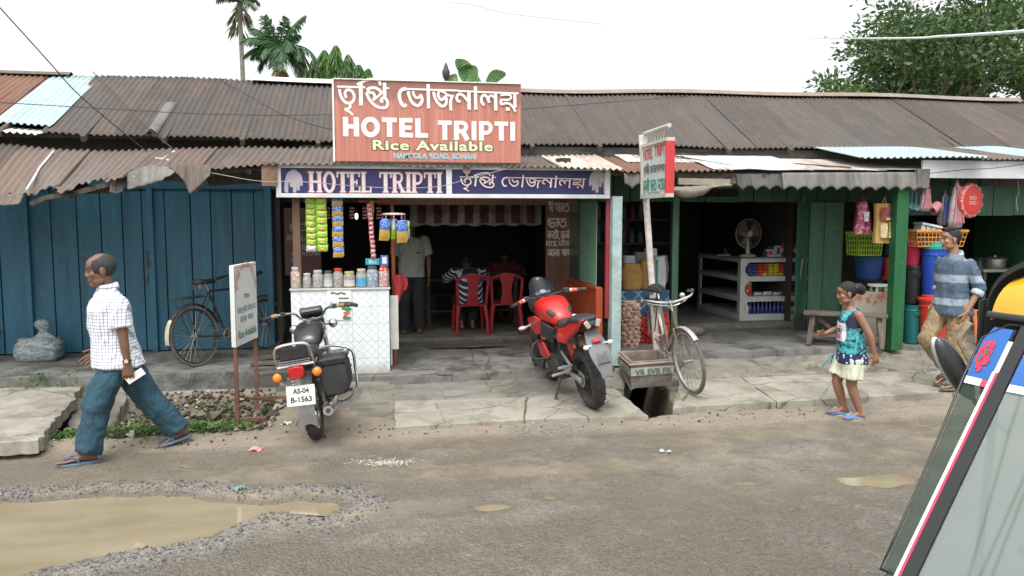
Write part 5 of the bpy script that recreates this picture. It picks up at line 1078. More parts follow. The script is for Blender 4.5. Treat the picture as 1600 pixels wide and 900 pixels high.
ca, cb = at(640, 320, Y=11.0), at(845, 352, Y=11.0); CM = MB()
CM.sheet(lambda u, v: (ca.x + (cb.x - ca.x) * u, 10.98 + .025 * math.sin(u * 60), ca.z + (cb.z - ca.z) * v * (1 + .05 * math.sin(u * 42))), 120, 6, 0, (0, .006, 0))
t = NT('curtain'); co = t.coord(); se = t.n('ShaderNodeSeparateXYZ'); t.l(co, se.inputs[0])
wv = t.math('ADD', t.math('SINE', t.math('MULTIPLY', se.outputs[0], 29)), t.math('MULTIPLY', t.noise(co, 30, 4), 1.2)); bd = t.math('ABSOLUTE', t.math('SUBTRACT', se.outputs[2], .0))
c = t.mix(t.ramp(wv, [(.62, 0), (.85, 1)]), (.04, .012, .012), (.13, .115, .095)); c = t.mix(t.ramp(bd, [(.0, 1), (.014, 1), (.02, 0)]), c, (.13, .115, .095)); t.base(c); t.set(Roughness=.9); reg(t, 'curtain')
single(CM, 'curtain', t.mat, 'short dark red curtain with pale embroidery across the dining room opening', 'curtain', (ca.x, 11.0, cb.z + .012))
# ------------------------------------------------------------------ dining room: chairs, table
CHR = M('plastic_maroon', (.30, .022, .028), .35, .1, 5)
def plastic_chair(label, loc, rz):
 C = thing('plastic_chair', label, 'chair', loc, rz, 'maroon plastic chairs at the dining table')        # faces +Y, back towards -Y
 m = MB(); m.sheet(lambda u, v: ((u - .5) * (.42 + .05 * v), -.20 + .42 * v, .43 - .02 * math.sin(PI * u) * math.sin(PI * v) + .012 * v), 10, 10, 0, (0, 0, -.02)); m.build('seat', CHR, C)
 def back(u, v):
  z = .43 + .44 * v; wv = .21 + .03 * v; return Vector(((u - .5) * 2 * wv * (1 - .22 * max(0, v - .75) ** 1.5 * 4), -.20 - .10 * v - .035 * (1 - (2 * u - 1) ** 2), z))
 m = MB(); m.sheet(lambda u, v: back(.27 + .46 * (.5 + (u - .5) * (1 - .35 * math.sin(PI * v) ** 1.2 + .9 * max(0, v - .8))), v), 10, 14, 0, (0, -.012, 0)); m.build('back_panel', CHR, C)
 P = [back(.02, v) for v in np.linspace(0, .86, 9)] + [back(u, .86 + .14 * math.sin(PI * u)) for u in np.linspace(.06, .94, 9)] + [back(.98, v) for v in np.linspace(.86, 0, 9)]
 m = MB(); m.tube(P, .022, 8, flat=.6); m.build('back_frame', CHR, C)
 for sx in (-1, 1):
  for y0, y1 in ((-.19, -.27), (.19, .23)):
   m = MB(); m.tube([(sx * .19, y0, .43), (sx * .215, (y0 + y1) / 2, .22), (sx * .225, y1, 0)], [.034, .026, .02], 8); m.build('leg', CHR, C)
 return C
p1, p2 = at(737, 523, Z=.318), at(794, 521, Z=.318)
plastic_chair('maroon plastic chair with the striped diner sitting in it', (p1.x, p1.y + .2, .318), R(2)); plastic_chair('empty maroon plastic chair beside the striped diner', (p2.x, p2.y + .22, .318), R(-6))
DT = thing('dining_table', 'dark wooden dining table in front of the maroon chairs', 'table', (1.45, 12.55, .315)); m = MB(); m.bx((-.75, -.33, .70), (.75, .33, .74)); m.build('tabletop', WOODD, DT, bevel=.004)
for sx in (-.68, .68):
 for sy in (-.27, .27): m = MB(); m.bx((sx - .03, sy - .03, 0), (sx + .03, sy + .03, .70)); m.build('leg', WOODD, DT)
m = MB(); m.bx((-.68, -.02, .18), (.68, .02, .22)); m.build('stretcher', WOODD, DT)
fl = MB(); a, b = at(672, 545, Z=.262), at(790, 545, Z=.262); fl.sheet(lambda u, v: (a.x + (b.x - a.x) * u, 10.4 + .28 * v + .02 * math.sin(u * 9), .286 + .0015 * math.sin(u * 20)), 20, 4, 0, (0, 0, .006)); single(fl, 'door_mat', M('mat_brown', (.13, .085, .055), .95, .3, 20, .4), 'worn brown mat lying before the dining room step', 'mat', ((a.x + b.x) / 2, 10.5, .28))
# ------------------------------------------------------------------ grocery on the right
def sack(label, c, w, d, h, mat, seed, name='sack', cat='sack', top_pinch=.0, group=None, lumps=.0, lsc=14, fill=.98):
 q = random.Random(seed); S = MB(); n, k = 28, 16; rings = []
 for j in range(k + 1):
  v = j / k; z = h * v; e = .82 + .18 * math.sin(PI * min(1, v * 1.15)) ** .6; e *= 1 - top_pinch * max(0, v - .8) * 5; r = []
  for i in range(n):
   a = 2 * PI * i / n; ca, sa = math.cos(a), math.sin(a); p = 4.0; s = (abs(ca) ** p + abs(sa) ** p) ** (-1 / p)
   dv = 1 + .05 * noise.noise(Vector((ca * 1.5 + seed, sa * 1.5, v * 3))) + lumps * (noise.noise(Vector((ca * w * lsc * 3, sa * d * lsc * 3, z * lsc + seed))))
   r.append(Vector((ca * s * w / 2 * e * dv, sa * s * d / 2 * e * dv, z + (.02 * noise.noise(Vector((ca, sa, seed))) if j == k else 0))))
  rings.append(r)
 S.loft(rings); o = S.build(name, mat, smooth=180, loc=c); return tag(o, label, cat, group)
SKY_ = M('sack_yellow', (.38, .22, .06), .8, .25, 5, .35, (.20, .12, .05), bump=.4, bscale=90); SKW = M('sack_white', (.48, .50, .49), .7, .15, 5, .25, bump=.3, bscale=80)
bz = at(1005, 455, Y=10.3).z
c = at(985, 455, Y=10.5); sack('plump ochre sack at the post end of the blue low counter', (c.x, 10.5, bz + .004), .30, .26, .36, SKY_, 1)
c = at(1009, 455, Y=10.56); sack('ochre sack half hidden behind the white pole', (c.x, 10.58, bz + .004), .2, .2, .40, SKY_, 2)
c = at(1027, 455, Y=10.5); s = sack('white woven sack with a green stripe on the blue low counter', (c.x, 10.5, bz + .004), .21, .24, .46, SKW, 3); m = MB(); m.sheet(lambda u, v: (-.07 + .03 * u, -.118 - .003 * math.sin(v * 3), .02 + .40 * v), 2, 8, 0, (0, -.002, 0)); m.build('stripe', M('sack_green', (.04, .20, .12), .7, .4, 40), s)
t = NT('onion'); g_ = t.n('ShaderNodeNewGeometry'); t.base(t.mix(g_.outputs['Random Per Island'], (.22, .11, .075), (.50, .34, .25))); t.set(Roughness=.5); ONI = t.mat; REDN = M('net_red', (.42, .035, .025), .7, .25, 30)
def netsack(label, c, w, h, mat, netm, seed):
 """a net sack whose round onions bulge through in rows"""
 q = random.Random(seed); root = thing('net_sack', label, 'sack', c); m = MB(); rows = int(h / .052)
 for j in range(rows):
  rr = w / 2 * (.86 + .12 * math.sin(PI * j / rows)) - .025; nn = int(2 * PI * rr / .07)
  for i in range(nn):
   a = 2 * PI * (i + .5 * (j % 2)) / nn + q.uniform(-.16, .16); m.sphere((rr * math.cos(a), rr * .8 * math.sin(a), .03 + j * .052 + q.uniform(-.01, .01)), (.038 * q.uniform(.85, 1.15), .038 * q.uniform(.85, 1.15), .034 * q.uniform(.85, 1.12)), 10)
 m.cyl((0, 0, .01), (0, 0, h - .02), w / 2 - .05, n=14); m.build('onions', mat, root, smooth=180)
 m = MB(); m.lathe([(w / 2 * .8, h - .03), (w / 2 * .92, h + .02), (w / 2 * .7, h + .03)], n=16, sy=.8, caps=False)
 for j in range(0, rows + 1, 1): m.torus((0, 0, .005 + j * .052), (0, 0, 1), w / 2 * (.86 + .12 * math.sin(PI * j / rows)) - .004, .004, 18, 5)
 m.build('net', netm, root); return root
c = at(984, 543, Y=9.85); netsack('tall net sack of pale onions standing against the tiled post', (c.x, 9.85, .325), .27, .58, ONI, M('net_pale', (.48, .36, .28), .7, .2, 20), 4)
c = at(1026, 540, Y=10.05); netsack('red net sack slumped behind the white pole', (c.x, 10.05, .325), .34, .40, REDN, REDN, 5); c = at(1006, 540, Y=10.1); netsack('smaller red net sack squeezed beside the pale onions', (c.x, 10.12, .325), .16, .32, REDN, REDN, 6)
c = at(1074, 522, Y=10.75); sack('flattened dirty sack lying on the veranda by the doorway', (c.x, 10.7, .33), .40, .3, .13, M('sack_dirty', (.20, .18, .155), .9, .3, 12, .7, bump=.6, bscale=30), 7, lumps=.1)
m = MB(); c = at(995, 405, Y=10.9)
for i in range(4): sack(['grey bundle lying behind the ochre sacks', 'dull white bundle on top behind the pole', 'crumpled dark bundle behind the white sack', 'pale bag tucked behind the blue counter'][i], (c.x + .16 * i - .1, 10.95, bz + .05), .2, .2, .40 + .05 * (i % 3), [SKW, M('bundle_grey', (.16, .165, .17), .8, .3, 8)][i % 2], 20 + i, 'cloth_bundle', 'bundle', lumps=.06)
# dim goods on the wall shelves
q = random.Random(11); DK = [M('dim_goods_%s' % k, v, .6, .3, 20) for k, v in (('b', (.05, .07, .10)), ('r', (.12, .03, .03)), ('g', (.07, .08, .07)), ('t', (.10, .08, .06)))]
x = 2.92; i = 0
while x < 4.0:
 for z in (1.62, 1.97):
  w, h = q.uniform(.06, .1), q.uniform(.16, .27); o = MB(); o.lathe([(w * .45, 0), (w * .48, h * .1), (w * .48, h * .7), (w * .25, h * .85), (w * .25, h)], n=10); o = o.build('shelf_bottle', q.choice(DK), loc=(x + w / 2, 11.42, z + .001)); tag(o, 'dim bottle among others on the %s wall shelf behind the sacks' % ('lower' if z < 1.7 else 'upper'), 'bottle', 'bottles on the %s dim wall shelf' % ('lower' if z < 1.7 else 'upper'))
 x += .13
# white display cabinet
CW = M('cabinet_white', (.46, .48, .46), .5, .1, 5, .35, (.26, .26, .24)); CX0, CX1, CY0, CY1, CZ0, CZ1 = 5.42, 6.62, 11.28, 12.9, .425, 1.37
CB_ = thing('display_cabinet', 'white wooden display cabinet with three shelves of groceries', 'cabinet', (CX0, CY0, CZ0)); ch = CZ1 - CZ0
zs = [0, .09, .29, .36, .60, .67, .90, ch]
m = MB(); L, D = CX1 - CX0, CY1 - CY0
def railf(z0, z1): m.bx((0, 0, z0), (L, .03, z1)); m.bx((0, .03, z0), (.03, D, z1))
railf(0, .09); railf(.29, .36); railf(.60, .67); railf(.89, ch)
for z0, z1 in ((.09, .29), (.36, .60), (.67, .89)):
 m.bx((0, .001, z0), (.075, .029, z1)); m.bx((.001, .03, z0), (.029, .10, z1)); m.bx((.001, D - .1, z0), (.029, D, z1))
 for zz, s in ((z0, 1), (z1, -1)): m.add([(.075, .002, zz), (.135, .002, zz), (.075, .002, zz + s * .075), (.075, .028, zz), (.135, .028, zz), (.075, .028, zz + s * .075)], [(0, 1, 2), (3, 5, 4), (0, 3, 4, 1), (1, 4, 5, 2), (2, 5, 3, 0)])
m.build('frame', CW, CB_)
m = MB(); m.bx((-.01, -.012, ch + .001), (L, D, ch + .02)); m.build('top', M('cabinet_top', (.16, .15, .14), .5, .2, 5), CB_)
for z in (.095, .365, .675): m = MB(); m.bx((.03, .035, z - .03), (L, D, z)); m.build('shelf', CW, CB_)
m = MB(); m.bx((.4, D * .55, .0), (L, D * .57, ch)); m.build('back_panel', DARK, CB_)
def good(name, label, cat, mb, mat, loc, group): o = mb.build(name, mat, loc=loc); return tag(o, label, cat, group)
PK = [foil('pack_red', (.48, .04, .03), (.6, .35, .1), 40), foil('pack_yellow', (.52, .46, .04), (.6, .2, .05), 40), foil('pack_navy', (.03, .06, .18), (.25, .3, .4), 40)]
for r in range(4):
 for i in range(11):
  kind = 2 if i < 2 else (1 if 4 <= i <= 5 or (r == 0 and i in (3, 6)) else (0 if i < 8 else 2)); b = MB(); pillow(b, (0, 0, 0), .092, .048, .05)
  b.v = [(x, y * 1.3, z) for x, y, z in b.v]
  good('noodle_packet', ['red packet in the stack on the top cabinet shelf', 'yellow packet in the stack on the top cabinet shelf', 'dark blue packet in the stack on the top cabinet shelf'][kind], 'packet', b, PK[kind], (CX0 + .17 + i * .092, CY0 + .09, CZ0 + .70 + r * .047), 'packets stacked on the top cabinet shelf, ' + ['red', 'yellow', 'blue'][kind])
MID = [('red and white bag lying on the middle cabinet shelf', PK[0], .14, .15, .1), ('orange bag stacked on the middle cabinet shelf', foil('pack_orange', (.5, .22, .1), (.6, .55, .5)), .14, .09, .25), ('mint green packet on the middle cabinet shelf', foil('pack_mint', (.30, .50, .45), (.6, .6, .6)), .15, .06, .1), ('white and red packet on the middle cabinet shelf', foil('pack_whitered', (.5, .46, .44), (.5, .1, .1)), .16, .07, .1), ('pale blue packet on the middle cabinet shelf', foil('pack_paleblue', (.35, .45, .50), (.2, .2, .3)), .15, .06, .1)]
for i, (lab, mt, w, h, dz) in enumerate(MID): b = MB(); pillow(b, (0, 0, h / 2), w, h, .1); good('packet', lab, 'packet', b, mt, (CX0 + (.17, .17, .34, .50, .66)[i], CY0 + .1, CZ0 + .366 + (.15 if i == 1 else 0)), None)
for i in range(7): b = MB(); b.sphere((0, 0, .03), (.037, .037, .031), 10); good('yellow_ball', 'round yellow soap ball on the middle cabinet shelf', 'soap', b, M('soap_yellow', (.50, .33, .04), .4, .15), (CX0 + .80 + (i % 5) * .078, CY0 + .09 + .07 * (i // 5), CZ0 + .367 + (.0 if i < 5 else .0)), 'yellow balls on the middle cabinet shelf')
def bottle(w, h, neck=.35): b = MB(); b.lathe([(w * .46, 0), (w * .5, .006), (w * .5, h * .62), (w * .2, h * .8), (w * .18, h * .86)], n=10); return b
for i in range(15):
 wh = i == 0; rc = i > 9; o = good('bottle', 'white pump bottle at the near end of the lowest cabinet shelf' if wh else ('white labelled bottle with a red cap on the lowest cabinet shelf' if rc else 'dark blue bottle on the lowest cabinet shelf'), 'bottle', bottle(.055 if not wh else .08, .165 if not wh else .19), M('bottle_white', (.55, .57, .55), .3) if wh else M('bottle_blue', (.02, .04, .20), .25), (CX0 + .14 + i * .066, CY0 + .075, CZ0 + .097), None if wh else ('red capped bottles on the lowest cabinet shelf' if rc else 'blue bottles on the lowest cabinet shelf'))
 b = MB(); hh = .19 if wh else .165; b.cyl((0, 0, hh * .86), (0, 0, hh * 1.02), .016, n=8); b.build('cap', M('cap_red', (.45, .08, .03), .4) if rc else M('cap_blue', (.03, .06, .26), .4), o)
 if rc: b = MB(); b.lathe([(.0285, .02), (.0285, .10)], n=10, caps=False); b.build('label', M('bottle_white', (.55, .57, .55), .3), o)
# table fan
ft = at(1168, 405, Y=11.55); FN = thing('table_fan', 'old cream table fan with a round wire guard standing on the cabinet', 'fan', (ft.x, 11.55, CZ1 + .022), (0, 0, R(8))); CRM = M('fan_cream', (.50, .48, .43), .4, .08, 6, .3)
m = MB(); m.lathe([(.13, 0), (.13, .02), (.09, .035), (.04, .045)], n=20, sy=.8); m.build('base', CRM, FN, bevel=.003); m = MB(); m.tube([(0, 0, .04), (0, .01, .20), (0, .03, .34)], [.035, .024, .02], 10); m.build('stem', CRM, FN)
m = MB(); m.cyl((0, .03, .35), (0, .16, .35), .05, .04); m.build('motor', CRM, FN); m = MB(); m.cyl((0, -.055, .35), (0, -.035, .35), .045, n=16); m.torus((0, -.058, .35), (0, 1, 0), .03, .006, 16, 6); m.build('hub', CRM, FN)
m = MB(); m.torus((0, -.01, .35), (0, 1, 0), .225, .008, 36, 6)
for y, r in ((-.045, .12), (-.03, .18), (.03, .2)): m.torus((0, y, .35), (0, 1, 0), r, .002, 30, 4)
for k in range(36): a = 2 * PI * k / 36; m.tube([(.04 * math.cos(a), -.05, .35 + .04 * math.sin(a)), (.15 * math.cos(a), -.045, .35 + .15 * math.sin(a)), (.225 * math.cos(a), -.01, .35 + .225 * math.sin(a))], .0018, 3)
m.build('guard', M('fan_wire', (.40, .38, .34), .4, .1, metal=.5), FN)
for k in range(3):
 a0 = 2 * PI * k / 3 + .4; m = MB(); m.sheet(lambda u, v: ((.03 + .16 * u) * math.cos(a0 + (v - .5) * 1.25), .02 * (v - .5), .35 + (.03 + .16 * u) * math.sin(a0 + (v - .5) * 1.25)), 6, 6, 0, (0, .003, 0)); m.build('blade', M('fan_blade', (.12, .09, .08), .4), FN)
def boxat(px_, top, w, mt, mt2, lab, Y_=11.42): a = at(px_, 405, Y=Y_); return carton(px_, 404, top, w, Y_, mt, mt2, lab, zb=CZ1 + .0215)
boxat(1204, 390, 13, M('box_white2', (.5, .52, .53), .4), M('box_redprint', (.45, .10, .10), .4), 'white carton with a red print on the cabinet top'); boxat(1216, 384, 9, M('box_white2', (.5, .52, .53), .4), M('box_blackprint', (.08, .08, .09), .4), 'slim white carton with a black print on the cabinet top'); boxat(1196, 392, 7, DARK, DARK, 'small dark carton on the cabinet top'); boxat(1206, 385, 9, M('box_navy2', (.05, .09, .2), .4), DARK, 'blue carton behind the white cartons', 11.6)
for px_, top, lab, c in ((1224, 379, 'red tin standing between a carton and a pink tin', (.42, .05, .05)), (1233, 380, 'pink and white tin on the cabinet top', (.48, .28, .27)), (1241, 381, 'dark red tin at the end of the cabinet top', (.22, .05, .05))):
 a = at(px_, 404, Y=11.4); z = at(px_, top, Y=11.4).z; h = z - CZ1 - .0215; m = MB(); m.lathe([(.036, 0), (.038, .005), (.038, h * .9), (.034, h * .92), (.034, h)], n=14); o = m.build('tin', M('tin_' + lab[:4], c, .3, .2, 18, metal=.3), loc=(a.x, 11.4, CZ1 + .0215)); tag(o, lab, 'tin'); b = MB(); b.lathe([(.0385, h * .35), (.0385, h * .6)], n=14, caps=False); b.build('label', M('tin_label', (.5, .45, .42), .4), o)
a = at(1130, 402, Y=11.7); m = MB(); m.bx((-.12, -.03, 0), (.10, .03, .03)); m.bar((.06, 0, .03), (.02, .02, .13), .08, .008); o = m.build('stapler', M('dark_tool', (.12, .11, .11), .4), loc=(a.x, 11.7, CZ1 + .0215)); tag(o, 'small dark desk gadget lying beside the fan', 'gadget')
# green folding doors, shutter, stick
def gbox(px0, px1, y, d, mat, lab, ztop=316):
 a, b = at(px0, 400, Y=y), at(px1, 400, Y=y); D_ = thing('folding_door', lab, 'door', (a.x, y, .33), group=None); w = b.x - a.x; zt = at(px0, ztop, Y=y).z - .33
 m = MB(); m.bx((0, 0, 0), (w, d, zt)); m.build('door_leaf', mat, D_, bevel=.004)
 m = MB()
 for z0, z1 in ((.06, zt * .42), (zt * .46, zt * .78), (zt * .82, zt - .06)): m.bx((w * .12, -.012, z0), (w * .88, -.001, z1))
 m.build('panels', mat, D_, bevel=.006); return D_
gbox(1264, 1287, 10.82, .03, GREENL, 'pale green narrow door leaf beside the stick'); gbox(1288, 1316, 10.80, .03, bluepaint('green_door2', (.10, .235, .15), .52), 'darker green door leaf with worn panels beside the hanging bags')
m = MB(); A, B = at(1245, 400, Y=10.78), at(1262, 400, Y=10.78); m.sheet(lambda u, v: (A.x + (B.x - A.x) * u, 10.78 + .02 * math.cos(u * PI * 10), .33 + 1.9 * v), 60, 2, 0, (0, .004, 0)); single(m, 'steel_shutter', bluepaint('shutter_green', (.05, .16, .09)), 'ribbed dark green shutter folded at the side of the grocery', 'shutter', (A.x, 10.78, .33))
m = MB(); A, B = at(1237, 513, Z=.335), at(1254, 405, Y=10.7); m.tube([A, A.lerp(B, .5) + Vector((.01, 0, 0)), B], .012, 7); single(m, 'stick', M('stick_pale', (.30, .24, .17), .8, .2), 'thin pale stick leaning on the green shutter', 'stick', A)
# ------------------------------------------------------------------ houseware shop
PL = lambda n, c, r=.32: M('plastic_' + n, c, r, .08, 4, .12, mul(c, .5))
def bucket(label, px_, bot, top, wt, wb, Y_, mat, lid=None, zb=None, handle=True, cat='bin', name='plastic_bin', ribs=True):
 a, t_ = at(px_, bot, Y=Y_), at(px_, top, Y=Y_); z0 = a.z if zb is None else zb; h = t_.z - z0; k = (Y_ * 1.0) / 1244; rt, rb = wt * k / 2, wb * k / 2
 B = thing(name, label, cat, (a.x, Y_, z0)); m = MB(); pr = [(rb * .96, 0), (rb, .01), (rb + (rt - rb) * .84, h * .84), (rt * 1.03, h * .845), (rt * 1.03, h * .87), (rt * .99, h * .88), (rt, h * .97), (rt * 1.06, h * .975), (rt * 1.06, h)]
 if lid is None: pr += [(rt * .97, h), (rt * .9, h * .7), (rb * .9, .03), (0, .03)]
 m.lathe(pr, n=30, caps=True); m.build('body', mat, B)
 if lid: m = MB(); m.lathe([(rt * 1.09, h * .965), (rt * 1.10, h * 1.02), (rt * 1.0, h * 1.045), (rt * .86, h * 1.05), (rt * .84, h * 1.09), (rt * .5, h * 1.11), (0, h * 1.11)], n=30); m.build('lid', lid, B)
 if handle:
  m = MB()
  for s in (-1, 1): m.torus((s * rt * .25, -rt * 1.0, h * .78), (0, 1, .1), rt * .16, .006, 14, 5)
  m.tube([(-rt * .5, -rt * .93, h * .86), (-rt * .3, -rt * 1.08, h * .74), (rt * .3, -rt * 1.08, h * .74), (rt * .5, -rt * .93, h * .86)], .006, 6); m.build('handle', lid or mat, B)
 return B
FZ = .33
bucket('big red lidded bin behind the walking young man', 1456, 556, 468, 50, 40, 9.35, PL('red', (.55, .045, .022)), PL('red2', (.50, .04, .03)), FZ)
bucket('tall blue bin with a teal lid stacked on the big red bin', 1456, 466, 386, 42, 34, 9.42, PL('blue', (.015, .06, .36)), PL('teal', (.01, .30, .24)))
bucket('dark teal bin at the foot of the green post', 1423, 546, 476, 27, 23, 9.5, PL('dkteal', (.01, .13, .13)), None, FZ)
bucket('black bucket with a wire handle stacked on the teal bin', 1424, 474, 417, 26, 23, 9.55, PL('black', (.018, .018, .02)), PL('black', (.018, .018, .02))); bucket('pinkish red bin stacked on the black bucket', 1425, 414, 381, 27, 22, 9.55, PL('crimson', (.40, .02, .06)), PL('crimson', (.40, .02, .06)), handle=False)
bucket('stack of blue basins behind the hanging lime basket', 1357, 436, 403, 46, 38, 10.0, PL('navy', (.012, .05, .20)), None, handle=False, cat='basin', name='plastic_basin'); bucket('teal rimmed basin on the blue basins', 1357, 410, 400, 46, 42, 10.0, PL('dkteal', (.01, .13, .13)), None, handle=False, cat='basin', name='plastic_basin'); bucket('low dark basin under the blue basins', 1358, 447, 436, 44, 40, 10.02, PL('black', (.018, .018, .02)), None, handle=False, cat='basin', name='plastic_basin')
bucket('red bucket half hidden by the green post', 1390, 432, 401, 26, 22, 9.9, PL('dkred', (.33, .025, .02)), None, handle=False); bucket('black bucket hanging above the red bucket', 1387, 400, 378, 22, 18, 9.95, PL('black', (.018, .018, .02)), None, handle=False); bucket('flat red basin under the red bucket', 1388, 437, 430, 30, 26, 9.9, PL('dkred', (.33, .025, .02)), None, handle=False, cat='basin', name='plastic_basin')
# shelf carrying the basins
m = MB(); a, b = at(1330, 449, Y=10.0), at(1396, 449, Y=10.0); m.bx((a.x, 9.8, a.z - .05), (b.x, 10.3, a.z - .002));
for x in (a.x + .03, b.x - .03): m.bx((x - .02, 10.2, .33), (x + .02, 10.25, a.z - .051))
single(m, 'rough_shelf', WOODD, 'dark rough shelf carrying the blue basins', 'shelf', (a.x, 10, .33))
p = at(1377, 451, Y=9.6); ST = thing('plastic_stool', 'white plastic stool top resting on the old low wall', 'stool', (p.x, 9.66, at(1377, 455, Y=9.6).z)); m = MB(); m.lathe([(.0, .09), (.13, .092), (.145, .08), (.14, .062), (.10, .06)], n=24); m.build('seat', PL('mint', (.52, .60, .54)), ST)
for a_ in (.8, 2.4, 3.9, 5.5): m = MB(); m.cyl((.09 * math.cos(a_), .09 * math.sin(a_), 0), (.085 * math.cos(a_), .085 * math.sin(a_), .065), .02, n=8); m.build('leg', PL('mint', (.52, .60, .54)), ST)
# old low wall with flaking red top
wa, wb_ = at(1322, 535, Y=9.62), at(1394, 455, Y=9.62); t = NT('old_wall'); co = t.coord(); c = t.mix(t.noise(co, 5, 7, .7), (.20, .19, .15), (.36, .34, .28)); se = t.n('ShaderNodeSeparateXYZ'); t.l(co, se.inputs[0])
c = t.mix(t.math('MULTIPLY', t.ramp(t.noise(co, 9, 5, .7), [(.5, 0), (.56, 1)]), t.ramp(se.outputs[2], [(.50, 0), (.56, 1)])), c, (.30, .10, .05)); t.base(c); t.set(Roughness=.9); t.bump(t.noise(co, 25, 6, .7), .6, .015); reg(t, 'old_wall')
m = MB(); m.bx((wa.x, 9.55, .32), (wb_.x, 9.75, wb_.z)); single(m, 'low_wall', t.mat, 'old pale low wall with flaking red paint on top behind the wooden bench', 'wall', ((wa.x + wb_.x) / 2, 9.65, .32), bevel=.01)
# wooden bench
b0, b1 = at(1257, 461, Y=9.75), at(1388, 471, Y=9.2); zt = .74
BN_ = thing('wooden_bench', 'worn grey wooden bench standing across the veranda', 'bench', (b0.x, 9.75, .335)); d = Vector((b1.x - b0.x, b1.y - b0.y, 0)); Lb = d.length; d.normalize(); nrm = Vector((-d.y, d.x, 0)); up = Vector((0, 0, 1)); hz = zt - .335
m = MB(); m.bar(d * 0 + up * hz, d * Lb + up * hz, .30, .035); m.build('seat', WOODG, BN_, bevel=.004)
for s in (.12, .9):
 for k in (-1, 1): m = MB(); p = d * Lb * s; m.bar(p + nrm * .08 * k + up * (hz - .02), p + nrm * .20 * k + d * (.04 if s > .5 else -.04), .06, .045); m.build('leg', WOODG, BN_, bevel=.003)
 m = MB(); m.bar(d * Lb * s + nrm * -.17 + up * .12, d * Lb * s + nrm * .17 + up * .12, .04, .05); m.build('cross_bar', WOODG, BN_)
m = MB(); m.bar(d * Lb * .1 + nrm * -.13 + up * .13, d * Lb * .92 + nrm * -.13 + up * .13, .05, .035); m.bar(d * Lb * .15 + up * (hz - .05), d * Lb * .42 + up * .14, .05, .035, up=(0, 1, 0)); m.build('stretcher', WOODG, BN_)
def printbag(label, px0, px1, y0, y1, Y_, mat, mats2, name='hanging_bag', flare=1.0):
 a, b = at(px0, y1, Y=Y_), at(px1, y0, Y=Y_); w, h = b.x - a.x, b.z - a.z; Bg = thing(name, label, 'bag', ((a.x + b.x) / 2, Y_, b.z)); m = MB()
 m.sheet(lambda u, v: ((u - .5) * w * (1 if flare == 1 else (flare + (1 - flare) * v)), -.04 * math.sin(PI * u) - .012 * math.sin(u * 11 + v * 5) - .03 * v, -h * v), 14, 14, 0, (0, .05, 0)); m.build('bag_body', mat, Bg)
 m = MB(); m.tube([(-.03, 0, -.01), (0, -.01, .09), (.03, 0, -.01)], .008, 6); m.build('handle', mat, Bg)
 for (x0, x1, z0, z1, mm) in mats2:
  m = MB(); m.sheet(lambda u, v: ((x0 + (x1 - x0) * u - .5) * w * (1 if flare == 1 else .8), -.046 - .04 * math.sin(PI * (x0 + (x1 - x0) * u)) - .012 * math.sin((x0 + (x1 - x0) * u) * 11 + (z0 + (z1 - z0) * v) * 5) - .03 * (z0 + (z1 - z0) * v), -h * (z0 + (z1 - z0) * v)), 8, 8, 0, (0, .003, 0)); m.build('print', mm, Bg)
 return Bg
printbag('yellow rice bag with a red and black printed panel hanging by the green post', 1366, 1394, 318, 380, 9.35, M('ricebag', (.44, .27, .08), .6, .15, 8), [(.12, .86, .1, .42, M('print_maroon', (.22, .03, .02), .5)), (.3, .7, .16, .32, M('print_black', (.03, .03, .05), .5)), (.34, .66, .36, .42, M('print_gold', (.5, .38, .12), .5)), (.14, .46, .5, .86, M('print_cream', (.46, .38, .18), .6, .5, 60)), (.54, .84, .46, .86, M('print_cream', (.46, .38, .18), .6, .5, 60))])
printbag('plum coloured shopping bag hanging in the houseware opening', 1334, 1362, 316, 366, 9.5, foil('bag_plum', (.28, .03, .075), (.5, .4, .4), 26, .5), [(.3, .7, .3, .6, M('print_white', (.5, .45, .45), .5, .6, 60))], flare=.6)
def basket(label, px0, px1, y0, y1, Y_, mat, dep=.3, inset=.12, nx=9, nz=5):
 a, b = at(px0, y1, Y=Y_), at(px1, y0, Y=Y_); w, h = b.x - a.x, b.z - a.z; Bk = thing('plastic_basket', label, 'basket', ((a.x + b.x) / 2, Y_ + dep / 2, a.z)); m = MB()
 def pt(u, v, z): k = 1 - inset * (1 - z); return Vector(((u - .5) * w * k, (v - .5) * dep * k, z * h))
 per = [(i / nx, 0) for i in range(nx)] + [(1, j / 5) for j in range(5)] + [(1 - i / nx, 1) for i in range(nx)] + [(0, 1 - j / 5) for j in range(5)]
 for u, v in per: m.bar(pt(u, v, 0), pt(u, v, .86), .012, .006)
 for z in np.linspace(.02, .82, nz): m.tube([pt(*p, z) for p in ((0, 0), (1, 0), (1, 1), (0, 1))], .007, 4, closed=True)
 P = [pt(*p, 0) for p in ((0, 0), (1, 0), (1, 1), (0, 1))]; m.add(P, [(0, 1, 2, 3)]); m.add([p + Vector((0, 0, .006)) for p in P], [(3, 2, 1, 0)]); m.build('lattice', mat, Bk)
 m = MB(); m.tube([pt(*p, .93) for p in ((0, 0), (1, 0), (1, 1), (0, 1))], .02, 6, closed=True); m.build('rim', mat, Bk); return Bk
basket('lime green lattice basket hanging behind the rice bag', 1341, 1381, 362, 400, 9.7, PL('lime', (.26, .42, .03))); basket('orange lattice basket on top of the blue bin', 1431, 1513, 359, 386, 9.3, PL('orange', (.62, .26, .06)), .34, .14, 13, 4)
ob_ = at(1452, 359, Y=9.4); TR = thing('egg_carton', 'stack of pale ribbed plastic trays in the orange basket', 'tray', (ob_.x, 9.45, ob_.z - .03), (0, R(12), R(-8))); m = MB(); m.box((0, 0, .09), (.30, .24, .03), top=.9)
m.build('top_tray', PL('icewhite', (.60, .66, .66)), TR, bevel=.004)
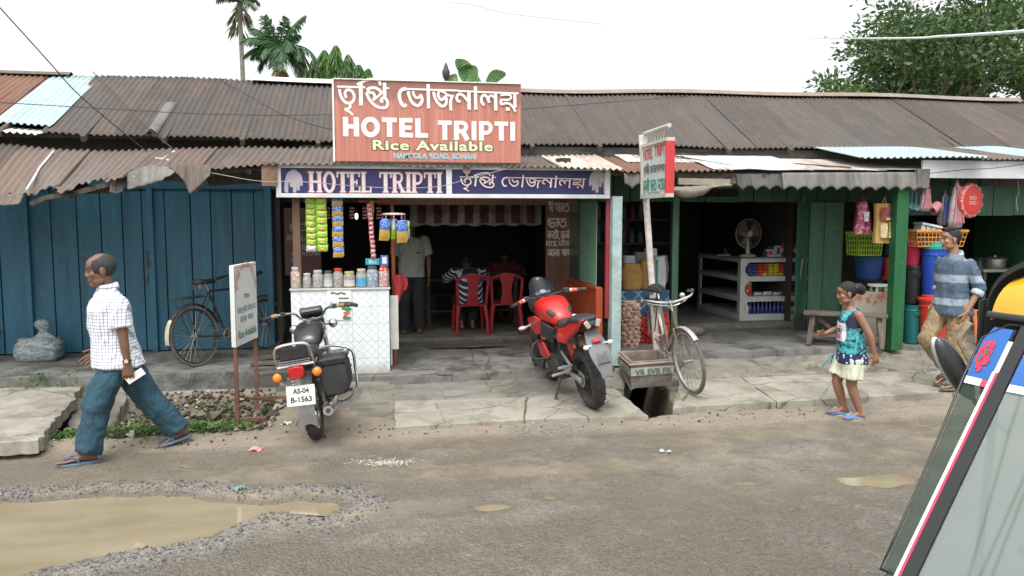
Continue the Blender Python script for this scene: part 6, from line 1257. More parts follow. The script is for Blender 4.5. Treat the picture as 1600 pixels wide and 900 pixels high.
for i in range(4): m = MB(); m.box((-.105 + i * .07, -.0, .035), (.058, .2, .08), top=.86); m.build('cup', PL('icewhite', (.60, .66, .66)), TR, bevel=.004)
# things hanging from the edge of the roof
def hang(name, label, px_, y0, Y_=9.25): return thing(name, label, name.replace('_', ' '), at(px_, y0, Y=Y_))
for i, px_ in enumerate((1418, 1425, 1432)):
 H_ = hang('ladle', 'blue grey ladle hanging at the green post', px_, 298 + i * 2); H_['group'] = 'blue grey ladles hanging at the green post'; m = MB(); m.tube([(0, 0, 0), (.0, 0, -.16)], .008, 6); m.build('handle', PL('bluegrey', (.10, .22, .27)), H_); m = MB(); m.lathe([(0, -.035), (.03, -.03), (.045, 0), (.042, 0), (.027, -.025), (0, -.03)], (0, -.02, -.18), 14, rot=Matrix.Rotation(1.2, 3, 'X')); m.build('bowl', PL('bluegrey', (.10, .22, .27)), H_)
H_ = hang('dipper', 'pink long handled dipper hanging beside the ladles', 1452, 294); m = MB(); m.tube([(0, 0, 0), (.02, 0, -.20)], [.014, .018], 8); m.build('handle', PL('pink', (.52, .14, .15)), H_); m = MB(); m.lathe([(.055, .07), (.075, -.05), (.07, -.055), (.05, .06), (0, .06)], (.075, -.02, -.25), 18, rot=Matrix.Rotation(.95, 3, 'Y')); m.build('cup', PL('pink', (.52, .14, .15)), H_)
WRAP = foil('wrap_clear', (.38, .38, .38), (.5, .12, .16), 40, .8)
def wrapped(label, px0, px1, y0, y1, seed, mat, mat2, Y_=9.25):
 a, b = at(px0, y1, Y=Y_), at(px1, y0, Y=Y_); H2 = thing('wrapped_bundle', label, 'bundle', ((a.x + b.x) / 2, Y_, b.z)); w, h = b.x - a.x, b.z - a.z; q = random.Random(seed)
 rings = [[Vector((math.cos(t_) * w / 2 * r * (1 + .15 * noise.noise(Vector((math.cos(t_) * 2, math.sin(t_) * 2, seed + z * 9)))), math.sin(t_) * w * .3 * r, -h * z)) for t_ in np.linspace(0, 2 * PI, 17)[:-1]] for z, r in ((0, .1), (.08, .22), (.2, .5), (.5, .85), (.85, 1), (1, .8))]
 m = MB(); m.loft(rings); m.build('wrapping', mat, H2, smooth=180)
 for i in range(4): m = MB(); x = (i - 1.5) * w * .2; m.tube([(x * .3, -w * .2, -h * .15), (x, -w * .31, -h * .9)], .012, 5); m.build('contents', mat2, H2)
wrapped('pink and clear wrapped brushes hanging between the ladles and the dipper', 1436, 1456, 290, 330, 3, WRAP, PL('pink', (.52, .14, .15))); wrapped('bundle of clear wrapped pink and white toys hanging beside the red plate', 1480, 1508, 280, 356, 4, WRAP, PL('pink', (.52, .14, .15))); wrapped('dark netted bundle hanging behind the clear wrapped toys', 1464, 1488, 298, 352, 5, foil('wrap_dark', (.10, .09, .10), (.3, .2, .2), 40, .7), PL('navy', (.012, .05, .20)), 9.35)
pc = at(1519, 313, Y=9.2); PT = thing('red_plate', 'large round red tray with a white printed emblem hanging from the header', 'tray', pc, (0, 0, R(15))); m = MB(); m.lathe([(0, 0), (.15, 0), (.19, -.012), (.225, -.03), (.23, -.026), (.195, .006), (.15, .012), (0, .012)], n=40, rot=Matrix.Rotation(PI / 2, 3, 'X'), caps=False); m.build('dish', PL('redtray', (.52, .035, .03)), PT)
pl = Plane((0, -.0105, 0), (1, 0, 0), (0, 0, 1)); WPT = flat('print_palewhite', (.52, .42, .38))
me2 = None
for s, y in (('BSD', .03), ('DSD', -.035)): write(pl, s, -.065, y - .02, .13, .045, WPT, PT, d=.003, bold=.01, world=False)
m = MB()
for k in range(40):
 a_ = 2 * PI * k / 40; r0, r1 = .185, .205 + .008 * (k % 3); dp = .012 + .0; m.add([(r0 * math.cos(a_), -.0105, r0 * math.sin(a_)), (r0 * math.cos(a_ + .1), -.0105, r0 * math.sin(a_ + .1)), (r1 * math.cos(a_ + .1), .001, r1 * math.sin(a_ + .1)), (r1 * math.cos(a_), .001, r1 * math.sin(a_))], [(0, 1, 2, 3)])
m.build('rim_print', WPT, PT, smooth=None)
a = at(1535, 292, Y=9.3); m = MB(); m.tube(cr([at(1590, 282, Y=9.4), at(1592, 300, Y=9.4), at(1588, 312, Y=9.4), at(1590, 330, Y=9.4)], 5), .006, 5); single(m, 'dangling_rope', M('cord_pale', (.4, .4, .36), .8), 'pale cord dangling from the header at the end of the row', 'rope', at(1590, 330, Y=9.4))
# pots and a scale deeper in the last shop, orange chair behind the young man
SIL = M('aluminium', (.55, .55, .54), .3, .1, 8, .3, metal=.9)
a = at(1548, 420, Y=10.3); TB = thing('shop_table', 'dim table with a pale top inside the last shop', 'table', (a.x + .15, 10.5, .335)); m = MB(); m.bx((-.35, -.3, .87), (.75, .3, .91)); m.build('tabletop', M('table_pale', (.25, .25, .24), .4), TB)
for x in (-.3, .7):
 for y in (-.25, .25): m = MB(); m.bx((x - .025, y - .025, 0), (x + .025, y + .025, .87)); m.build('leg', WOODD, TB)
def pot(label, px_, w, h, Y_, z, ): a = at(px_, 430, Y=Y_); P_ = thing('cooking_pot', label, 'pot', (a.x, Y_, z)); m = MB(); m.lathe([(w * .38, 0), (w * .48, h * .25), (w * .5, h * .8), (w * .56, h * .82), (w * .56, h * .86), (w * .46, h * .85), (w * .44, h * .2), (0, h * .1)], n=24); m.build('body', SIL, P_); m = MB(); m.lathe([(w * .57, h * .87), (w * .4, h * 1.02), (.02, h * 1.08), (.02, h * 1.2), (0, h * 1.2)], n=24); m.build('lid', SIL, P_)
pot('aluminium pot with a lid on the dim table', 1553, .3, .16, 10.4, 1.246); pot('larger aluminium pot beyond the lidded pot', 1590, .36, .22, 10.6, 1.246); a = at(1535, 405, Y=10.6); SCA = thing('weighing_scale', 'small pale weighing scale inside the last shop', 'scale', (a.x, 10.6, 1.246)); m = MB(); m.box((0, 0, .06), (.22, .16, .12), top=.85); m.build('body', M('scale_grey', (.28, .29, .28), .4), SCA, bevel=.006); m = MB(); m.bx((-.13, -.1, .135), (.13, .1, .145)); m.build('pan', SIL, SCA); m = MB(); m.bx((-.06, -.079, .04), (.06, -.074, .085)); m.build('display', M('display_dark', (.06, .07, .07), .2), SCA)
CHO = PL('chair_orange', (.55, .17, .05)); c_ = plastic_chair('orange plastic chair behind the young man', (at(1510, 540, Z=.33).x + .1, 9.6, .335), R(170)); c_['group'] = 'orange chair in the houseware shop'
for ch in c_.children: ch.data.materials[0] = CHO
gx0 = at(1520, 300, Y=9.6); m = MB(); m.bx((9.3, 9.6, .3), (9.36, 11.2, 2.4)); bp(m, 'partition_wall', GREEN)
# ------------------------------------------------------------------ motorcycles and bicycles
CHROME = M('chrome', (.62, .62, .61), .18, .1, 10, .25, (.30, .28, .25), metal=1.0); STEELD = M('steel_dirty', (.33, .32, .30), .4, .2, 14, .5, (.15, .13, .11), metal=.7)
RUB = M('rubber', (.028, .027, .026), .85, .3, 20, .55, (.12, .105, .085)); BLKP = M('bike_black', (.012, .012, .014), .25, .2, 8, .15, (.10, .09, .075), coat=.4); BLKM = M('bike_matt_black', (.025, .025, .026), .6, .2, 12, .4, (.10, .09, .078)); SEATM = M('seat_vinyl', (.022, .022, .024), .5, .2, 20, .3, (.09, .085, .075)); ENG = M('engine_alloy', (.22, .215, .20), .5, .25, 14, .6, (.06, .055, .045), metal=.5)
AMB = M('lens_amber', (.72, .20, .02), .2, .1); REDL = M('lens_red', (.40, .015, .015), .2, .1); CLRL = M('lens_clear', (.6, .62, .62), .15, .05); REDB = M('bike_red', (.50, .014, .013), .3, .1, 5, .25, (.30, .06, .05), coat=.25); GREYF = M('fender_grey', (.10, .115, .125), .5, .15, 8, .5, (.22, .21, .19)); TAN = M('grip_tan', (.28, .17, .08), .8, .2, 20); GOLDF = M('rim_dusty', (.42, .40, .36), .45, .2, 20, .6, (.22, .19, .15), metal=.4)
def loftY(mb, secs, n=20, m=0):
 """superellipse sections (y, cx, cz, rx, rz, power)"""
 rings = []
 for y, cx, cz, rx, rz, p in secs:
  r = []
  for i in range(n):
   a = 2 * PI * i / n; c, s = math.cos(a), math.sin(a); k = (abs(c) ** p + abs(s) ** p) ** (-1 / p); r.append(Vector((cx + rx * c * k, y, cz + rz * s * k)))
  rings.append(r)
 return mb.loft(rings, m)
def wheel(parent, c, rad, tw, rot=.0, tread='block', alloy=False, rim=CHROME, spokes=36, hub=.05, name='wheel'):
 W_ = thing(name, None, None, c, (0, 0, rot)); W_.parent = parent
 m = MB(); m.torus((0, 0, 0), (1, 0, 0), rad - tw * .5, tw * .5, 44, 12, flat=1.0)
 if tread:
  nb = 30 if tread == 'block' else 26; st = .05 if tread == 'block' else .13
  for i in range(nb):
   a = 2 * PI * i / nb
   for s in (-1, 0, 1) if tread == 'block' else (-.55, .55):
    aa = a + (PI / nb if s else 0) + (.05 if s > 0 else 0); rr = rad - tw * .5 + tw * .5 * math.cos(s * .75) ; x = s * tw * .34
    M3 = Matrix.Rotation(-aa + PI / 2, 3, 'X') @ Matrix.Rotation(s * (.5 if tread == 'block' else .9), 3, 'Y'); mv = Vector((x, math.cos(aa) * rr, math.sin(aa) * rr))
    m.box(mv, (tw * (.26 if tread == 'block' else .42), rad * (.13 if tread == 'block' else .07), .009), Matrix.Rotation(aa - PI / 2, 3, 'X') @ Matrix.Rotation(s * .55, 3, 'Y') @ Matrix.Rotation(s * (.2 if tread == 'block' else .7), 3, 'Z'))
 m.build('tyre', RUB, W_)
 m = MB(); ri = rad - tw * .95; m.torus((0, 0, 0), (1, 0, 0), ri, tw * .16, 40, 8, flat=2.2); m.build('rim', rim, W_)
 m = MB(); m.cyl((-tw * .6, 0, 0), (tw * .6, 0, 0), hub, n=20); m.cyl((-tw * .8, 0, 0), (tw * .8, 0, 0), hub * .4, n=10); m.build('hub', ENG if not alloy else BLKM, W_)
 m = MB()
 if alloy:
  for k in range(6): a = k * PI / 3; m.bar((0, .03 * math.cos(a), .03 * math.sin(a)), (0, ri * math.cos(a), ri * math.sin(a)), .035, .022, up=(1, 0, 0))
  m.build('alloy_spokes', rim, W_)
 else:
  for k in range(spokes): a = 2 * PI * k / spokes; s = 1 if k % 2 else -1; b = a + (.5 if (k // 2) % 2 else -.5); m.tube([(s * tw * .45, hub * .85 * math.cos(b), hub * .85 * math.sin(b)), (0, ri * math.cos(a), ri * math.sin(a))], .0022 if hub > .04 else .0016, 3, caps=False)
  m.build('spokes', STEELD, W_)
 return W_
def sub(parent, name, mat, fn, **k):
 m = MB(); fn(m); return m.build(name, mat, parent, **k)
# ---- old black motorcycle with plate, pannier and chrome carrier: rear axle at (0,0), +Y forward
def old_bike():
 p0 = at(497, 683, Z=.04); B = thing('motorcycle', 'old black motorcycle with chrome rear carrier and a white number plate beside the tiled counter', 'motorcycle', (p0.x, p0.y, .03), (0, R(-9), R(-3)))
 r = .30; wb = 1.26
 wheel(B, (0, 0, r), r, .10); wheel(B, (0, wb, r), r, .085, R(4))
 sub(B, 'swing_arm', BLKM, lambda m: [m.tube([(s * .085, -.03, r), (s * .09, .45, .36)], .02, 6) for s in (-1, 1)])
 for s in (-1, 1):
  sh = sub(B, 'shock_absorber', STEELD, lambda m: (m.tube([(s * .115, -.01, r + .02), (s * .12, .10, .66)], .014, 8),)); sub(sh, 'spring', CHROME, lambda m: [m.torus((s * .116 + s * .0025 * k, .012 + .0085 * k, r + .08 + .026 * k), (0, .24, 1), .024, .006, 14, 5) for k in range(11)])
 sub(B, 'frame', BLKM, lambda m: [m.tube(q, .016, 7) for q in ([(-.09, -.12, .70), (-.09, .45, .70), (0, .78, .86)], [(.09, -.12, .70), (.09, .45, .70), (0, .78, .86)], [(0, .78, .84), (0, .86, .5), (0, .76, .22), (0, .40, .22), (0, .42, .70)], [(0, .78, .74), (0, .45, .60)])])
 sub(B, 'engine', ENG, lambda m: (m.box((0, .56, .34), (.26, .34, .20)), m.cyl((-.15, .50, .34), (.15, .50, .34), .09, n=18), m.cyl((-.14, .66, .32), (.14, .66, .32), .07, n=18), [m.box((0, .66, .46 + .02 * k), (.17, .18, .008)) for k in range(8)], m.box((0, .66, .54), (.11, .12, .18))), bevel=.012)
 mu = sub(B, 'exhaust', CHROME, lambda m: (m.tube(cr([(.05, .74, .55), (.09, .86, .45), (.12, .80, .26), (.14, .5, .22), (.16, .25, .24)], 5), .02, 8), m.tube([(.165, .25, .24), (.175, .1, .265), (.185, -.32, .31), (.187, -.36, .313)], [.03, .044, .05, .042], 16))); sub(mu, 'outlet', BLKM, lambda m: m.cyl((.187, -.352, .313), (.188, -.372, .315), .022, n=12))
 sub(B, 'footrest', RUB, lambda m: (m.tube([(-.28, .42, .30), (.28, .42, .30)], .014, 8), m.box((.27, .42, .305), (.12, .045, .03)), m.box((-.27, .42, .305), (.12, .045, .03))))
 sub(B, 'passenger_footrest', RUB, lambda m: (m.bar((.1, .12, .34), (.29, .10, .36), .03, .03),))
 sub(B, 'tank', BLKP, lambda m: loftY(m, [(.36, 0, .80, .07, .04, 2.2), (.40, 0, .82, .115, .075, 2.3), (.55, 0, .86, .145, .105, 2.4), (.72, 0, .885, .15, .11, 2.4), (.82, 0, .885, .125, .095, 2.2), (.87, 0, .88, .06, .05, 2)]), smooth=180)
 sub(B, 'tank_cap', CHROME, lambda m: m.cyl((0, .68, .985), (0, .68, 1.005), .035, n=18))
 sub(B, 'side_panel', BLKP, lambda m: [m.box((s * .115, .28, .60), (.02, .26, .18), Matrix.Rotation(s * -.08, 3, 'Z')) for s in (-1, 1)], bevel=.008)
 sub(B, 'seat', SEATM, lambda m: loftY(m, [(-.36, 0, .79, .10, .03, 3), (-.33, 0, .79, .13, .05, 3), (-.05, 0, .785, .135, .055, 3), (.18, 0, .765, .13, .05, 3), (.36, 0, .765, .10, .045, 2.6), (.42, 0, .77, .07, .03, 2.4)]), smooth=180)
 mg = sub(B, 'rear_mudguard', M('mudguard_silver', (.40, .40, .385), .4, .15, 8, .6, (.2, .18, .15), metal=.5), lambda m: m.sheet(lambda u, v: ((u - .5) * .15, .02 + .36 * math.cos(PI * (.30 + .80 * v)), r + .03 + .36 * math.sin(PI * (.30 + .80 * v)) - .045 * (2 * u - 1) ** 2), 8, 22, 0, (0, .003, .003)))
 bo = sub(B, 'tail_housing', BLKM, lambda m: m.box((0, -.385, .70), (.12, .09, .12)), bevel=.012); sub(bo, 'tail_lamp', REDL, lambda m: loftY(m, [(-.47, 0, .70, .055, .042, 4), (-.455, 0, .70, .066, .052, 4), (-.43, 0, .70, .068, .054, 4)]))
 for s in (-1, 1):
  ind = sub(B, 'indicator', BLKM, lambda m: (m.bar((s * .05, -.40, .68), (s * .145, -.41, .675), .018, .018), m.sphere((s * .165, -.395, .675), (.042, .032, .042), 14))); sub(ind, 'lens', AMB, lambda m: m.sphere((s * .165, -.42, .675), (.040, .03, .040), 14))
 pl_ = thing('number_plate', None, None, (0, -.435, .50), (R(-14), R(4), 0)); pl_.parent = B
 sub(pl_, 'plate', M('plate_white', (.66, .66, .63), .4, .06, 8, .25, (.4, .38, .33)), lambda m: m.box((0, .006, .0), (.235, .008, .17)), bevel=.002)
 P_ = Plane((-.1, .0015, -.07), (1, 0, 0), (0, 0, 1)); BK = flat('plate_black', (.03, .03, .035))
 write(P_, 'AS-04', .035, .085, .135, .045, BK, pl_, d=.0015, bold=.035, world=False, name='plate_number'); write(P_, 'B-1563', .015, .012, .175, .05, BK, pl_, d=.0015, bold=.035, world=False, name='plate_number')
 ca = sub(B, 'carrier', CHROME, lambda m: (m.tube(cr([(-.15, -.40, .745), (-.15, -.44, .86), (-.12, -.455, .93), (0, -.46, .945), (.12, -.455, .93), (.15, -.44, .86), (.15, -.40, .745)], 5), .013, 8), m.tube([(-.15, -.41, .755), (.15, -.41, .755)], .013, 8), m.tube([(-.15, -.4, .745), (-.13, -.1, .74)], .011, 6), m.tube([(.15, -.4, .745), (.13, -.1, .74)], .011, 6)))
 sub(ca, 'backrest_pad', SEATM, lambda m: m.box((0, -.425, .865), (.24, .04, .11), Matrix.Rotation(.12, 3, 'X')), bevel=.015); sub(ca, 'bars', CHROME, lambda m: [m.box((0, -.445 - .004 * k, .785 + .018 * k), (.27, .008, .009)) for k in range(2)])
 px_ = sub(B, 'pannier', BLKM, lambda m: loftY(m, [(-.30, .275, .56, .10, .125, 5), (-.28, .28, .56, .115, .14, 5), (.06, .28, .57, .115, .14, 5), (.085, .275, .57, .10, .12, 5)]), smooth=50); sub(px_, 'pannier_lid', BLKP, lambda m: loftY(m, [(-.31, .277, .715, .115, .022, 4), (-.29, .28, .72, .125, .032, 4), (.07, .28, .73, .125, .03, 4), (.095, .277, .725, .11, .02, 4)]), smooth=50); sub(px_, 'strap', BLKP, lambda m: m.box((.28, -.11, .60), (.246, .35, .018)))
 sub(B, 'leg_guard', CHROME, lambda m: m.tube(cr([(.14, .02, .80), (.26, .14, .79), (.41, .16, .72), (.42, .15, .55), (.40, .12, .36), (.28, .16, .26), (.12, .26, .28)], 6), .013, 8))
 for s in (-1, 1): sub(B, 'fork_leg', CHROME, lambda m: m.tube([(s * .075, wb - .01, r), (s * .075, 1.0, .90)], [.024, .02], 10))
 sub(B, 'front_mudguard', BLKP, lambda m: m.sheet(lambda u, v: ((u - .5) * .12, wb + .33 * math.cos(PI * (.18 + .62 * v)), r + .33 * math.sin(PI * (.18 + .62 * v)) - .03 * (2 * u - 1) ** 2), 6, 18, 0, (0, .003, .003)))
 hl = sub(B, 'headlamp_housing', BLKP, lambda m: loftY(m, [(.93, 0, .90, .07, .08, 3), (.97, 0, .91, .10, .11, 3), (1.10, 0, .91, .10, .10, 3), (1.14, 0, .90, .085, .085, 3)]), smooth=60); sub(hl, 'instruments', BLKM, lambda m: m.box((0, .97, 1.045), (.22, .11, .075), Matrix.Rotation(-.5, 3, 'X')), bevel=.012); sub(hl, 'dial_glass', M('dial_glass', (.10, .11, .115), .12, .1), lambda m: m.box((0, .922, 1.075), (.18, .003, .055), Matrix.Rotation(-.95, 3, 'X')))
 hb = sub(B, 'handlebar', CHROME, lambda m: m.tube(cr([(-.41, .74, 1.07), (-.28, .80, 1.08), (-.16, .90, 1.06), (-.09, .94, .985), (.09, .94, .985), (.16, .90, 1.06), (.28, .80, 1.08), (.41, .74, 1.07)], 5), .012, 8))
 for s in (-1, 1):
  g = sub(hb, 'grip', TAN if s < 0 else TAN, lambda m: m.tube([(s * .30, .79, 1.08), (s * .36, .765, 1.077)], .021, 10)); g2 = sub(hb, 'grip_end', RUB, lambda m: m.tube([(s * .36, .765, 1.077), (s * .43, .732, 1.07)], .017, 10)); sub(hb, 'lever', BLKM, lambda m: m.tube([(s * .24, .86, 1.075), (s * .34, .86, 1.07), (s * .43, .81, 1.06)], .008, 6)); sub(hb, 'switch_box', BLKM, lambda m: m.box((s * .255, .815, 1.08), (.05, .045, .045)), bevel=.006)
  fi = sub(B, 'front_indicator', CHROME, lambda m: (m.bar((s * .08, .96, .90), (s * .17, .95, .90), .014, .014), m.sphere((s * .195, .935, .90), (.045, .035, .045), 14)))
 sub(B, 'brake_hand_guard', BLKM, lambda m: m.tube(cr([(.30, .84, 1.09), (.40, .88, 1.07), (.47, .80, 1.05)], 4), .02, 6))
 sub(B, 'side_stand', STEELD, lambda m: (m.tube([(-.10, .42, .26), (-.26, .36, .055)], .012, 6), m.box((-.28, .36, .05), (.06, .05, .012))))
 sub(B, 'cables', BLKM, lambda m: [m.tube(cr(q, 6), .006, 5) for q in ([(-.25, .83, 1.08), (-.16, 1.02, 1.03), (-.05, .98, .90), (0, .85, .78)], [(.25, .83, 1.08), (.14, 1.03, 1.04), (.06, 1.0, .9), (.05, .84, .80)])])
 return B
old_bike()
# ---- red sports motorcycle
def red_bike():
 p0 = at(928, 636, Z=.105); B = thing('motorcycle', 'bright red sports motorcycle with a grey tail fender parked before the dining room', 'motorcycle', (p0.x, p0.y, .10), (0, R(-11), R(7)))
 r = .315; wb = 1.34
 wheel(B, (0, 0, r), r, .135, 0, 'chev', True, BLKM); wheel(B, (0, wb, r), r, .105, R(9), 'block', True, BLKM)
 sub(B, 'swing_arm', M('alloy_silver', (.42, .42, .41), .4, .15, 10, .4, metal=.6), lambda m: [m.bar((s * .10, -.05, r), (s * .10, .50, .38), .03, .05) for s in (-1, 1)], bevel=.006)
 sub(B, 'chain', STEELD, lambda m: (m.tube([(-.075, .0, r + .075), (-.075, .5, .44)], .009, 5), m.tube([(-.075, 0, r - .075), (-.075, .5, .36)], .009, 5), m.cyl((-.07, 0, r), (-.08, 0, r), .08, n=24)))
 sub(B, 'chain_guard', BLKM, lambda m: m.bar((-.095, .04, r + .11), (-.095, .42, .47), .02, .05))
 sub(B, 'engine', BLKM, lambda m: (m.box((0, .62, .36), (.28, .36, .24)), m.cyl((-.16, .55, .36), (.16, .55, .36), .10, n=18), m.cyl((-.155, .72, .34), (.155, .72, .34), .07, n=18), m.box((0, .76, .55), (.16, .18, .22), Matrix.Rotation(-.3, 3, 'X')), [m.box((0, .76, .48 + .022 * k), (.2, .22, .008)) for k in range(8)]), bevel=.012)
 sub(B, 'frame', BLKM, lambda m: [m.tube(q, .022, 7) for q in ([(-.11, -.1, .72), (-.12, .42, .70), (-.09, .95, .86)], [(.11, -.1, .72), (.12, .42, .70), (.09, .95, .86)], [(-.10, .42, .70), (-.10, .45, .30)], [(.10, .42, .70), (.10, .45, .30)])])
 sub(B, 'mono_shock', REDB, lambda m: m.tube([(0, .36, .42), (0, .44, .68)], .03, 10))
 ta = sub(B, 'tank', REDB, lambda m: loftY(m, [(.40, 0, .83, .06, .045, 2.4), (.45, 0, .86, .10, .085, 2.6), (.58, 0, .915, .15, .125, 2.8), (.74, 0, .945, .178, .14, 2.8), (.88, 0, .945, .17, .125, 2.6), (.98, 0, .92, .12, .09, 2.4), (1.02, 0, .90, .07, .05, 2)]), smooth=180)
 sub(ta, 'tank_cap', BLKM, lambda m: m.cyl((0, .82, 1.075), (0, .82, 1.09), .045, n=18)); sub(ta, 'tank_panel', BLKM, lambda m: [loftY(m, [(.455, s * .055, .905, .035, .03, 3), (.50, s * .078, .93, .048, .032, 3), (.56, s * .10, .965, .04, .022, 3)]) for s in (-1, 1)])
 for s in (-1, 1):
  sh = sub(B, 'shroud', REDB, lambda m: m.loft([[Vector((s * x, y, z)) for x, y, z in q] for q in ([(.15, .72, .86), (.19, .80, .90), (.20, 1.02, .86), (.17, 1.12, .74), (.15, .95, .66), (.14, .80, .70)], [(.175, .73, .86), (.215, .81, .90), (.225, 1.02, .86), (.195, 1.12, .74), (.18, .95, .655), (.165, .80, .70)])]), bevel=.012)
  sub(B, 'belly_panel', REDB, lambda m: m.loft([[Vector((s * x, y, z)) for x, y, z in q] for q in ([(.14, .80, .60), (.15, 1.00, .60), (.14, .98, .42), (.12, .80, .38), (.13, .68, .46)], [(.17, .80, .60), (.175, 1.00, .60), (.165, .98, .42), (.15, .80, .38), (.16, .68, .46)])]), bevel=.01)
  sub(B, 'side_panel', BLKM, lambda m: m.loft([[Vector((s * x, y, z)) for x, y, z in q] for q in ([(.13, .40, .80), (.15, .72, .84), (.15, .78, .68), (.13, .50, .62)], [(.15, .40, .80), (.18, .72, .84), (.175, .78, .68), (.15, .50, .62)])]), bevel=.008)
  sub(B, 'tail_panel', REDB, lambda m: m.loft([[Vector((s * x, y, z)) for x, y, z in q] for q in ([(.085, .34, .80), (.11, .32, .70), (.125, .10, .68), (.10, -.20, .84), (.085, -.34, .945), (.06, -.36, .97), (.07, -.10, .92)], [(.13, .34, .80), (.165, .30, .68), (.175, .10, .70), (.155, -.18, .86), (.13, -.33, .96), (.075, -.36, .985), (.10, -.10, .935)])]), bevel=.012)
 sub(B, 'seat', SEATM, lambda m: loftY(m, [(-.30, 0, .95, .07, .025, 3), (-.26, 0, .955, .105, .035, 3), (-.02, 0, .93, .115, .045, 3), (.08, 0, .875, .12, .04, 3), (.25, 0, .835, .125, .045, 3), (.42, 0, .845, .09, .04, 2.6), (.46, 0, .86, .06, .025, 2.4)]), smooth=180)
 sub(B, 'tail_centre', BLKM, lambda m: m.box((0, -.28, .90), (.14, .20, .05), Matrix.Rotation(-.35, 3, 'X')), bevel=.01)
 for s in (-1, 1): sub(B, 'tail_lamp', M('led_pale', (.42, .36, .30), .3, .1), lambda m: m.box((s * .055, -.372, .925), (.045, .02, .075), Matrix.Rotation(s * .45, 3, 'Y')), bevel=.005)
 fe = sub(B, 'rear_fender', GREYF, lambda m: m.sheet(lambda u, v: ((u - .5) * (.13 + .09 * math.sin(PI * min(1, v * 1.15)) - .02 * v), -.28 - .26 * v - .05 * math.sin(v * PI), .84 - .42 * v + .02 * (1 - (2 * u - 1) ** 2)), 10, 14, 0, (0, .012, -.008)), bevel=.003)
 sub(fe, 'reflector', REDL, lambda m: m.box((0, -.395, .765), (.085, .03, .042), Matrix.Rotation(-.6, 3, 'X')), bevel=.006); sub(fe, 'plate_mount', M('fender_dark', (.06, .068, .075), .55, .15, 8, .4, (.18, .17, .15)), lambda m: (m.box((0, -.475, .62), (.10, .008, .13), Matrix.Rotation(-.62, 3, 'X')), m.box((0, -.505, .565), (.13, .01, .02), Matrix.Rotation(-.62, 3, 'X'))), bevel=.003)
 for s in (-1, 1): ii = sub(fe, 'indicator', CLRL, lambda m: (m.sphere((s * .125, -.42, .725), (.028, .03, .024), 12), m.bar((s * .06, -.40, .73), (s * .12, -.41, .728), .014, .014)))
 for s in (-1, 1): sub(B, 'footrest', M('alloy_silver', (.42, .42, .41), .4, .15, 10, .4, metal=.6), lambda m: (m.bar((s * .13, .26, .36), (s * .30, .24, .36), .03, .025), m.bar((s * .12, .08, .46), (s * .28, .05, .47), .03, .025), m.bar((s * .125, .34, .56), (s * .125, .10, .44), .015, .04), m.bar((s * .125, .10, .44), (s * .125, .28, .34), .015, .04)), bevel=.004)
 sub(B, 'crash_guard', BLKM, lambda m: m.tube(cr([(-.13, .86, .60), (-.24, .84, .60), (-.31, .80, .52), (-.28, .78, .44), (-.14, .76, .42)], 5), .014, 8)); sub(B, 'exhaust', BLKM, lambda m: (m.tube(cr([(.06, .86, .48), (.08, .92, .34), (.10, .7, .2), (.13, .4, .22), (.15, .2, .30)], 5), .022, 8), m.tube([(.155, .22, .29), (.17, -.18, .40)], [.045, .052], 14)));
 sub(B, 'side_stand', BLKM, lambda m: (m.tube([(-.12, .50, .28), (-.25, .44, .05)], .014, 6), m.box((-.265, .44, .045), (.07, .05, .014))))
 for s in (-1, 1): sub(B, 'fork_leg', BLKM, lambda m: m.tube([(s * .09, wb - .01, r), (s * .09, 1.06, .92)], [.03, .022], 10))
 sub(B, 'front_mudguard', REDB, lambda m: m.sheet(lambda u, v: ((u - .5) * .14, wb + .35 * math.cos(PI * (.2 + .55 * v)), r + .35 * math.sin(PI * (.2 + .55 * v)) - .03 * (2 * u - 1) ** 2), 6, 16, 0, (0, .003, .003)))
 fa = sub(B, 'headlamp_fairing', BLKM, lambda m: loftY(m, [(1.0, 0, .99, .10, .06, 3), (1.06, 0, 1.0, .15, .10, 3), (1.2, 0, .97, .13, .12, 3), (1.28, 0, .92, .08, .09, 2.6)]), smooth=60); sub(fa, 'instruments', M('dial_case', (.04, .05, .06), .35, .1), lambda m: m.box((0, 1.03, 1.075), (.19, .10, .05), Matrix.Rotation(-.5, 3, 'X')), bevel=.012); sub(fa, 'dial_glass', M('dial_pale', (.25, .28, .30), .12, .1), lambda m: m.cyl((0, .995, 1.10), (0, .988, 1.115), .035, n=18))
 t = NT('visor'); t.base((.03, .035, .04)); t.set(Roughness=.08, Alpha=.72); reg(t, 'visor')
 sub(fa, 'windscreen', t.mat, lambda m: m.sheet(lambda u, v: ((u - .5) * (.30 - .14 * v ** 2), 1.10 + .09 * v - .12 * (2 * u - 1) ** 2 * (1 - .3 * v), 1.06 + .20 * math.sin(v * PI / 2) - .02 * (2 * u - 1) ** 2), 12, 8, 0, (0, .004, 0)))
 hb = sub(B, 'handlebar', BLKM, lambda m: m.tube(cr([(-.38, .80, 1.07), (-.24, .88, 1.08), (-.12, .97, 1.06), (.12, .97, 1.06), (.24, .88, 1.08), (.38, .80, 1.07)], 5), .013, 8))
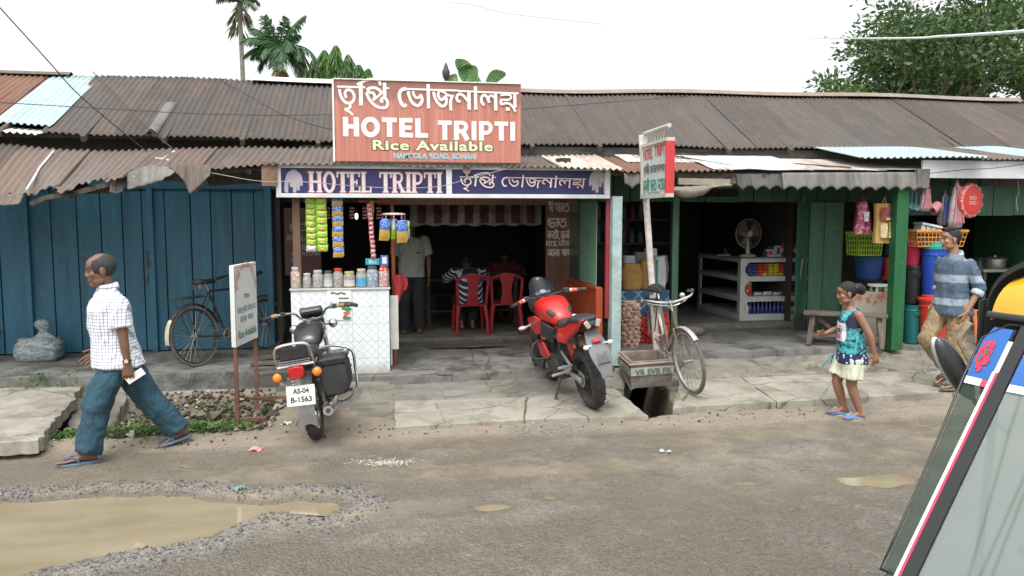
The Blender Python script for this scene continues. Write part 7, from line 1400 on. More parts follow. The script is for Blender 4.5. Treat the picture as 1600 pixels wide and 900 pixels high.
 for s in (-1, 1):
  sub(hb, 'grip', RUB, lambda m: m.tube([(s * .33, .83, 1.074), (s * .43, .775, 1.065)], .02, 10)); sub(hb, 'grip_band', M('grip_red', (.60, .10, .07), .5, .1), lambda m: m.tube([(s * .29, .852, 1.078), (s * .345, .822, 1.072)], .0215, 10)); sub(hb, 'grip_band', M('grip_white', (.62, .56, .50), .5, .1), lambda m: m.tube([(s * .272, .862, 1.08), (s * .292, .851, 1.078)], .0218, 10))
  sub(hb, 'lever', BLKM, lambda m: m.tube([(s * .24, .93, 1.075), (s * .34, .90, 1.065), (s * .44, .83, 1.05)], .008, 6)); sub(hb, 'switch_box', BLKM, lambda m: m.box((s * .235, .885, 1.085), (.06, .06, .055)), bevel=.008); sub(B, 'front_indicator', CLRL, lambda m: (m.sphere((s * .30, 1.0, .76), (.05, .03, .022), 12), m.bar((s * .18, 1.02, .78), (s * .26, 1.0, .765), .016, .016)))
 return B
red_bike()
# ---- roadster bicycles; rear contact at origin, +Y forward
DARKB = M('cycle_black', (.022, .022, .022), .45, .3, 12, .55, (.11, .09, .07)); RUST = M('cycle_rust', (.20, .15, .10), .6, .3, 14, .6, (.08, .06, .045), metal=.3); TYR = M('tyre_dusty', (.13, .12, .105), .9, .25, 14, .5, (.06, .055, .05))
def bicycle(label, loc, rot, steer, fr, bar, rim, tyre):
 B = thing('bicycle', label, 'bicycle', loc, rot); r = .355; wb = 1.14
 def bw(c, parent):
  W_ = thing('wheel', None, None, c); W_.parent = parent
  sub(W_, 'tyre', tyre, lambda m: m.torus((0, 0, 0), (1, 0, 0), r - .018, .019, 48, 8)); sub(W_, 'rim', rim, lambda m: m.torus((0, 0, 0), (1, 0, 0), r - .043, .011, 44, 8, flat=1.5)); sub(W_, 'hub', STEELD, lambda m: m.cyl((-.05, 0, 0), (.05, 0, 0), .02, n=12))
  def sp(m):
   for k in range(32): a = 2 * PI * k / 32; b = a + (.9 if (k // 2) % 2 else -.9); s = .03 if k % 2 else -.03; m.tube([(s, .018 * math.cos(b), .018 * math.sin(b)), (0, (r - .045) * math.cos(a), (r - .045) * math.sin(a))], .0018, 3, caps=False)
  sub(W_, 'spokes', STEELD, sp); return W_
 bw((0, 0, r), B)
 bb = (0, .48, .30); ht, hb_ = Vector((0, .90, .86)), Vector((0, .95, .70)); st = Vector((0, .28, .86))
 sub(B, 'frame', fr, lambda m: (m.tube([st, ht], .014, 8), m.tube([bb, hb_], .015, 8), m.tube([bb, st], .015, 8), [m.tube([(s * .055, 0, r), (s * .03, .46, .30)], .009, 6) for s in (-1, 1)], [m.tube([(s * .055, 0, r), (s * .02, .29, .84)], .008, 6) for s in (-1, 1)], m.tube([hb_, ht], .019, 8)))
 F = thing('front_fork', None, None, hb_); F.parent = B; ax = (ht - hb_).normalized(); F.rotation_euler = (0, 0, steer)
 fa = Vector((0, wb, r)) - hb_
 sub(F, 'fork_blades', fr, lambda m: [m.tube(cr([(s * .0 + s * .035, .0, -.005), (s * .05, fa.y * .45, fa.z * .55), (s * .052, fa.y, fa.z)], 4), .011, 7) for s in (-1, 1)])
 Wf = bw(fa, F)
 sub(F, 'front_mudguard', rim if fr is not DARKB else fr, lambda m: m.sheet(lambda u, v: ((u - .5) * .055, fa.y + (r + .025) * math.cos(PI * (.28 + .62 * v)), fa.z + (r + .025) * math.sin(PI * (.28 + .62 * v)) - .012 * (2 * u - 1) ** 2), 5, 22, 0, (0, .002, .002)))
 hz = ht - hb_ + Vector((0, -.03, .12)); h = sub(F, 'handlebar', bar, lambda m: (m.tube([ht - hb_, hz], .012, 8), m.tube(cr([(-.30, -.19, hz.z + .03), (-.27, -.06, hz.z + .05), (-.17, .05, hz.z + .03), (0, .03, hz.z), (.17, .05, hz.z + .03), (.27, -.06, hz.z + .05), (.30, -.19, hz.z + .03)], 5), .012, 8), m.tube(cr([(-.24, -.12, hz.z - .0), (-.14, .0, hz.z - .02), (0, .0, hz.z - .05), (.14, .0, hz.z - .02), (.24, -.12, hz.z)], 4), .006, 6), m.tube([(0, .02, hz.z - .05), (0, .03, -.03)], .006, 6)))
 for s in (-1, 1): sub(h, 'grip', DARKB if bar is not CHROME else bar, lambda m: m.tube([(s * .295, -.12, hz.z + .042), (s * .302, -.24, hz.z + .02)], .017, 8))
 sub(F, 'bell', CHROME, lambda m: m.sphere((-.10, .02, hz.z + .05), (.035, .035, .03), 12)) if bar is CHROME else None
 sub(B, 'rear_mudguard', rim if fr is not DARKB else fr, lambda m: m.sheet(lambda u, v: ((u - .5) * .06, (r + .028) * math.cos(PI * (.10 + .92 * v)), r + (r + .028) * math.sin(PI * (.10 + .92 * v)) - .012 * (2 * u - 1) ** 2), 5, 30, 0, (0, .002, .002)))
 tp = sub(B, 'guard_tip', M('tip_cream', (.45, .40, .31), .6, .2, 12, .4), lambda m: m.sheet(lambda u, v: ((u - .5) * .064, (r + .032) * math.cos(PI * (.80 + .24 * v)), r + (r + .032) * math.sin(PI * (.80 + .24 * v)) - .012 * (2 * u - 1) ** 2), 5, 8, 0, (0, -.002, .002)))
 sd = sub(B, 'saddle', SEATM, lambda m: m.loft([[Vector((w * c, y, z + .03 * s - .018 * abs(c) ** 2)) for c, s in ((math.cos(t_), math.sin(t_)) for t_ in np.linspace(0, 2 * PI, 15)[:-1])] for y, w, z in ((.09, .02, .985), (.12, .09, .99), (.18, .10, .98), (.27, .055, .975), (.37, .028, .98), (.40, .01, .98))]), smooth=180); sub(sd, 'seat_post', CHROME, lambda m: m.tube([st, (0, .24, .96)], .012, 8)); sub(sd, 'springs', STEELD, lambda m: [[m.torus((s * .05, .13, .90 + .012 * k), (0, 0, 1), .02, .004, 12, 5) for k in range(5)] for s in (-1, 1)])
 sub(B, 'carrier', DARKB, lambda m: (m.tube([(-.065, -.24, .80), (.065, -.24, .80), (.065, .20, .80), (-.065, .20, .80)], .007, 6, closed=True), [m.tube([(x, -.24, .80), (x, .2, .80)], .005, 5) for x in (-.03, 0, .03)], [m.tube([(s * .06, 0, r), (s * .065, -.18, .80)], .006, 5) for s in (-1, 1)], m.box((0, -.02, .815), (.14, .34, .02))))
 sub(B, 'chainset', STEELD, lambda m: (m.torus((.045, .48, .30), (1, 0, 0), .085, .006, 28, 6), [m.bar((.045, .48, .30), (.045, .48 + .085 * math.cos(a), .30 + .085 * math.sin(a)), .012, .006, up=(1, 0, 0)) for a in (0, 1.26, 2.5, 3.77, 5)], m.tube([(.06, .48, .30), (.07, .58, .16)], .009, 6), m.tube([(-.06, .48, .30), (-.07, .38, .44)], .009, 6), m.tube([(.045, .48, .385), (.045, .0, r + .035)], .005, 5), m.tube([(.045, .48, .215), (.045, 0, r - .035)], .005, 5)))
 sub(B, 'pedal', RUB, lambda m: m.box((.115, .58, .155), (.08, .07, .022))); sub(B, 'pedal', RUB, lambda m: m.box((-.115, .38, .445), (.08, .07, .022)))
 return B
c = at(310, 572, Z=.28); bicycle('dark old bicycle with a cream mudguard tip leaning on the blue plank wall', (c.x, c.y, .275), (0, R(-7), R(-36)), R(0), DARKB, DARKB, DARKB, TYR)
c0, c1 = at(1013, 552, Z=.25), at(1073, 617, Z=.135); d = c1 - c0; rz = math.atan2(-d.x, d.y)
k_ = Vector((d.x, d.y, 0)).normalized() * 1.14
bicycle('rusty bicycle with shining handlebars leaning on the white sign pole', (c1.x - k_.x, c1.y - k_.y, .25), (R(-5.5), R(9), rz), R(12), RUST, CHROME, GOLDF, TYR)
# ------------------------------------------------------------------ people (local frame: +Y forward, +X their right, feet at z = 0)
def skinmat(n, c):
 t = NT(n); co = t.coord(); t.base(t.mix(t.ramp(t.noise(co, 14, 4), [(.3, 0), (.7, 1)]), mul(c, .86), mul(c, 1.12))); t.set(Roughness=.48); t.b.inputs['Subsurface Weight'].default_value = .05; t.b.inputs['Subsurface Radius'].default_value = (.02, .008, .004); return reg(t, n)
SK1 = skinmat('skin_brown', (.165, .082, .05)); SK2 = skinmat('skin_girl', (.25, .125, .078)); SK3 = skinmat('skin_tan', (.30, .165, .10)); LIP = M('lips', (.17, .055, .045), .45, .1); EYEW = M('eye_white', (.15, .11, .09), .3, .05); EYED = M('eye_dark', (.015, .011, .01), .4, .1); HAIR = M('hair_black', (.009, .008, .008), .72, .3, 60, bump=.5, bscale=120, stretch=(1, 1, .4)); HAIRG = M('hair_grey', (.028, .026, .025), .65, .35, 70, bump=.5, bscale=130)
def V(*a): return Vector(a)
def limb(mb, P, r):
 """tapered limb through joints, rounded at every joint"""
 P = [Vector(p) for p in P]
 mb.tube(P, r, 14)
 for p, rr in zip(P, r): mb.sphere(p, rr * .995, 12)
def hand(mb, w, d, n, side, s=1.0, curl=.5, tcurl=.5, spread=.1):
 """palm, four unequal fingers and a thumb; d along the hand, n out of the palm, side = direction of the thumb"""
 w, d, n = Vector(w), Vector(d).normalized(), Vector(n); n = (n - d * n.dot(d)).normalized(); t = Vector(side); t = (t - d * t.dot(d) - n * t.dot(n)).normalized()
 L = .095 * s; rings = []
 for k, (f, wd, th) in enumerate(((-.15, .026, .022), (.15, .031, .019), (.55, .042, .0165), (.95, .043, .0135), (1.03, .038, .010))):
  rings.append([w + d * L * f + t * math.cos(a) * wd * s + n * math.sin(a) * th * s for a in np.linspace(0, 2 * PI, 13)[:-1]])
 mb.loft(rings)
 for i, (o, ln) in enumerate(((.033, .074), (.011, .083), (-.011, .077), (-.032, .060))):
  b = w + d * L * .93 + t * o * s; dr = (d + t * (o * spread / .03)).normalized(); P = [b - d * .02 * s, b]; a = curl * (.55 + .06 * i)
  for q, fr in enumerate((.44, .32, .24)):
   dr = (dr * math.cos(a) + n * math.sin(a)).normalized(); P.append(P[-1] + dr * ln * fr * s); a = curl * .9
  mb.tube(P, [.0098 * s, .0098 * s, .0088 * s, .0078 * s, .0062 * s], 8); mb.sphere(P[-1], .0062 * s, 8)
 b = w + d * L * .22 + t * .026 * s; dr = (d * .62 + t * .75 + n * .25).normalized(); P = [b - t * .012 * s, b, b + dr * .036 * s]; dr = (dr + d * .35 * 1 + n * tcurl * .6 - t * tcurl * .45).normalized(); P += [P[-1] + dr * .03 * s, P[-1] + dr * .054 * s]
 mb.tube(P, [.014 * s, .014 * s, .0115 * s, .0098 * s, .0072 * s], 8)
def foot(mb, ankle, yaw, pitch, s=1.0):
 R3 = Matrix.Rotation(yaw, 3, 'Z') @ Matrix.Rotation(pitch, 3, 'X'); A = Vector(ankle); rings = []
 for y, w, z0, z1 in ((-.062, .018, -.065, -.035), (-.05, .030, -.075, -.01), (-.015, .034, -.075, .02), (.03, .034, -.075, .01), (.08, .040, -.075, -.025), (.125, .045, -.075, -.042), (.155, .043, -.075, -.052)):
  rings.append([A + R3 @ Vector((w * s * math.cos(a), y * s, (z0 + z1) / 2 * s + (z1 - z0) / 2 * s * math.sin(a))) for a in np.linspace(0, 2 * PI, 15)[:-1]])
 mb.loft(rings)
 for i, (x, l, r) in enumerate(((-.028, .058, .0125), (-.008, .052, .0095), (.009, .046, .009), (.023, .038, .0085), (.035, .028, .008))):
  sx = x; a = A + R3 @ Vector((sx * s, .15 * s, -.062 * s)); b = A + R3 @ Vector((sx * 1.05 * s, (.15 + l) * s, -.066 * s)); mb.tube([a, b], [r * s, r * .85 * s], 8); mb.sphere(b, r * .85 * s, 8)
def headshape(mb, c, R3, s=1.0, fem=.0):
 def p(x, y, z): return c + R3 @ Vector((x * s, y * s, z * s))
 def e(x, y, z, a, b, d, rot=None): mb.sphere(p(x, y, z), (a * s, b * s, d * s), 18, rot=R3 if rot is None else R3 @ rot)
 e(0, -.012, .035, .074, .094, .088); e(0, .022, -.035, .060 - .004 * fem, .066, .082); e(0, .030, .045, .062, .062, .06)
 e(0, .066, -.092, .026 - .003 * fem, .022, .022);
 for sx in (-1, 1): e(sx * .040, .018, -.070, .020, .042, .026); e(sx * .036, .052, -.02, .026, .026, .026); e(sx * .076, -.012, -.006, .008, .022, .033, Matrix.Rotation(sx * -.35, 3, 'Z')); e(sx * .031, .068, .012, .014, .012, .0105)
 mb.tube([p(-.042, .070, .031), p(0, .085, .027), p(.042, .070, .031)], [.010 * s, .0125 * s, .010 * s], 8)
 mb.tube([p(0, .084, .022), p(0, .092, -.004), p(0, .099 - .005 * fem, -.026)], [.0085 * s, .0105 * s, .014 * s], 10)
 for sx in (-1, 1): mb.sphere(p(sx * .012, .088, -.029), .0095 * s, 10)
 mb.tube([p(-.024, .074, -.060), p(0, .090, -.057), p(.024, .074, -.060)], [.005 * s, .0085 * s, .005 * s], 8); mb.tube([p(-.022, .072, -.068), p(0, .088, -.070), p(.022, .072, -.068)], [.005 * s, .0095 * s, .005 * s], 8)
def headmats(me, c, R3, s, brow=1.0):
 inv = R3.inverted()
 for f in me.polygons:
  q = inv @ (Vector(f.center) - c) / s; x, y, z = abs(q.x), q.y, q.z
  if y < .045: continue
  if ((x - .031) / .0145) ** 2 + ((z - .010) / .0052) ** 2 < 1 and y > .06: f.material_index = 3 if abs(x - .031) < .0095 else 2
  elif .012 < x < .052 and abs(z - (.036 - .22 * max(0, x - .035))) < .0052 * brow and y > .05: f.material_index = 3
  elif x < .025 and -.077 < z < -.052 and y > .066: f.material_index = 1
def hairmesh(c, R3, s, keep, grow=1.05, extra=None, vox=.006, rough=.004):
 m = MB()
 def e(x, y, z, a, b, d): m.sphere(c + R3 @ Vector((x * s, y * s, z * s)), (a * s * grow, b * s * grow, d * s * grow), 20, rot=R3)
 e(0, -.012, .035, .076, .096, .090); e(0, .022, .025, .066, .068, .07)
 if extra: extra(m, lambda x, y, z: c + R3 @ Vector((x * s, y * s, z * s)))
 me = remesh(m, vox, 2); folds(me, rough, 40, 40, 12, 3); inv = R3.inverted(); bm = bmesh.new(); bm.from_mesh(me)
 dl = [f for f in bm.faces if not keep(*(inv @ (f.calc_center_median() - c) / s))]; bmesh.ops.delete(bm, geom=dl, context='FACES'); bm.to_mesh(me); bm.free(); return me
def put(me, name, mats, parent):
 me.materials.clear()
 for m_ in mats: me.materials.append(m_)
 return link(name, me, parent, smooth=180)
def ring(c, rx, ry, yaw=0, n=24, p=2.3, tilt=.0):
 o = []
 for a in np.linspace(0, 2 * PI, n + 1)[:-1]:
  ca, sa = math.cos(a), math.sin(a); k = (abs(ca) ** p + abs(sa) ** p) ** (-1 / p); v = Matrix.Rotation(yaw, 3, 'Z') @ Vector((rx * ca * k, ry * sa * k, tilt * sa * k)); o.append(Vector(c) + v)
 return o
def figure(label, loc, rz, skin, J, hs=1.0, fem=.0, lean=.0, k=1.0, head_rot=(0, 0, 0), hands=None, feet=None, vox=.005, chest=(.165, .105), waist=(.14, .10), hip=(.155, .11), arm=(.047, .038, .030, .024), leg=(.078, .056, .054, .034), brow=1.0):
 P_ = thing('person', label, 'person', loc, rz); mb = MB();
 R3 = (Matrix.Rotation(head_rot[2], 4, 'Z') @ Matrix.Rotation(head_rot[0], 4, 'X') @ Matrix.Rotation(head_rot[1], 4, 'Y')).to_3x3(); hc = Vector(J['head'])
 yaw = J.get('yaw', 0); pv, nk = Vector(J['pelvis']), Vector(J['neck']); sp = lambda f: pv.lerp(nk, f) + Vector((0, J.get('belly', 0) * math.sin(PI * f), 0))
 mb.loft([ring(sp(-.12), hip[0] * .7, hip[1] * .8), ring(sp(.0), *hip), ring(sp(.2), (hip[0] + waist[0]) / 2, waist[1]), ring(sp(.4), *waist), ring(sp(.65), chest[0], chest[1], yaw), ring(sp(.84), chest[0] * .98, chest[1] * .92, yaw), ring(sp(.95), chest[0] * .62, chest[1] * .66, yaw), ring(sp(1.02), .055 * k, .055 * k)])
 limb(mb, [nk - Vector((0, 0, .03)), nk.lerp(hc, .45) - Vector((0, .012, 0)), hc - Vector((0, .012, .02))], [.056 * k * (1 - .12 * fem), .050 * k * (1 - .12 * fem), .052 * k])
 headshape(mb, hc, R3, hs, fem)
 for s, q in ((-1, 'L'), (1, 'R')):
  sh, el, wr = (Vector(J[x + q]) for x in ('sh', 'el', 'wr')); limb(mb, [nk + Vector((s * .03, 0, -.04)), sh], [.05 * k, arm[0] * 1.12]); limb(mb, [sh, sh.lerp(el, .45), el, el.lerp(wr, .35), wr], [arm[0] * 1.1, arm[0], arm[1], arm[1] * .98, arm[3]])
  h = (hands or {}).get(q, {}); d = h.get('d', (wr - el)); hand(mb, wr, d, h.get('n', (-s, .2, 0)), h.get('t', (0, 1, 0)), h.get('s', hs * .98), h.get('curl', .45), h.get('tc', .5))
  hp, kn, an = (Vector(J[x + q]) for x in ('hp', 'kn', 'an')); limb(mb, [hp, hp.lerp(kn, .5), kn, kn.lerp(an, .3), an], [leg[0] * 1.1, leg[0] * .92, leg[1], leg[2], leg[3]])
  f = (feet or {}).get(q, (0, 0)); foot(mb, an, f[0], f[1], J.get('fs', 1.0))
 me = remesh(mb, vox, 2); me.materials.clear()
 for m_ in (skin, LIP, EYEW, EYED): me.materials.append(m_)
 for f in me.polygons: f.material_index = 0
 headmats(me, hc, R3, hs, brow); b = link('body', me, P_, smooth=180); return P_, b, R3, hc, sp
def cloth(parent, name, mats, build, vox=.008, fold=(.006, 9, 9, 5), seed=0, sm=3, cut=None, region=None):
 m = MB(); build(m); me = remesh(m, vox, sm); folds(me, fold[0], fold[1], fold[2], fold[3], seed); folds(me, fold[0] * .4, fold[1] * 3, fold[2] * 3, fold[3] * 2.5, seed + 5)
 mats = mats if isinstance(mats, list) else [mats]; me.materials.clear()
 for q in mats: me.materials.append(q)
 for f in me.polygons: f.material_index = region(f.center) if region else 0
 return link(name, me, parent, smooth=180)
def sandal(parent, ankle, yaw, pitch, s, sole, strap, sx=1):
 R3 = Matrix.Rotation(yaw, 3, 'Z') @ Matrix.Rotation(pitch, 3, 'X'); A = Vector(ankle); m = MB(); out = [(.046 * math.cos(a) * (1.08 if math.sin(a) > 0 else .88), .072 + .15 * math.sin(a)) for a in np.linspace(0, 2 * PI, 25)[:-1]]
 M4 = Matrix.Translation(A) @ R3.to_4x4() @ Matrix.Translation((0, 0, -.098 * s)) @ Matrix.Scale(s, 4); m.prism(out, .02, M4); o = m.build('sandal', sole, parent, bevel=.004); t = MB(); q = lambda *v: A + R3 @ (Vector(v) * s)
 t.tube(cr([q(-.044, .055, -.08), q(-.03, .10, -.038), q(-.012, .155, -.046), q(-.012, .175, -.078)], 5), .0075 * s, 7); t.tube(cr([q(.044, .055, -.08), q(.03, .10, -.038), q(.005, .15, -.044), q(-.012, .16, -.046)], 5), .0075 * s, 7); t.build('strap', strap, o); return o
# ---- walking man in the checked shirt
t = NT('shirt_check'); co = t.coord(); se = t.n('ShaderNodeSeparateXYZ'); t.l(co, se.inputs[0])
def ln(s, per, w, o=0): return t.ramp(t.math('ABSOLUTE', t.math('SUBTRACT', t.math('FRACT', t.math('DIVIDE', t.math('ADD', s, 10 + o), per)), .5)), [(w, 1), (w + .05, 0)])
a1 = t.math('ADD', t.math('MULTIPLY', se.outputs[1], .92), t.math('MULTIPLY', se.outputs[0], .55))
c = t.mix(t.math('MULTIPLY', ln(a1, .027, .09), .75), (.74, .76, .78), (.16, .19, .27)); c = t.mix(t.math('MULTIPLY', ln(se.outputs[2], .027, .09), .7), c, (.16, .19, .27)); t.base(c); t.set(Roughness=.85); reg(t, 'shirt_check')
JEAN = M('trouser_teal', (.02, .062, .09), .8, .22, 9, .25, (.05, .10, .13), bump=.2, bscale=150); SOLE = M('sandal_blue', (.10, .16, .22), .7, .15, 10, .4, (.2, .19, .17)); STRAPB = M('strap_blue', (.05, .09, .17), .6, .15)
J = dict(pelvis=(0, 0, .86), neck=(0, .06, 1.41), head=(0, .10, 1.575), belly=.02, shL=(-.17, -.025, 1.305), elL=(-.205, -.05, 1.03), wrL=(-.205, -.07, .825), shR=(.17, .045, 1.305), elR=(.205, .03, 1.05), wrR=(.17, .15, .88), hpL=(-.085, .01, .84), hpR=(.085, -.01, .84), knL=(-.09, .175, .455), knR=(.09, -.22, .45), anL=(-.09, .25, .10), anR=(.09, -.445, .165), yaw=.06, fs=1.08)
PM, b, R3, hc, sp = figure('walking man in a white checked shirt and blue trousers with a balding head', at(192, 713, Z=0) + V(0, 0, .005), R(105), SK1, J, 1.13, 0, head_rot=(R(-7), 0, R(2)), hands={'L': dict(d=(0, -.02, -1), n=(1, -.1, 0), t=(0, 1, -.1), curl=.75, tc=.9), 'R': dict(d=(-.15, .75, -.62), n=(-1, .1, -.1), t=(0, .5, .8), curl=.5)}, feet={'L': (.05, .0), 'R': (0, R(-20))}, brow=.6, chest=(.15, .10), waist=(.13, .10), hip=(.145, .105))
put(hairmesh(hc, R3, 1.13, lambda x, y, z: (z > -.045) and z < .118 - .42 * max(0, y + .05) and y < (.058 - .2 * max(0, .05 - z) if abs(x) > .05 else -.03 if z > .085 else 0) and not (abs(x) > .066 and -.03 < y < .012 and z < .03), 1.035, rough=.003), 'hair', [HAIRG], PM)
def shirt1(m):
 m.loft([ring(sp(-.14) + V(0, .015, 0), .218, .20), ring(sp(-.02) + V(0, .01, 0), .208, .188), ring(sp(.25), .185, .165), ring(sp(.5), .19, .163, .06), ring(sp(.72), .195, .152, .06), ring(sp(.86), .175, .122, .06), ring(sp(.96), .11, .085), ring(sp(1.05), .07, .068)])
 for s, q in ((-1, 'L'), (1, 'R')): sh, el = V(*J['sh' + q]), V(*J['el' + q]); limb(m, [sh.lerp(V(*J['neck']), .5) - V(0, 0, .03), sh], [.06, .078]); m.tube([sh, sh.lerp(el, .35), sh.lerp(el, .68)], [.078, .084, .084], 16)
cloth(PM, 'shirt', MATS['shirt_check'], shirt1, .008, (.012, 6, 6, 3.2), 2)
m = MB(); nb = V(*J['neck']); m.loft([ring(nb + V(0, -.012, .0), .072, .07), ring(nb + V(0, -.008, .05), .066, .062, tilt=-.012), ring(nb + V(0, -.012, .055), .074, .070, tilt=-.012), ring(nb + V(0, -.012, .015), .086, .084)]); m.build('collar', MATS['shirt_check'], PM, smooth=180)
def trou1(m):
 m.loft([ring(sp(-.30), .16, .15), ring(sp(-.18), .18, .158), ring(sp(-.02), .168, .142), ring(sp(.06), .15, .13)])
 for s, q in ((-1, 'L'), (1, 'R')):
  hp, kn, an = (V(*J[x + q]) for x in ('hp', 'kn', 'an')); d = (an - kn).normalized(); m.tube([hp + V(0, -.01, .0), hp.lerp(kn, .45), kn, kn.lerp(an, .5), an - d * .02, an + d * .012], [.10, .112, .102, .1, .098, .094], 18); m.sphere(hp - V(0, .01, .02), .105, 16); m.sphere(kn, .107, 14)
cloth(PM, 'trousers', JEAN, trou1, .009, (.017, 5.5, 5.5, 3.6), 7)
for q in 'LR': sandal(PM, J['an' + q], .05 if q == 'L' else 0, 0 if q == 'L' else R(-14), 1.08, SOLE, STRAPB)
w = V(*J['wrL']); m = MB(); m.torus(w + V(0, .001, .018), (.05, .1, 1), .028, .009, 20, 8, flat=1.3); wt = m.build('watch', M('watch_strap', (.03, .025, .02), .5), PM); m = MB(); m.cyl(w + V(-.026, .004, .02), w + V(-.038, .005, .02), .019, n=18); m.build('watch_case', M('watch_gold', (.62, .42, .12), .25, .1, metal=.9), wt); m = MB(); m.cyl(w + V(-.0382, .005, .02), w + V(-.0387, .005, .02), .015, n=18); m.build('watch_face', M('watch_dial', (.65, .6, .45), .3), wt)
pm = Matrix.LocRotScale(PM.location, PM.rotation_euler, None); m = MB(); c0 = w + V(.018, -.055, -.115); m.box(c0, (.014, .15, .062), Matrix.Rotation(R(-32), 3, 'X')); o = m.build('folded_paper', M('paper_white', (.72, .73, .74), .6, .06), smooth=None); o.data.transform(pm); tag(o, 'folded white paper held in the hand of the man with the watch', 'paper')
m = MB(); m.sheet(lambda u, v: (-.205 + .004 * math.sin(u * 6), .10 + .09 * u, 1.17 + .10 * v), 6, 6, 0, (-.006, 0, 0));
# ---- girl
TIE = None
t = NT('top_tiedye'); co = t.coord(); w_ = t.noise(t.coord((1, 1, 1.6)), 7, 5, .65, 1.4); c = t.mix(t.ramp(w_, [(.47, 0), (.54, 1)]), (.05, .33, .36), (.012, .025, .05)); c = t.mix(t.ramp(t.noise(co, 16, 4, .6, .6), [(.58, 0), (.68, .7)]), c, (.20, .52, .52)); t.base(c); t.set(Roughness=.85); reg(t, 'tiedye')
t = NT('navy_dots'); co = t.coord(); v = t.n('ShaderNodeTexVoronoi'); v.inputs['Scale'].default_value = 26; v.inputs['Randomness'].default_value = .7; t.l(co, v.inputs['Vector']); t.base(t.mix(t.ramp(v.outputs['Distance'], [(.26, 1), (.30, 0)]), (.012, .02, .09), (.55, .56, .6))); t.set(Roughness=.85); reg(t, 'navydots')
CREAMS = M('shorts_cream', (.56, .57, .44), .85, .12, 9, .2, (.4, .42, .3)); NAVY = M('cloth_navy', (.012, .016, .04), .8, .2)
J = dict(pelvis=(0, -.01, .64), neck=(0, .015, 1.115), head=(0, .06, 1.255), belly=.01, shL=(-.135, -.015, 1.055), elL=(-.185, -.115, .86), wrL=(-.185, -.155, .695), shR=(.135, .02, 1.055), elR=(.185, .06, .885), wrR=(.13, .22, .83), hpL=(-.07, -.01, .62), hpR=(.07, .02, .62), knL=(-.07, .005, .35), knR=(.07, .10, .355), anL=(-.07, -.085, .085), anR=(.065, .02, .10), yaw=-.05, fs=.86)
PG, b, R3, hc, sp = figure('girl in a turquoise tie-dye top and cream shorts walking past the walkway slabs', at(1325, 654, Z=0) + V(0, 0, .005), R(77), SK2, J, .93, 1.0, k=.8, head_rot=(R(-10), 0, R(-6)), chest=(.125, .085), waist=(.115, .085), hip=(.13, .10), arm=(.039, .032, .027, .021), leg=(.072, .05, .05, .031), hands={'L': dict(d=(.02, -.25, -1), n=(1, 0, 0), t=(0, 1, -.2), curl=.45, s=.86), 'R': dict(d=(-.3, .9, .1), n=(-.9, -.2, -.3), t=(0, -.1, 1), curl=1.15, tc=1.0, s=.86)}, feet={'L': (0, 0), 'R': (.1, R(3))}, vox=.0045)
def bun(m, p): m.sphere(p(0, -.125, .035), .052, 16); m.sphere(p(0, -.155, .015), (.036, .04, .05), 14); m.sphere(p(0, -.095, .04), .05, 14)
put(hairmesh(hc, R3, .93, lambda x, y, z: y < -.09 or ((z > .055 - 1.3 * (y - .035) * (y > .035) + 0 or y < .02 - .3 * max(0, .03 - z)) and z > -.055 + .9 * max(0, y + .03) and not (abs(x) > .066 and -.03 < y < .01 and z < .022 and z > -.045) and not (y > .045 and z < .085 - .25 * abs(x))), 1.06, bun), 'hair', [HAIR], PG)
m = MB(); m.torus(hc + R3 @ V(0, -.088, .035), R3 @ V(0, 1, .1), .042, .012, 18, 8); m.build('hair_band', EYED, PG, smooth=180)
def top2(m):
 m.loft([ring(sp(.06), .158, .13), ring(sp(.2), .148, .122), ring(sp(.45), .14, .115), ring(sp(.68), .142, .108), ring(sp(.84), .128, .088), ring(sp(.93), .09, .06)]);
 for s in (-1, 1): m.tube(cr([V(s * .085, .05, .99), V(s * .085, .015, 1.075), V(s * .08, -.03, 1.07), V(s * .085, -.075, .98)], 5), .03, 10)
TOPO = cloth(PG, 'top', [MATS['tiedye'], NAVY], top2, .007, (.009, 8, 8, 5), 3, region=lambda c: 1 if abs(c.x) > .112 and c.z > .93 else 0)
def band2(m): m.loft([ring(sp(-.15), .172, .145), ring(sp(-.02), .166, .138), ring(sp(.12), .150, .124)])
cloth(PG, 'underskirt', MATS['navydots'], band2, .007, (.004, 8, 8, 5), 5)
def sh2(m):
 m.loft([ring(sp(-.30), .13, .12), ring(sp(-.2), .155, .13), ring(sp(-.1), .15, .125)])
 for q in 'LR': hp, kn = V(*J['hp' + q]), V(*J['kn' + q]); m.tube([hp, hp.lerp(kn, .4), hp.lerp(kn, .74)], [.098, .098, .102], 18)
cloth(PG, 'shorts', CREAMS, sh2, .007, (.012, 8, 8, 3), 9)
from mathutils.bvhtree import BVHTree
BV = BVHTree.FromPolygons([v.co.copy() for v in TOPO.data.vertices], [tuple(f.vertices) for f in TOPO.data.polygons])
def drape(o, off):
 for v in o.data.vertices:
  h = BV.ray_cast(Vector((v.co.x, .5, v.co.z)), Vector((0, -1, 0)))[0]
  if h: v.co.y = h.y + off
 return o
def frontpatch(name, mat, x0, x1, z0, z1, yoff, par):
 m = MB(); m.sheet(lambda u, v: (x0 + (x1 - x0) * u, .118 * math.sqrt(max(0, 1 - ((x0 + (x1 - x0) * u) / .155) ** 2)) + .012, z0 + (z1 - z0) * v), 14, 14); return drape(m.build(name, mat, par), yoff)
pr = frontpatch('print', M('print_shirt', (.62, .58, .60), .7, .1, 30), -.105, .03, .79, .97, .003, PG); frontpatch('print_flower', M('print_pink', (.55, .12, .22), .7, .5, 60), -.05, .015, .81, .86, .005, pr); frontpatch('print_flower', M('print_pink', (.55, .12, .22), .7, .5, 60), -.06, -.02, .925, .948, .005, pr)
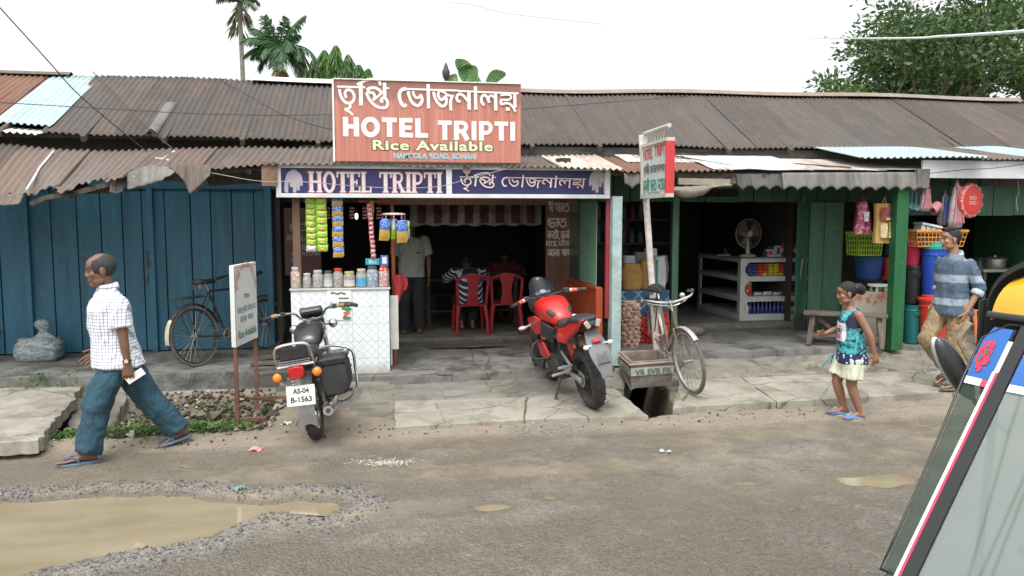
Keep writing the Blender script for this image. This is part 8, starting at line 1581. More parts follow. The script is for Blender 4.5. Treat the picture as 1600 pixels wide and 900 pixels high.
P2 = Plane((.02, .1365, .868), (-1, 0, 0), (0, 0, 1)); drape(write(P2, '1895', 0, 0, .10, .05, EYED, pr, d=.0, bold=.03, world=False, name='print_number'), .006)
m = MB(); m.tube(cr([V(.08, .10, .66), V(.11, .16, .60), V(.10, .20, .55), V(.12, .23, .50)], 5), .008, 6); m.tube(cr([V(.09, .10, .66), V(.12, .13, .60), V(.14, .14, .52)], 5), .008, 6); m.build('drawstring', M('cord_teal', (.03, .25, .26), .7), PG)
CROC = M('clog_blue', (.10, .17, .32), .6, .3, 20); CROY = M('clog_yellow', (.62, .50, .10), .6, .1)
for q in 'LR':
 A = V(*J['an' + q]); m = MB(); rings = []
 for y, w, h in ((-.05, .03, .015), (-.02, .036, .018), (.03, .042, .03), (.075, .047, .045), (.12, .048, .038), (.16, .036, .022), (.172, .018, .012)): rings.append([A + V(w * math.cos(a), y, -.078 + (h * math.sin(a) * 1.5 if math.sin(a) > 0 else 0)) for a in np.linspace(0, 2 * PI, 17)[:-1]])
 m.loft(rings); o = m.build('clog', CROC, PG, smooth=180); m = MB(); m.prism([(.047 * math.cos(a), .06 + .125 * math.sin(a)) for a in np.linspace(0, 2 * PI, 21)[:-1]], .016, Matrix.Translation(A + V(0, 0, -.09))); m.build('sole', CROY, o); m = MB()
 for i in range(7): m.sphere(A + V(-.03 + .02 * (i % 4), .085 + .03 * (i // 4), -.012 - .012 * (i // 4)), (.006, .006, .004), 8)
 m.build('holes', CROY, o)
# ---- young man in the striped shirt
t = NT('shirt_bands'); co = t.coord(); se = t.n('ShaderNodeSeparateXYZ'); t.l(co, se.inputs[0]); z = t.math('ADD', se.outputs[2], t.math('MULTIPLY', t.noise(co, 5, 2), .012))
bands = t.ramp(t.math('ADD', z, -.6), [(.0, .55), (.225, .55), (.23, 0), (.335, 0), (.34, 1), (.405, 1), (.41, 0), (.58, 0), (.585, 1), (.66, 1), (.665, .0), (.82, .0), (.825, .3)])
wv = t.noise(t.coord((1, 1, 5)), 60, 3, .7); c = t.mix(bands, t.mix(wv, (.040, .068, .105), (.10, .145, .20)), t.mix(wv, (.17, .21, .27), (.36, .40, .46))); t.base(c); t.set(Roughness=.85); reg(t, 'shirtbands')
KHA = M('trouser_khaki', (.27, .19, .105), .8, .18, 8, .2, (.2, .14, .08), bump=.2, bscale=120); PALEC = M('collar_pale', (.40, .46, .54), .8, .12)
J = dict(pelvis=(0, 0, .93), neck=(0, .02, 1.46), head=(.01, .06, 1.635), belly=.01, shL=(-.155, -.035, 1.365), elL=(-.225, -.12, 1.12), wrL=(-.20, .01, .865), shR=(.155, .02, 1.365), elR=(.22, -.03, 1.12), wrR=(.21, .06, .90), hpL=(-.09, -.01, .91), hpR=(.09, .02, .91), knL=(-.09, .03, .50), knR=(.10, .235, .55), anL=(-.085, -.02, .10), anR=(.10, -.06, .19), yaw=-.08, fs=1.0)
PY, b, R3, hc, sp = figure('young man in a blue banded shirt and khaki trousers stepping past the plastic bins', at(1482, 606, Z=.135) + V(0, 0, .0), R(96), SK3, J, 1.0, 0, head_rot=(R(-3), 0, R(-22)), hands={'L': dict(d=(.15, .25, -.95), n=(.9, .2, .3), t=(.1, 1, .2), curl=.55), 'R': dict(n=(-1, 0, 0), t=(0, 1, .2), curl=.6)}, feet={'L': (0, 0), 'R': (0, R(-24))}, vox=.005, brow=1.05, chest=(.135, .088), waist=(.12, .085), hip=(.14, .10), arm=(.041, .035, .029, .024))
def quiff(m, p): m.sphere(p(0, .045, .105), (.058, .045, .03), 14); m.sphere(p(0, 0, .115), (.066, .07, .025), 14)
put(hairmesh(hc, R3, 1.0, lambda x, y, z: z > .03 + 1.0 * max(0, y - .0) - .0 and z > -.03 and not (y > .05 and z < .078) or (y < -.02 + .25 * z and z > -.05 and not (abs(x) > .066 and y > -.04 and z < .02)), 1.04, quiff), 'hair', [HAIR], PY)
def shirt3(m):
 m.loft([ring(sp(-.2), .208, .176), ring(sp(-.02), .2, .165), ring(sp(.25), .168, .135), ring(sp(.5), .163, .126, -.08), ring(sp(.72), .168, .122, -.08), ring(sp(.88), .152, .098, -.08), ring(sp(.95), .115, .085), ring(sp(1.03), .062, .058)])
 for s, q in ((-1, 'L'), (1, 'R')): sh, el, wr = V(*J['sh' + q]), V(*J['el' + q]), V(*J['wr' + q]); limb(m, [sh.lerp(V(*J['neck']), .5) - V(0, 0, .03), sh], [.05, .064]); m.tube([sh, sh.lerp(el, .5), el, el.lerp(wr, .16)], [.066, .062, .058, .055], 16); m.sphere(el, .057, 12)
cloth(PY, 'shirt', MATS['shirtbands'], shirt3, .008, (.012, 7, 7, 4), 12)
for q in 'LR': el, wr = V(*J['el' + q]), V(*J['wr' + q]); m = MB(); m.tube([el.lerp(wr, .08), el.lerp(wr, .12), el.lerp(wr, .25), el.lerp(wr, .28)], [.058, .064, .064, .056], 18); m.build('sleeve_cuff', PALEC, PY, smooth=180)
m = MB(); nb = V(*J['neck']); m.loft([ring(nb + V(0, -.012, -.01), .072, .066), ring(nb + V(0, -.018, .025), .064, .058, tilt=-.03), ring(nb + V(0, -.018, .03), .072, .066, tilt=-.03), ring(nb + V(0, -.008, -.012), .092, .088, tilt=-.035)]); m.build('collar', PALEC, PY, smooth=180)
m = MB()
for i in range(6): f = .86 - .16 * i; p = sp(f); m.sphere(p + V(.0, .128 + (.005 if i > 1 else -.016 * (2 - i)), 0), (.006, .004, .006), 8)
m.build('buttons', PALEC, PY)
def trou3(m):
 m.loft([ring(sp(-.26), .15, .125), ring(sp(-.14), .172, .135), ring(sp(0), .16, .12), ring(sp(.06), .145, .11)])
 for s, q in ((-1, 'L'), (1, 'R')): hp, kn, an = (V(*J[x + q]) for x in ('hp', 'kn', 'an')); d = (an - kn).normalized(); m.tube([hp + V(0, 0, .02), hp.lerp(kn, .5), kn, kn.lerp(an, .5), an - d * .03], [.105, .098, .084, .074, .066], 18); m.sphere(hp, .105, 16); m.sphere(kn, .083, 14)
cloth(PY, 'trousers', KHA, trou3, .0085, (.015, 7, 7, 4.5), 17)
for q in 'LR': sandal(PY, J['an' + q], 0, 0 if q == 'L' else R(-24), 1.0, M('sandal_brown', (.16, .14, .13), .7, .2), M('strap_dark', (.03, .03, .035), .6))
# ---- the man standing in the dim dining room, and two diners at the table
SHG = M('shirt_greygreen', (.30, .33, .29), .85, .12, 8); DKT = M('trouser_dark', (.02, .022, .026), .8, .2)
J = dict(pelvis=(0, 0, .90), neck=(0, .02, 1.40), head=(0, .04, 1.565), shL=(-.19, 0, 1.35), elL=(-.25, -.03, 1.06), wrL=(-.25, .02, .82), shR=(.19, 0, 1.35), elR=(.25, -.03, 1.06), wrR=(.25, .02, .82), hpL=(-.09, 0, .88), hpR=(.09, 0, .88), knL=(-.10, .02, .48), knR=(.10, .02, .48), anL=(-.11, 0, .095), anR=(.11, 0, .095))
c = at(644, 520, Z=.315); PS, b, R3, hc, sp = figure('man in a grey green shirt standing inside behind the counter end', (c.x, c.y, .317), R(176), SK1, J, 1.0, 0, vox=.007)
put(hairmesh(hc, R3, 1.0, lambda x, y, z: z > .03 + max(0, y) and not (y > .05 and z < .08) or (y < -.02 and z > -.05), 1.06, vox=.008), 'hair', [HAIR], PS)
def shirt4(m):
 m.loft([ring(sp(-.16), .20, .15), ring(sp(.1), .19, .145), ring(sp(.5), .19, .14), ring(sp(.75), .20, .13), ring(sp(.9), .185, .1), ring(sp(1.0), .08, .07)])
 for q in 'LR': sh, el = V(*J['sh' + q]), V(*J['el' + q]); m.tube([sh, sh.lerp(el, .4), sh.lerp(el, .72)], [.075, .08, .08], 14); m.sphere(sh, .075, 12)
st_ = cloth(PS, 'shirt', SHG, shirt4, .011, (.008, 6, 6, 4), 4); m = MB(); m.box((-.085, .143, 1.17), (.085, .006, .022), Matrix.Rotation(.2, 3, 'Y')); m.build('pocket_flap', DKT, st_)
def trou4(m):
 m.loft([ring(sp(-.24), .16, .12), ring(sp(0), .17, .13), ring(sp(.1), .16, .12)])
 for q in 'LR': hp, kn, an = (V(*J[x + q]) for x in ('hp', 'kn', 'an')); m.tube([hp, hp.lerp(kn, .5), kn, an - V(0, 0, .03)], [.105, .1, .085, .085], 14)
cloth(PS, 'trousers', DKT, trou4, .012, (.008, 6, 6, 4), 6)
t = NT('shirt_stripes'); co = t.coord(); se = t.n('ShaderNodeSeparateXYZ'); t.l(co, se.inputs[0]); zz = t.math('ADD', t.math('MULTIPLY', se.outputs[2], .8), t.math('MULTIPLY', se.outputs[1], -.6)); t.base(t.mix(t.ramp(t.math('FRACT', t.math('DIVIDE', t.math('ADD', zz, 10), .052)), [(.60, 0), (.66, 1), (.94, 1), (1, 0)]), (.02, .03, .05), (.52, .56, .58))); t.set(Roughness=.85); reg(t, 'stripes')
def diner(label, loc, rz, skin, shirtm, lean_, head):
 J = dict(pelvis=(0, -.02, .50), neck=(0, lean_, .93), head=head, belly=-.05, shL=(-.20, lean_ - .03, .87), elL=(-.34, lean_ + .14, .74), wrL=(-.16, lean_ + .30, .775), shR=(.20, lean_ - .03, .87), elR=(.34, lean_ + .14, .74), wrR=(.16, lean_ + .30, .775), hpL=(-.10, .02, .50), hpR=(.10, .02, .50), knL=(-.13, .42, .48), knR=(.13, .42, .48), anL=(-.08, .30, .095), anR=(.08, .26, .095))
 P_, b, R3, hc, sp = figure(label, loc, rz, skin, J, .98, 0, head_rot=(R(-48), 0, 0), hands={'L': dict(d=(.7, .6, -.2), n=(0, 0, -1), t=(.3, .8, 0)), 'R': dict(d=(-.7, .6, -.2), n=(0, 0, -1), t=(-.3, .8, 0))}, vox=.007)
 put(hairmesh(hc, R3, .98, lambda x, y, z: z > .03 + max(0, y) and not (y > .05 and z < .08) or (y < -.02 and z > -.05), 1.06, vox=.008), 'hair', [HAIR], P_)
 def sh(m):
  m.loft([ring(sp(-.14), .19, .15), ring(sp(.1), .185, .145), ring(sp(.5), .19, .14), ring(sp(.75), .205, .13), ring(sp(.9), .19, .1), ring(sp(1.0), .08, .07)])
  for q in 'LR': s_, el = V(*J['sh' + q]), V(*J['el' + q]); m.tube([s_, s_.lerp(el, .4), s_.lerp(el, .8)], [.078, .08, .078], 14); m.sphere(s_, .078, 12)
 cloth(P_, 'shirt', shirtm, sh, .011, (.006, 6, 6, 4), 4)
 def tr(m):
  for q in 'LR': hp, kn, an = (V(*J[x + q]) for x in ('hp', 'kn', 'an')); m.tube([hp - V(0, .05, 0), hp, kn, kn.lerp(an, .5), an + V(0, 0, .05)], [.11, .11, .085, .075, .07], 14); m.sphere(kn, .085, 12)
  m.sphere((0, -.02, .5), (.17, .14, .11), 14)
 cloth(P_, 'trousers', DKT, tr, .012, (.006, 6, 6, 4), 6); return P_
diner('diner in a navy and white striped shirt bending over the table', (p1.x, p1.y + .22, .318), R(2), SK1, MATS['stripes'], .20, (0, .36, .99))
diner('dim diner in a dull red shirt across the far side of the table', (2.05, 13.2, .318), R(185), SK1, M('shirt_dullred', (.14, .03, .03), .85), .10, (0, .22, 1.02))
BCH = thing('dining_bench', 'dim wooden bench at the far side of the dining table', 'bench', (1.6, 13.2, .317)); m = MB(); m.bx((-.8, -.16, .38), (.8, .16, .42)); m.build('seat', WOODD, BCH)
for x in (-.7, .7): m = MB(); m.bx((x - .03, -.13, 0), (x + .03, .13, .379)); m.build('leg', WOODD, BCH)
# ------------------------------------------------------------------ auto-rickshaw at the right edge (+Y forward, +X its right)
AR = thing('auto_rickshaw', 'auto rickshaw with a black canopy, yellow brow and blue banded windscreen at the roadside', 'auto rickshaw', (1.68, 1.667, 0), R(111))
t = NT('windscreen'); t.base((.17, .21, .19)); t.set(Roughness=.03, Alpha=.6, IOR=1.8); t.b.inputs['Specular IOR Level'].default_value = 1.0; reg(t, 'windscreen')
ABLK = M('canopy_black', (.022, .024, .025), .55, .2, 10, .2, (.08, .08, .08)); ARUB = M('screen_rubber', (.014, .015, .016), .5, .1); AYEL = M('auto_yellow', (.66, .36, .015), .2, .08, 3, .1, (.4, .25, .06), coat=.5); ABLU = M('band_blue', (.025, .115, .36), .3, .15, 3); AWHT = M('band_white', (.66, .68, .68), .35, .05); ARED = M('band_red', (.55, .05, .10), .35, .1); AGRN = M('auto_green', (.03, .16, .07), .35, .1)
def ws(x, s, o=.0): return V(x, -.6 * s - .25 * max(0, abs(x) - .43) + o * .77, .95 + .72 * s + o * .64)
def pane(name, x0, x1, s0, s1, mat, o=.0, th=.005): m = MB(); m.sheet(lambda u, v: ws((x0 if not callable(x0) else x0(s0 + (s1 - s0) * v)) * (1 - u) + (x1 if not callable(x1) else x1(s0 + (s1 - s0) * v)) * u, s0 + (s1 - s0) * v, o), 6, 14, 0, (0, -th * .77, -th * .64)); return m.build(name, mat, AR)
fe = lambda s: float(np.interp(s, (0, .25, .5, .75, .92, 1), (.497, .503, .517, .535, .54, .515)))
pane('windscreen', -.384, .384, .0, .985, MATS['windscreen']); t = NT('side_glass'); t.base((.035, .065, .05)); t.set(Roughness=.03, Alpha=.5, IOR=1.45); reg(t, 'side_glass'); pane('side_screen', .44, fe, 0, .985, MATS['side_glass']); pane('side_screen', lambda s: -fe(s), -.44, 0, .985, MATS['side_glass'])
for x0, x1 in ((.386, .425), (-.425, -.386)): pane('screen_pillar', x0, x1, 0, 1.0, ARUB, .009, .012)
pane('edge_strip', .427, .444, .38, .80, ARED, .008); pane('edge_strip', .427, .444, .80, .93, AWHT, .008); pane('edge_strip', .427, .4355, -.0, .38, ARED, .008); pane('edge_strip', .4355, .4465, 0, .80, AWHT, .0095)
pane('sun_band', -.38, .38, .765, .98, ABLU, .006); pane('sun_band', .447, lambda s: fe(s) - .004, .765, .98, ABLU, .006); b_ = pane('band_border', -.38, .38, .735, .764, AWHT, .006); pane('band_border', .447, lambda s: .47 + .035 * 0, .735, .764, ARED, .006); pane('band_border', .471, lambda s: fe(s) - .004, .735, .764, AWHT, .006)
q = random.Random(4); em = MB(); k = 0
for cx, cs, r in ((.50, .87, .022), (.512, .90, .014), (.492, .905, .013), (.515, .845, .015), (.488, .835, .014), (.507, .815, .012), (.497, .80, .010), (.520, .87, .010)):
 k += 1; n = 11; em.add([ws(cx + r * (1.0 if i % 2 else .78) * math.cos(2 * PI * i / n), cs + r * 1.6 * (1.0 if i % 2 else .78) * math.sin(2 * PI * i / n), .008 + k * 3e-4) for i in range(n)], [tuple(range(n))], 0)
for cx, cs, r, mi in ((.498, .872, .008, 1), (.510, .850, .007, 2), (.503, .895, .006, 2), (.512, .835, .005, 1)): k += 1; em.add([ws(cx + r * math.cos(2 * PI * i / 9), cs + r * 1.5 * math.sin(2 * PI * i / 9), .008 + k * 3e-4) for i in range(9)], [tuple(range(9))], mi)
em.build('emblem', [M('emblem_red', (.62, .03, .06), .35), AGRN, ABLU], AR, smooth=None)
m = MB(); m.tube([ws(x, s, .004) for x, s in [(fe(s) + .006, s) for s in np.linspace(0, .93, 12)] + [(.47, 1.0), (.3, 1.01), (0, 1.015), (-.3, 1.01), (-.47, 1.0)] + [(-fe(s) - .006, s) for s in np.linspace(.93, 0, 12)]], .0045, 8, closed=True); m.build('screen_rubber', ARUB, AR)
def arc(fn, w0, w1, n=20): return lambda u, v: fn((u - .5) * 2, v)
m = MB(); m.sheet(lambda u, v: V((u - .5) * 2 * .545 * (1 - .10 * v * v), -.63 - .15 * v + .06 * (1 - (2 * u - 1) ** 2) * (1 - v * .5) + .03 * math.sin(PI * v), 1.715 + .15 * math.sin(v * PI / 2) - .035 * abs(2 * u - 1) ** 5), 30, 10, 0, (0, -.02, 0)); m.build('roof_brow', AYEL, AR)
m = MB(); m.tube([V((u - .5) * 2 * .55, -.625 + .06 * (1 - (2 * u - 1) ** 2), 1.698) for u in np.linspace(0, 1, 15)], .012, 8, flat=.7); m.build('brow_rail', M('rail_grey', (.07, .075, .08), .35, .1, metal=.5), AR)
m = MB(); m.sheet(lambda u, v: V(math.copysign(abs(math.sin((u - .5) * PI)) ** .75, u - .5) * (.60 + .04 * min(1, v * 3)), -.69 - 1.55 * v, 1.42 + (.52 - .02 * v) * max(0, math.cos((u - .5) * PI)) ** .30 + .03 * math.sin(PI * v)), 36, 16, 0, (0, 0, -.02)); m.build('canopy', ABLK, AR)
m = MB(); m.sheet(lambda u, v: V(.605 + .02 * u, -.66 - .18 * u, 1.74 - .20 * v - .05 * u * v), 8, 8, 0, (-.006, 0, 0)); m.build('side_flap', ABLK, AR); m = MB(); m.tube(cr([V(.62, -.64, 1.66), V(.645, -.63, 1.60), V(.63, -.64, 1.56), V(.61, -.66, 1.5)], 5), .012, 6); m.build('flap_strap', M('strap_tan', (.30, .25, .16), .7, .4, 40), AR)
mr = thing('side_mirror', None, None, (.672, -.655, 1.485), (R(-36), R(10), 0)); mr.parent = AR; m = MB(); m.sphere((0, 0, 0), (.034, .046, .145), 18); m.build('mirror_shell', M('mirror_black', (.055, .058, .06), .25, .1), mr, smooth=180); m = MB(); m.sphere((.021, -.006, .010), (.025, .043, .134), 18); m.build('mirror_rim', M('mirror_pale', (.5, .53, .54), .2, .05), mr, smooth=180); m = MB(); m.tube([(0, 0, -.1), (-.02, .02, -.2), (-.10, .05, -.26)], .009, 6); m.build('mirror_arm', ARUB, mr)
m = MB(); m.loft([[V(x * w, y, z) for x, y in ((-1, yb), (-.92, yf * .55 + yb * .45), (-.5, yf), (.5, yf), (.92, yf * .55 + yb * .45), (1, yb))] for z, w, yf, yb in ((.30, .42, .16, -.30), (.45, .52, .20, -.30), (.75, .555, .14, -.22), (.935, .54, .045, -.1))]); m.build('front_cowl', AGRN, AR, bevel=.02)
for s in (-1, 1): h_ = sub(AR, 'headlamp', CHROME, lambda m: m.sphere((s * .36, .17, .66), (.085, .05, .085), 18)); sub(h_, 'lens', CLRL, lambda m: m.sphere((s * .36, .19, .66), (.072, .04, .072), 18))
wheel(AR, (0, .02, .21), .21, .09, 0, None, True, BLKM)
for s in (-1, 1): wheel(AR, (s * .52, -1.85, .21), .21, .09, 0, None, True, BLKM)
sub(AR, 'front_mudguard', ABLK, lambda m: m.sheet(lambda u, v: V((u - .5) * .16, .02 + .25 * math.cos(PI * v), .21 + .25 * math.sin(PI * v)), 4, 12, 0, (0, 0, .004)))
sub(AR, 'floor_pan', ABLK, lambda m: m.bx((-.58, -2.2, .26), (.58, -.1, .32)))
for s in (-1, 1): sub(AR, 'rear_side', AYEL, lambda m: m.bx((s * .58, -2.25, .32), (s * .62, -1.15, 1.0)), bevel=.01); sub(AR, 'canopy_hoop', ABLK, lambda m: m.tube([V(s * .60, -.72, .4), V(s * .60, -.76, 1.0), V(s * .59, -.80, 1.6)], .014, 8))
sub(AR, 'driver_seat', SEATM, lambda m: (m.box((0, -.85, .62), (.5, .34, .12)), m.box((0, -1.03, .82), (.4, .07, .3))), bevel=.02); sub(AR, 'passenger_seat', SEATM, lambda m: (m.box((0, -1.75, .60), (1.1, .5, .14)), m.box((0, -2.05, .92), (1.1, .1, .6))), bevel=.03); sub(AR, 'steering_handle', BLKM, lambda m: (m.tube([(-.3, -.42, 1.0), (0, -.36, 1.0), (.3, -.42, 1.0)], .014, 8), m.tube([(0, -.36, 1.0), (0, -.1, .5)], .022, 8))); sub(AR, 'back_panel', ABLK, lambda m: m.bx((-.6, -2.26, .3), (.6, -2.22, 1.45)))
# ------------------------------------------------------------------ small things on the ground
# weathered trough bridging the drain
Zr = .45; tr = [at(x, y, Z=Zr) for x, y in ((985, 566), (1053, 561), (1023, 542), (962, 545))]; tr[2] = tr[1] + (tr[2] - tr[1]) * .8; tr[3] = tr[0] + (tr[3] - tr[0]) * .8; cen = sum(tr, Vector()) / 4
TRM = M('trough_old', (.22, .19, .158), .9, .35, 7, .75, (.10, .06, .045), bump=.6, bscale=40); TW = thing('trough', 'weathered open box with a lettered white band set over the drain by the pole', 'box', (cen.x, cen.y, .15)); oc = [p - Vector((cen.x, cen.y, Zr)) for p in tr]; hb = Zr - .15
f_ = lambda k, z: [V(p.x * k, p.y * k, z) for p in oc]; m = MB(); R_ = [f_(.93, 0), f_(.97, hb * .5), f_(1, hb), f_(.86, hb), f_(.82, hb * .5), f_(.78, .05)]
m.loft(R_, caps=True); m.build('box_shell', TRM, TW, smooth=None, bevel=.008)
m = MB(); q4 = f_(1.012, hb * .9); m.tube(q4, .016, 4, closed=True); m.build('rim', M('trough_rim', (.30, .25, .19), .9, .3, 10, .6), TW)
TBM = M('band_oldwhite', (.42, .42, .37), .8, .2, 14, .6, (.22, .19, .15))
for a, b in ((0, 1), (3, 0)): A, B = oc[a], oc[b]; n_ = (B - A).cross(V(0, 0, 1)).normalized() * .006; m = MB(); m.add([A * .985 + V(0, 0, hb * .48) + n_, B * .985 + V(0, 0, hb * .48) + n_, B * 1.003 + V(0, 0, hb * .78) + n_, A * 1.003 + V(0, 0, hb * .78) + n_], [(0, 1, 2, 3)]); m.build('painted_band', TBM, TW, smooth=None)
for a, b, s_, f0 in ((0, 1, 'VR EVR FX', .1), (3, 0, 'KV', .45)): A, B = oc[a] * 1.0, oc[b] * 1.0; d = (B - A); n_ = d.cross(V(0, 0, 1)).normalized(); write(Plane(A + V(0, 0, hb * .52) + n_ * .012, d, (0, 0, 1)), s_, d.length * f0, 0, d.length * (.84 if a == 0 else .5), hb * .2, flat('letter_band', (.05, .13, .11)), TW, d=.004, bold=.02, world=False)
m = MB(); P4 = f_(1.03, 0); m.tube(cr([P4[3] + V(0, 0, hb * .7), P4[0] + V(0, 0, .03), P4[0].lerp(P4[1], .12) + V(0, -.01, .02), P4[1] + V(0, 0, hb * .42)], 6), .007, 5); m.build('rope', M('rope_green', (.08, .10, .07), .9), TW)
# plastic sack and trestle by the blue wall
c = at(92, 550, Z=.28); t = NT('sack_plastic'); w_ = t.noise(t.coord((1, 1, 2.2)), 6, 7, .75, 2.4); t.base(t.mix(t.ramp(w_, [(.40, 0), (.52, .6), (.62, 1)]), (.07, .12, .14), (.42, .45, .43))); t.set(Roughness=.35); t.bump(w_, .7, .03); reg(t, 'sack_plastic')
s = sack('crumpled grey blue plastic sack tied at the neck by the blue planks', (c.x, 10.35, .285), .52, .34, .27, t.mat, 9, lumps=.10, lsc=8, name='plastic_sack'); m = MB(); rings = [[V(.06 + r * math.cos(a) * (1 + .3 * math.sin(3 * a + z * 9) + .12 * math.sin(7 * a)), r * .7 * math.sin(a), z) for a in np.linspace(0, 2 * PI, 15)[:-1]] for z, r in ((.20, .20), (.27, .12), (.33, .05), (.36, .04), (.40, .075), (.45, .085), (.49, .05))]; m.loft(rings); m.build('sack_neck', t.mat, s, smooth=180)
c = at(20, 551, Z=.28); TS = thing('trestle', 'rough wooden trestle standing against the blue planks at the edge of the photo', 'trestle', (c.x - .1, 10.3, .28)); sub(TS, 'top_beam', WOODG, lambda m: m.bar((-.5, 0, .32), (.28, -.05, .37), .09, .06)); sub(TS, 'leg', WOODG, lambda m: m.bar((.12, -.06, 0), (-.12, .02, .75), .05, .05)); sub(TS, 'leg', WOODG, lambda m: m.bar((-.4, -.06, 0), (-.3, .02, .6), .05, .05))
TS['label'] = 'rough wooden trestle standing near the tied plastic sack'
# rubble and weeds in the ditch, gravel along the puddle, litter
def ground(x, y): return float(GZ[min(nX - 1, int(np.searchsorted(gx, x))), min(nY - 1, int(np.searchsorted(gy, y)))])
def stone(mb, x, y, z, r, q, m=0):
 M3 = Matrix.Rotation(q.uniform(0, 6), 3, Vector((q.random(), q.random(), 1)).normalized()); vs = []; P = [(1, 0, 0), (-1, 0, 0), (0, 1, 0), (0, -1, 0), (0, 0, 1), (0, 0, -1)]
 vs = [V(x, y, z) + M3 @ (V(*p) * r * q.uniform(.6, 1.15)) * 1.0 for p in P]; vs = [V(v.x, v.y, z + (v.z - z) * .7) for v in vs]
 mb.add(vs, [(0, 2, 4), (2, 1, 4), (1, 3, 4), (3, 0, 4), (2, 0, 5), (1, 2, 5), (3, 1, 5), (0, 3, 5)], m)
t = NT('gravel_dark'); g = t.n('ShaderNodeNewGeometry'); t.base(t.mix(g.outputs['Random Per Island'], (.045, .047, .052), (.20, .195, .185))); t.set(Roughness=.8); GRV = t.mat
t = NT('rubble_mix'); g = t.n('ShaderNodeNewGeometry'); r_ = t.ramp(g.outputs['Random Per Island'], [(0, (.025, .02, .015)), (.45, (.075, .06, .045)), (.8, (.15, .13, .10)), (.93, (.34, .32, .29)), (1, (.30, .13, .09))]); t.base(r_); t.set(Roughness=.9); RUBM = t.mat
q = random.Random(77); NP = 14000; xs_ = np.array([q.uniform(-3.2, .9) for i in range(NP)]); ys_ = np.array([q.uniform(4.4, 6.6) for i in range(NP)]); dd_ = sdf(PUD, xs_, ys_); hh_ = gheight(xs_[:, None], ys_[:, None])[:, 0]; m = MB()
for i in range(NP):
 d_ = dd_[i]; pr_ = math.exp(-((d_ - .12) / .13) ** 2) if d_ > -.03 else .004
 if q.random() < pr_ * .9: r = q.uniform(.005, .014) * (1.5 if q.random() < .1 else 1); stone(m, xs_[i], ys_[i], hh_[i] + r * .25, r, q)
for i in range(1500): x, y = q.uniform(-4, 6), q.uniform(4, 7.3); r = q.uniform(.003, .009); stone(m, x, y, .012 + .02 * q.random() * 0 + ground(x, y) - .010, r, q)
o = m.build('loose_gravel', GRV, smooth=None); tag(o, 'loose dark gravel scattered round the muddy puddle', None, None, 'stuff')
m = MB(); NP = 2600; xs_ = np.array([q.uniform(-2.7, -1.0) for i in range(NP)]); ys_ = np.array([q.uniform(7.5, 9.25) for i in range(NP)]); hh_ = gheight(xs_[:, None], ys_[:, None])[:, 0]
for i in range(NP): r = q.uniform(.012, .045) * (2.0 if q.random() < .05 else 1); stone(m, xs_[i], ys_[i], hh_[i] + r * .3, r, q)
for i in range(260): x, y = q.uniform(-3.1, 4.8), q.uniform(7.15, 7.5); r = q.uniform(.006, .02); stone(m, x, y, ground(x, y) + r * .3, r, q)
for i in range(160): p = at(q.uniform(930, 1000), q.uniform(575, 660), Z=.0); r = q.uniform(.01, .04); stone(m, p.x, p.y, ground(p.x, p.y) + r * .3, r, q)
o = m.build('rubble', RUBM, smooth=None); tag(o, 'broken stones and rubbish filling the ditch', None, None, 'stuff')
m = MB()
def weed(x, y, n, hgt):
 z = ground(x, y)
 for i in range(n): a = q.uniform(0, 6.3); leaf(m, V(x + q.gauss(0, .05), y + q.gauss(0, .04), z + q.uniform(0, hgt)), V(math.cos(a), math.sin(a), q.uniform(.0, .9)), q.uniform(.025, .06), q.uniform(.015, .03), q)
for i in range(170): x = q.uniform(-2.9, -1.25); weed(x, 7.62 + q.gauss(0, .09) + .06 * math.sin(x * 4), 22, .09)
for i in range(90): weed(q.uniform(-2.6, -1.05), q.uniform(8.0, 9.15), 16, .08)
for i in range(14): p = at(q.uniform(60, 130), 590, Z=.2); weed(p.x, 9.24, 14, .3)
for i in range(8): p = at(q.uniform(1025, 1070), q.uniform(640, 650), Z=0); weed(p.x, p.y, 14, .05)
o = m.build('weeds', GRASSM, smooth=None); tag(o, 'low green weeds along the ditch edge', None, None, 'stuff')
m = MB()
for i in range(40):
 p = at(q.uniform(1028, 1066), q.uniform(636, 650), Z=0); a = q.uniform(0, 6.3); h = q.uniform(.08, .2); z = ground(p.x, p.y); e = V(p.x + math.cos(a) * h * .7, p.y + math.sin(a) * h * .4, z + h); b = V(p.x, p.y, z); mid = b.lerp(e, .55) + V(0, 0, .03); m.add([b - V(.004, 0, 0), b + V(.004, 0, 0), mid + V(.003, 0, 0), e, mid - V(.003, 0, 0)], [(0, 1, 2, 4), (4, 2, 3)])
single(m, 'grass_tuft', GRASSM, 'tuft of grass growing at the mouth of the dark drain', 'grass', at(1045, 645, Z=0), smooth=None)
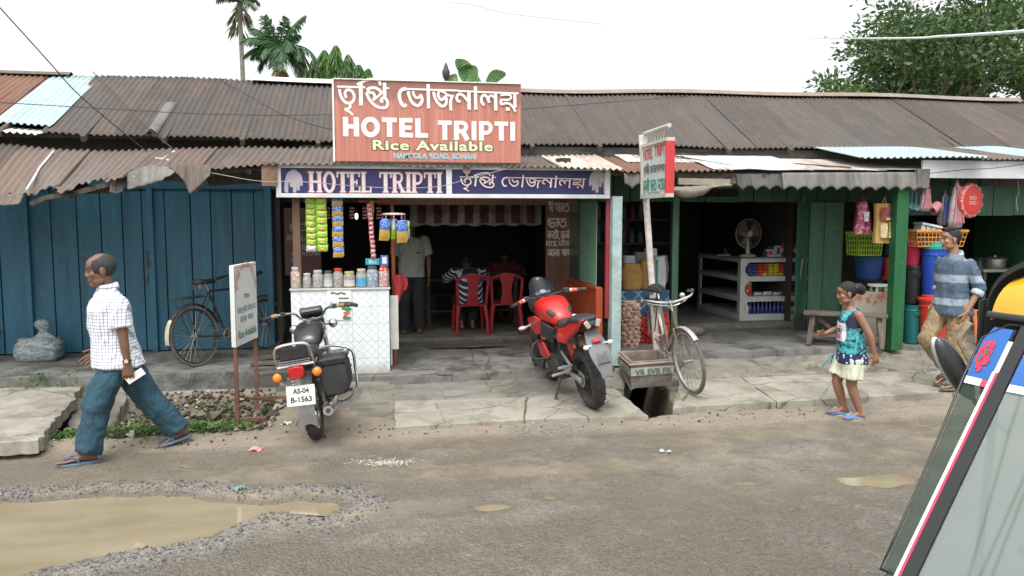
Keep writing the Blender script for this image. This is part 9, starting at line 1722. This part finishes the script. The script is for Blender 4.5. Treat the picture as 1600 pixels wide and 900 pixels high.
def litter(px_, py_, w, h, mat, lab, z=None, name='litter'):
 p = at(px_, py_, Z=0 if z is None else z); z = ground(p.x, p.y) if z is None else z; m = MB(); s_ = q.random() * 20; m.sheet(lambda u, v: V((u - .5) * w, (v - .5) * h, .012 + .03 * noise.noise(V(u * 3 + s_, v * 3, 1)) + .015 * noise.noise(V(u * 9 + s_, v * 9, 1))), 9, 9); o = m.build(name, mat, loc=(p.x, p.y, z), rot=(0, 0, q.uniform(0, 3))); tag(o, lab, 'litter')
LP, LW, LB_ = M('litter_pink', (.55, .22, .20), .6, .3, 20), M('litter_white', (.55, .55, .52), .6, .3, 20), M('litter_blue', (.06, .14, .36), .4, .4, 14)
litter(400, 704, .11, .08, LP, 'crumpled pink scrap lying alone on the muddy road'); litter(448, 672, .09, .05, LW, 'crumpled pale paper near the rear tyre of the black motorcycle'); litter(425, 558, .15, .10, LB_, 'blue wrapper lying by the front wheel of the dark bicycle', .285); litter(285, 612, .2, .14, M('litter_greyblue', (.22, .27, .32), .4, .3, 20), 'grey blue plastic rag among the ditch stones', -.05); litter(255, 612, .12, .1, LW, 'white scrap at the top of the ditch bank', -.04); litter(410, 628, .16, .12, M('litter_clear', (.36, .37, .38), .3, .3, 20), 'clear plastic bag caught by the iron brace', -.02); litter(372, 771, .10, .05, M('litter_green', (.18, .27, .24), .6, .3, 20), 'flat greenish rag at the puddle edge'); litter(1040, 708, .1, .03, LW, 'thin white scrap on the road before the walkway'); litter(230, 690, .28, .03, LW, 'long pale strip lying among the weeds', -.0)
m = MB()
for i in range(420): p = at(600 + q.gauss(0, 22), 723 + q.gauss(0, 2.6), Z=0); r = q.uniform(.004, .011); stone(m, p.x, p.y, ground(p.x, p.y) + r * .1, r, q)
tag(m.build('pale_grit', M('grit_pale', (.42, .38, .30), .95, .3, 60), smooth=None), 'small spill of pale grit on the asphalt', None, None, 'stuff')
for i in range(6): a = at(430 + 6 * (i % 3), 543 + 9 * i, Z=.285); m = MB(); m.bar(V(-.28, 0, .0), V(.2, .05 * (i % 3), .01), .07, .03); single(m, 'loose_plank', WOODG, 'loose grey plank lying between the counter and the dark bicycle', 'plank', (0, 0, 0), 'loose planks beside the counter').location = a + V(0, 0, .018)
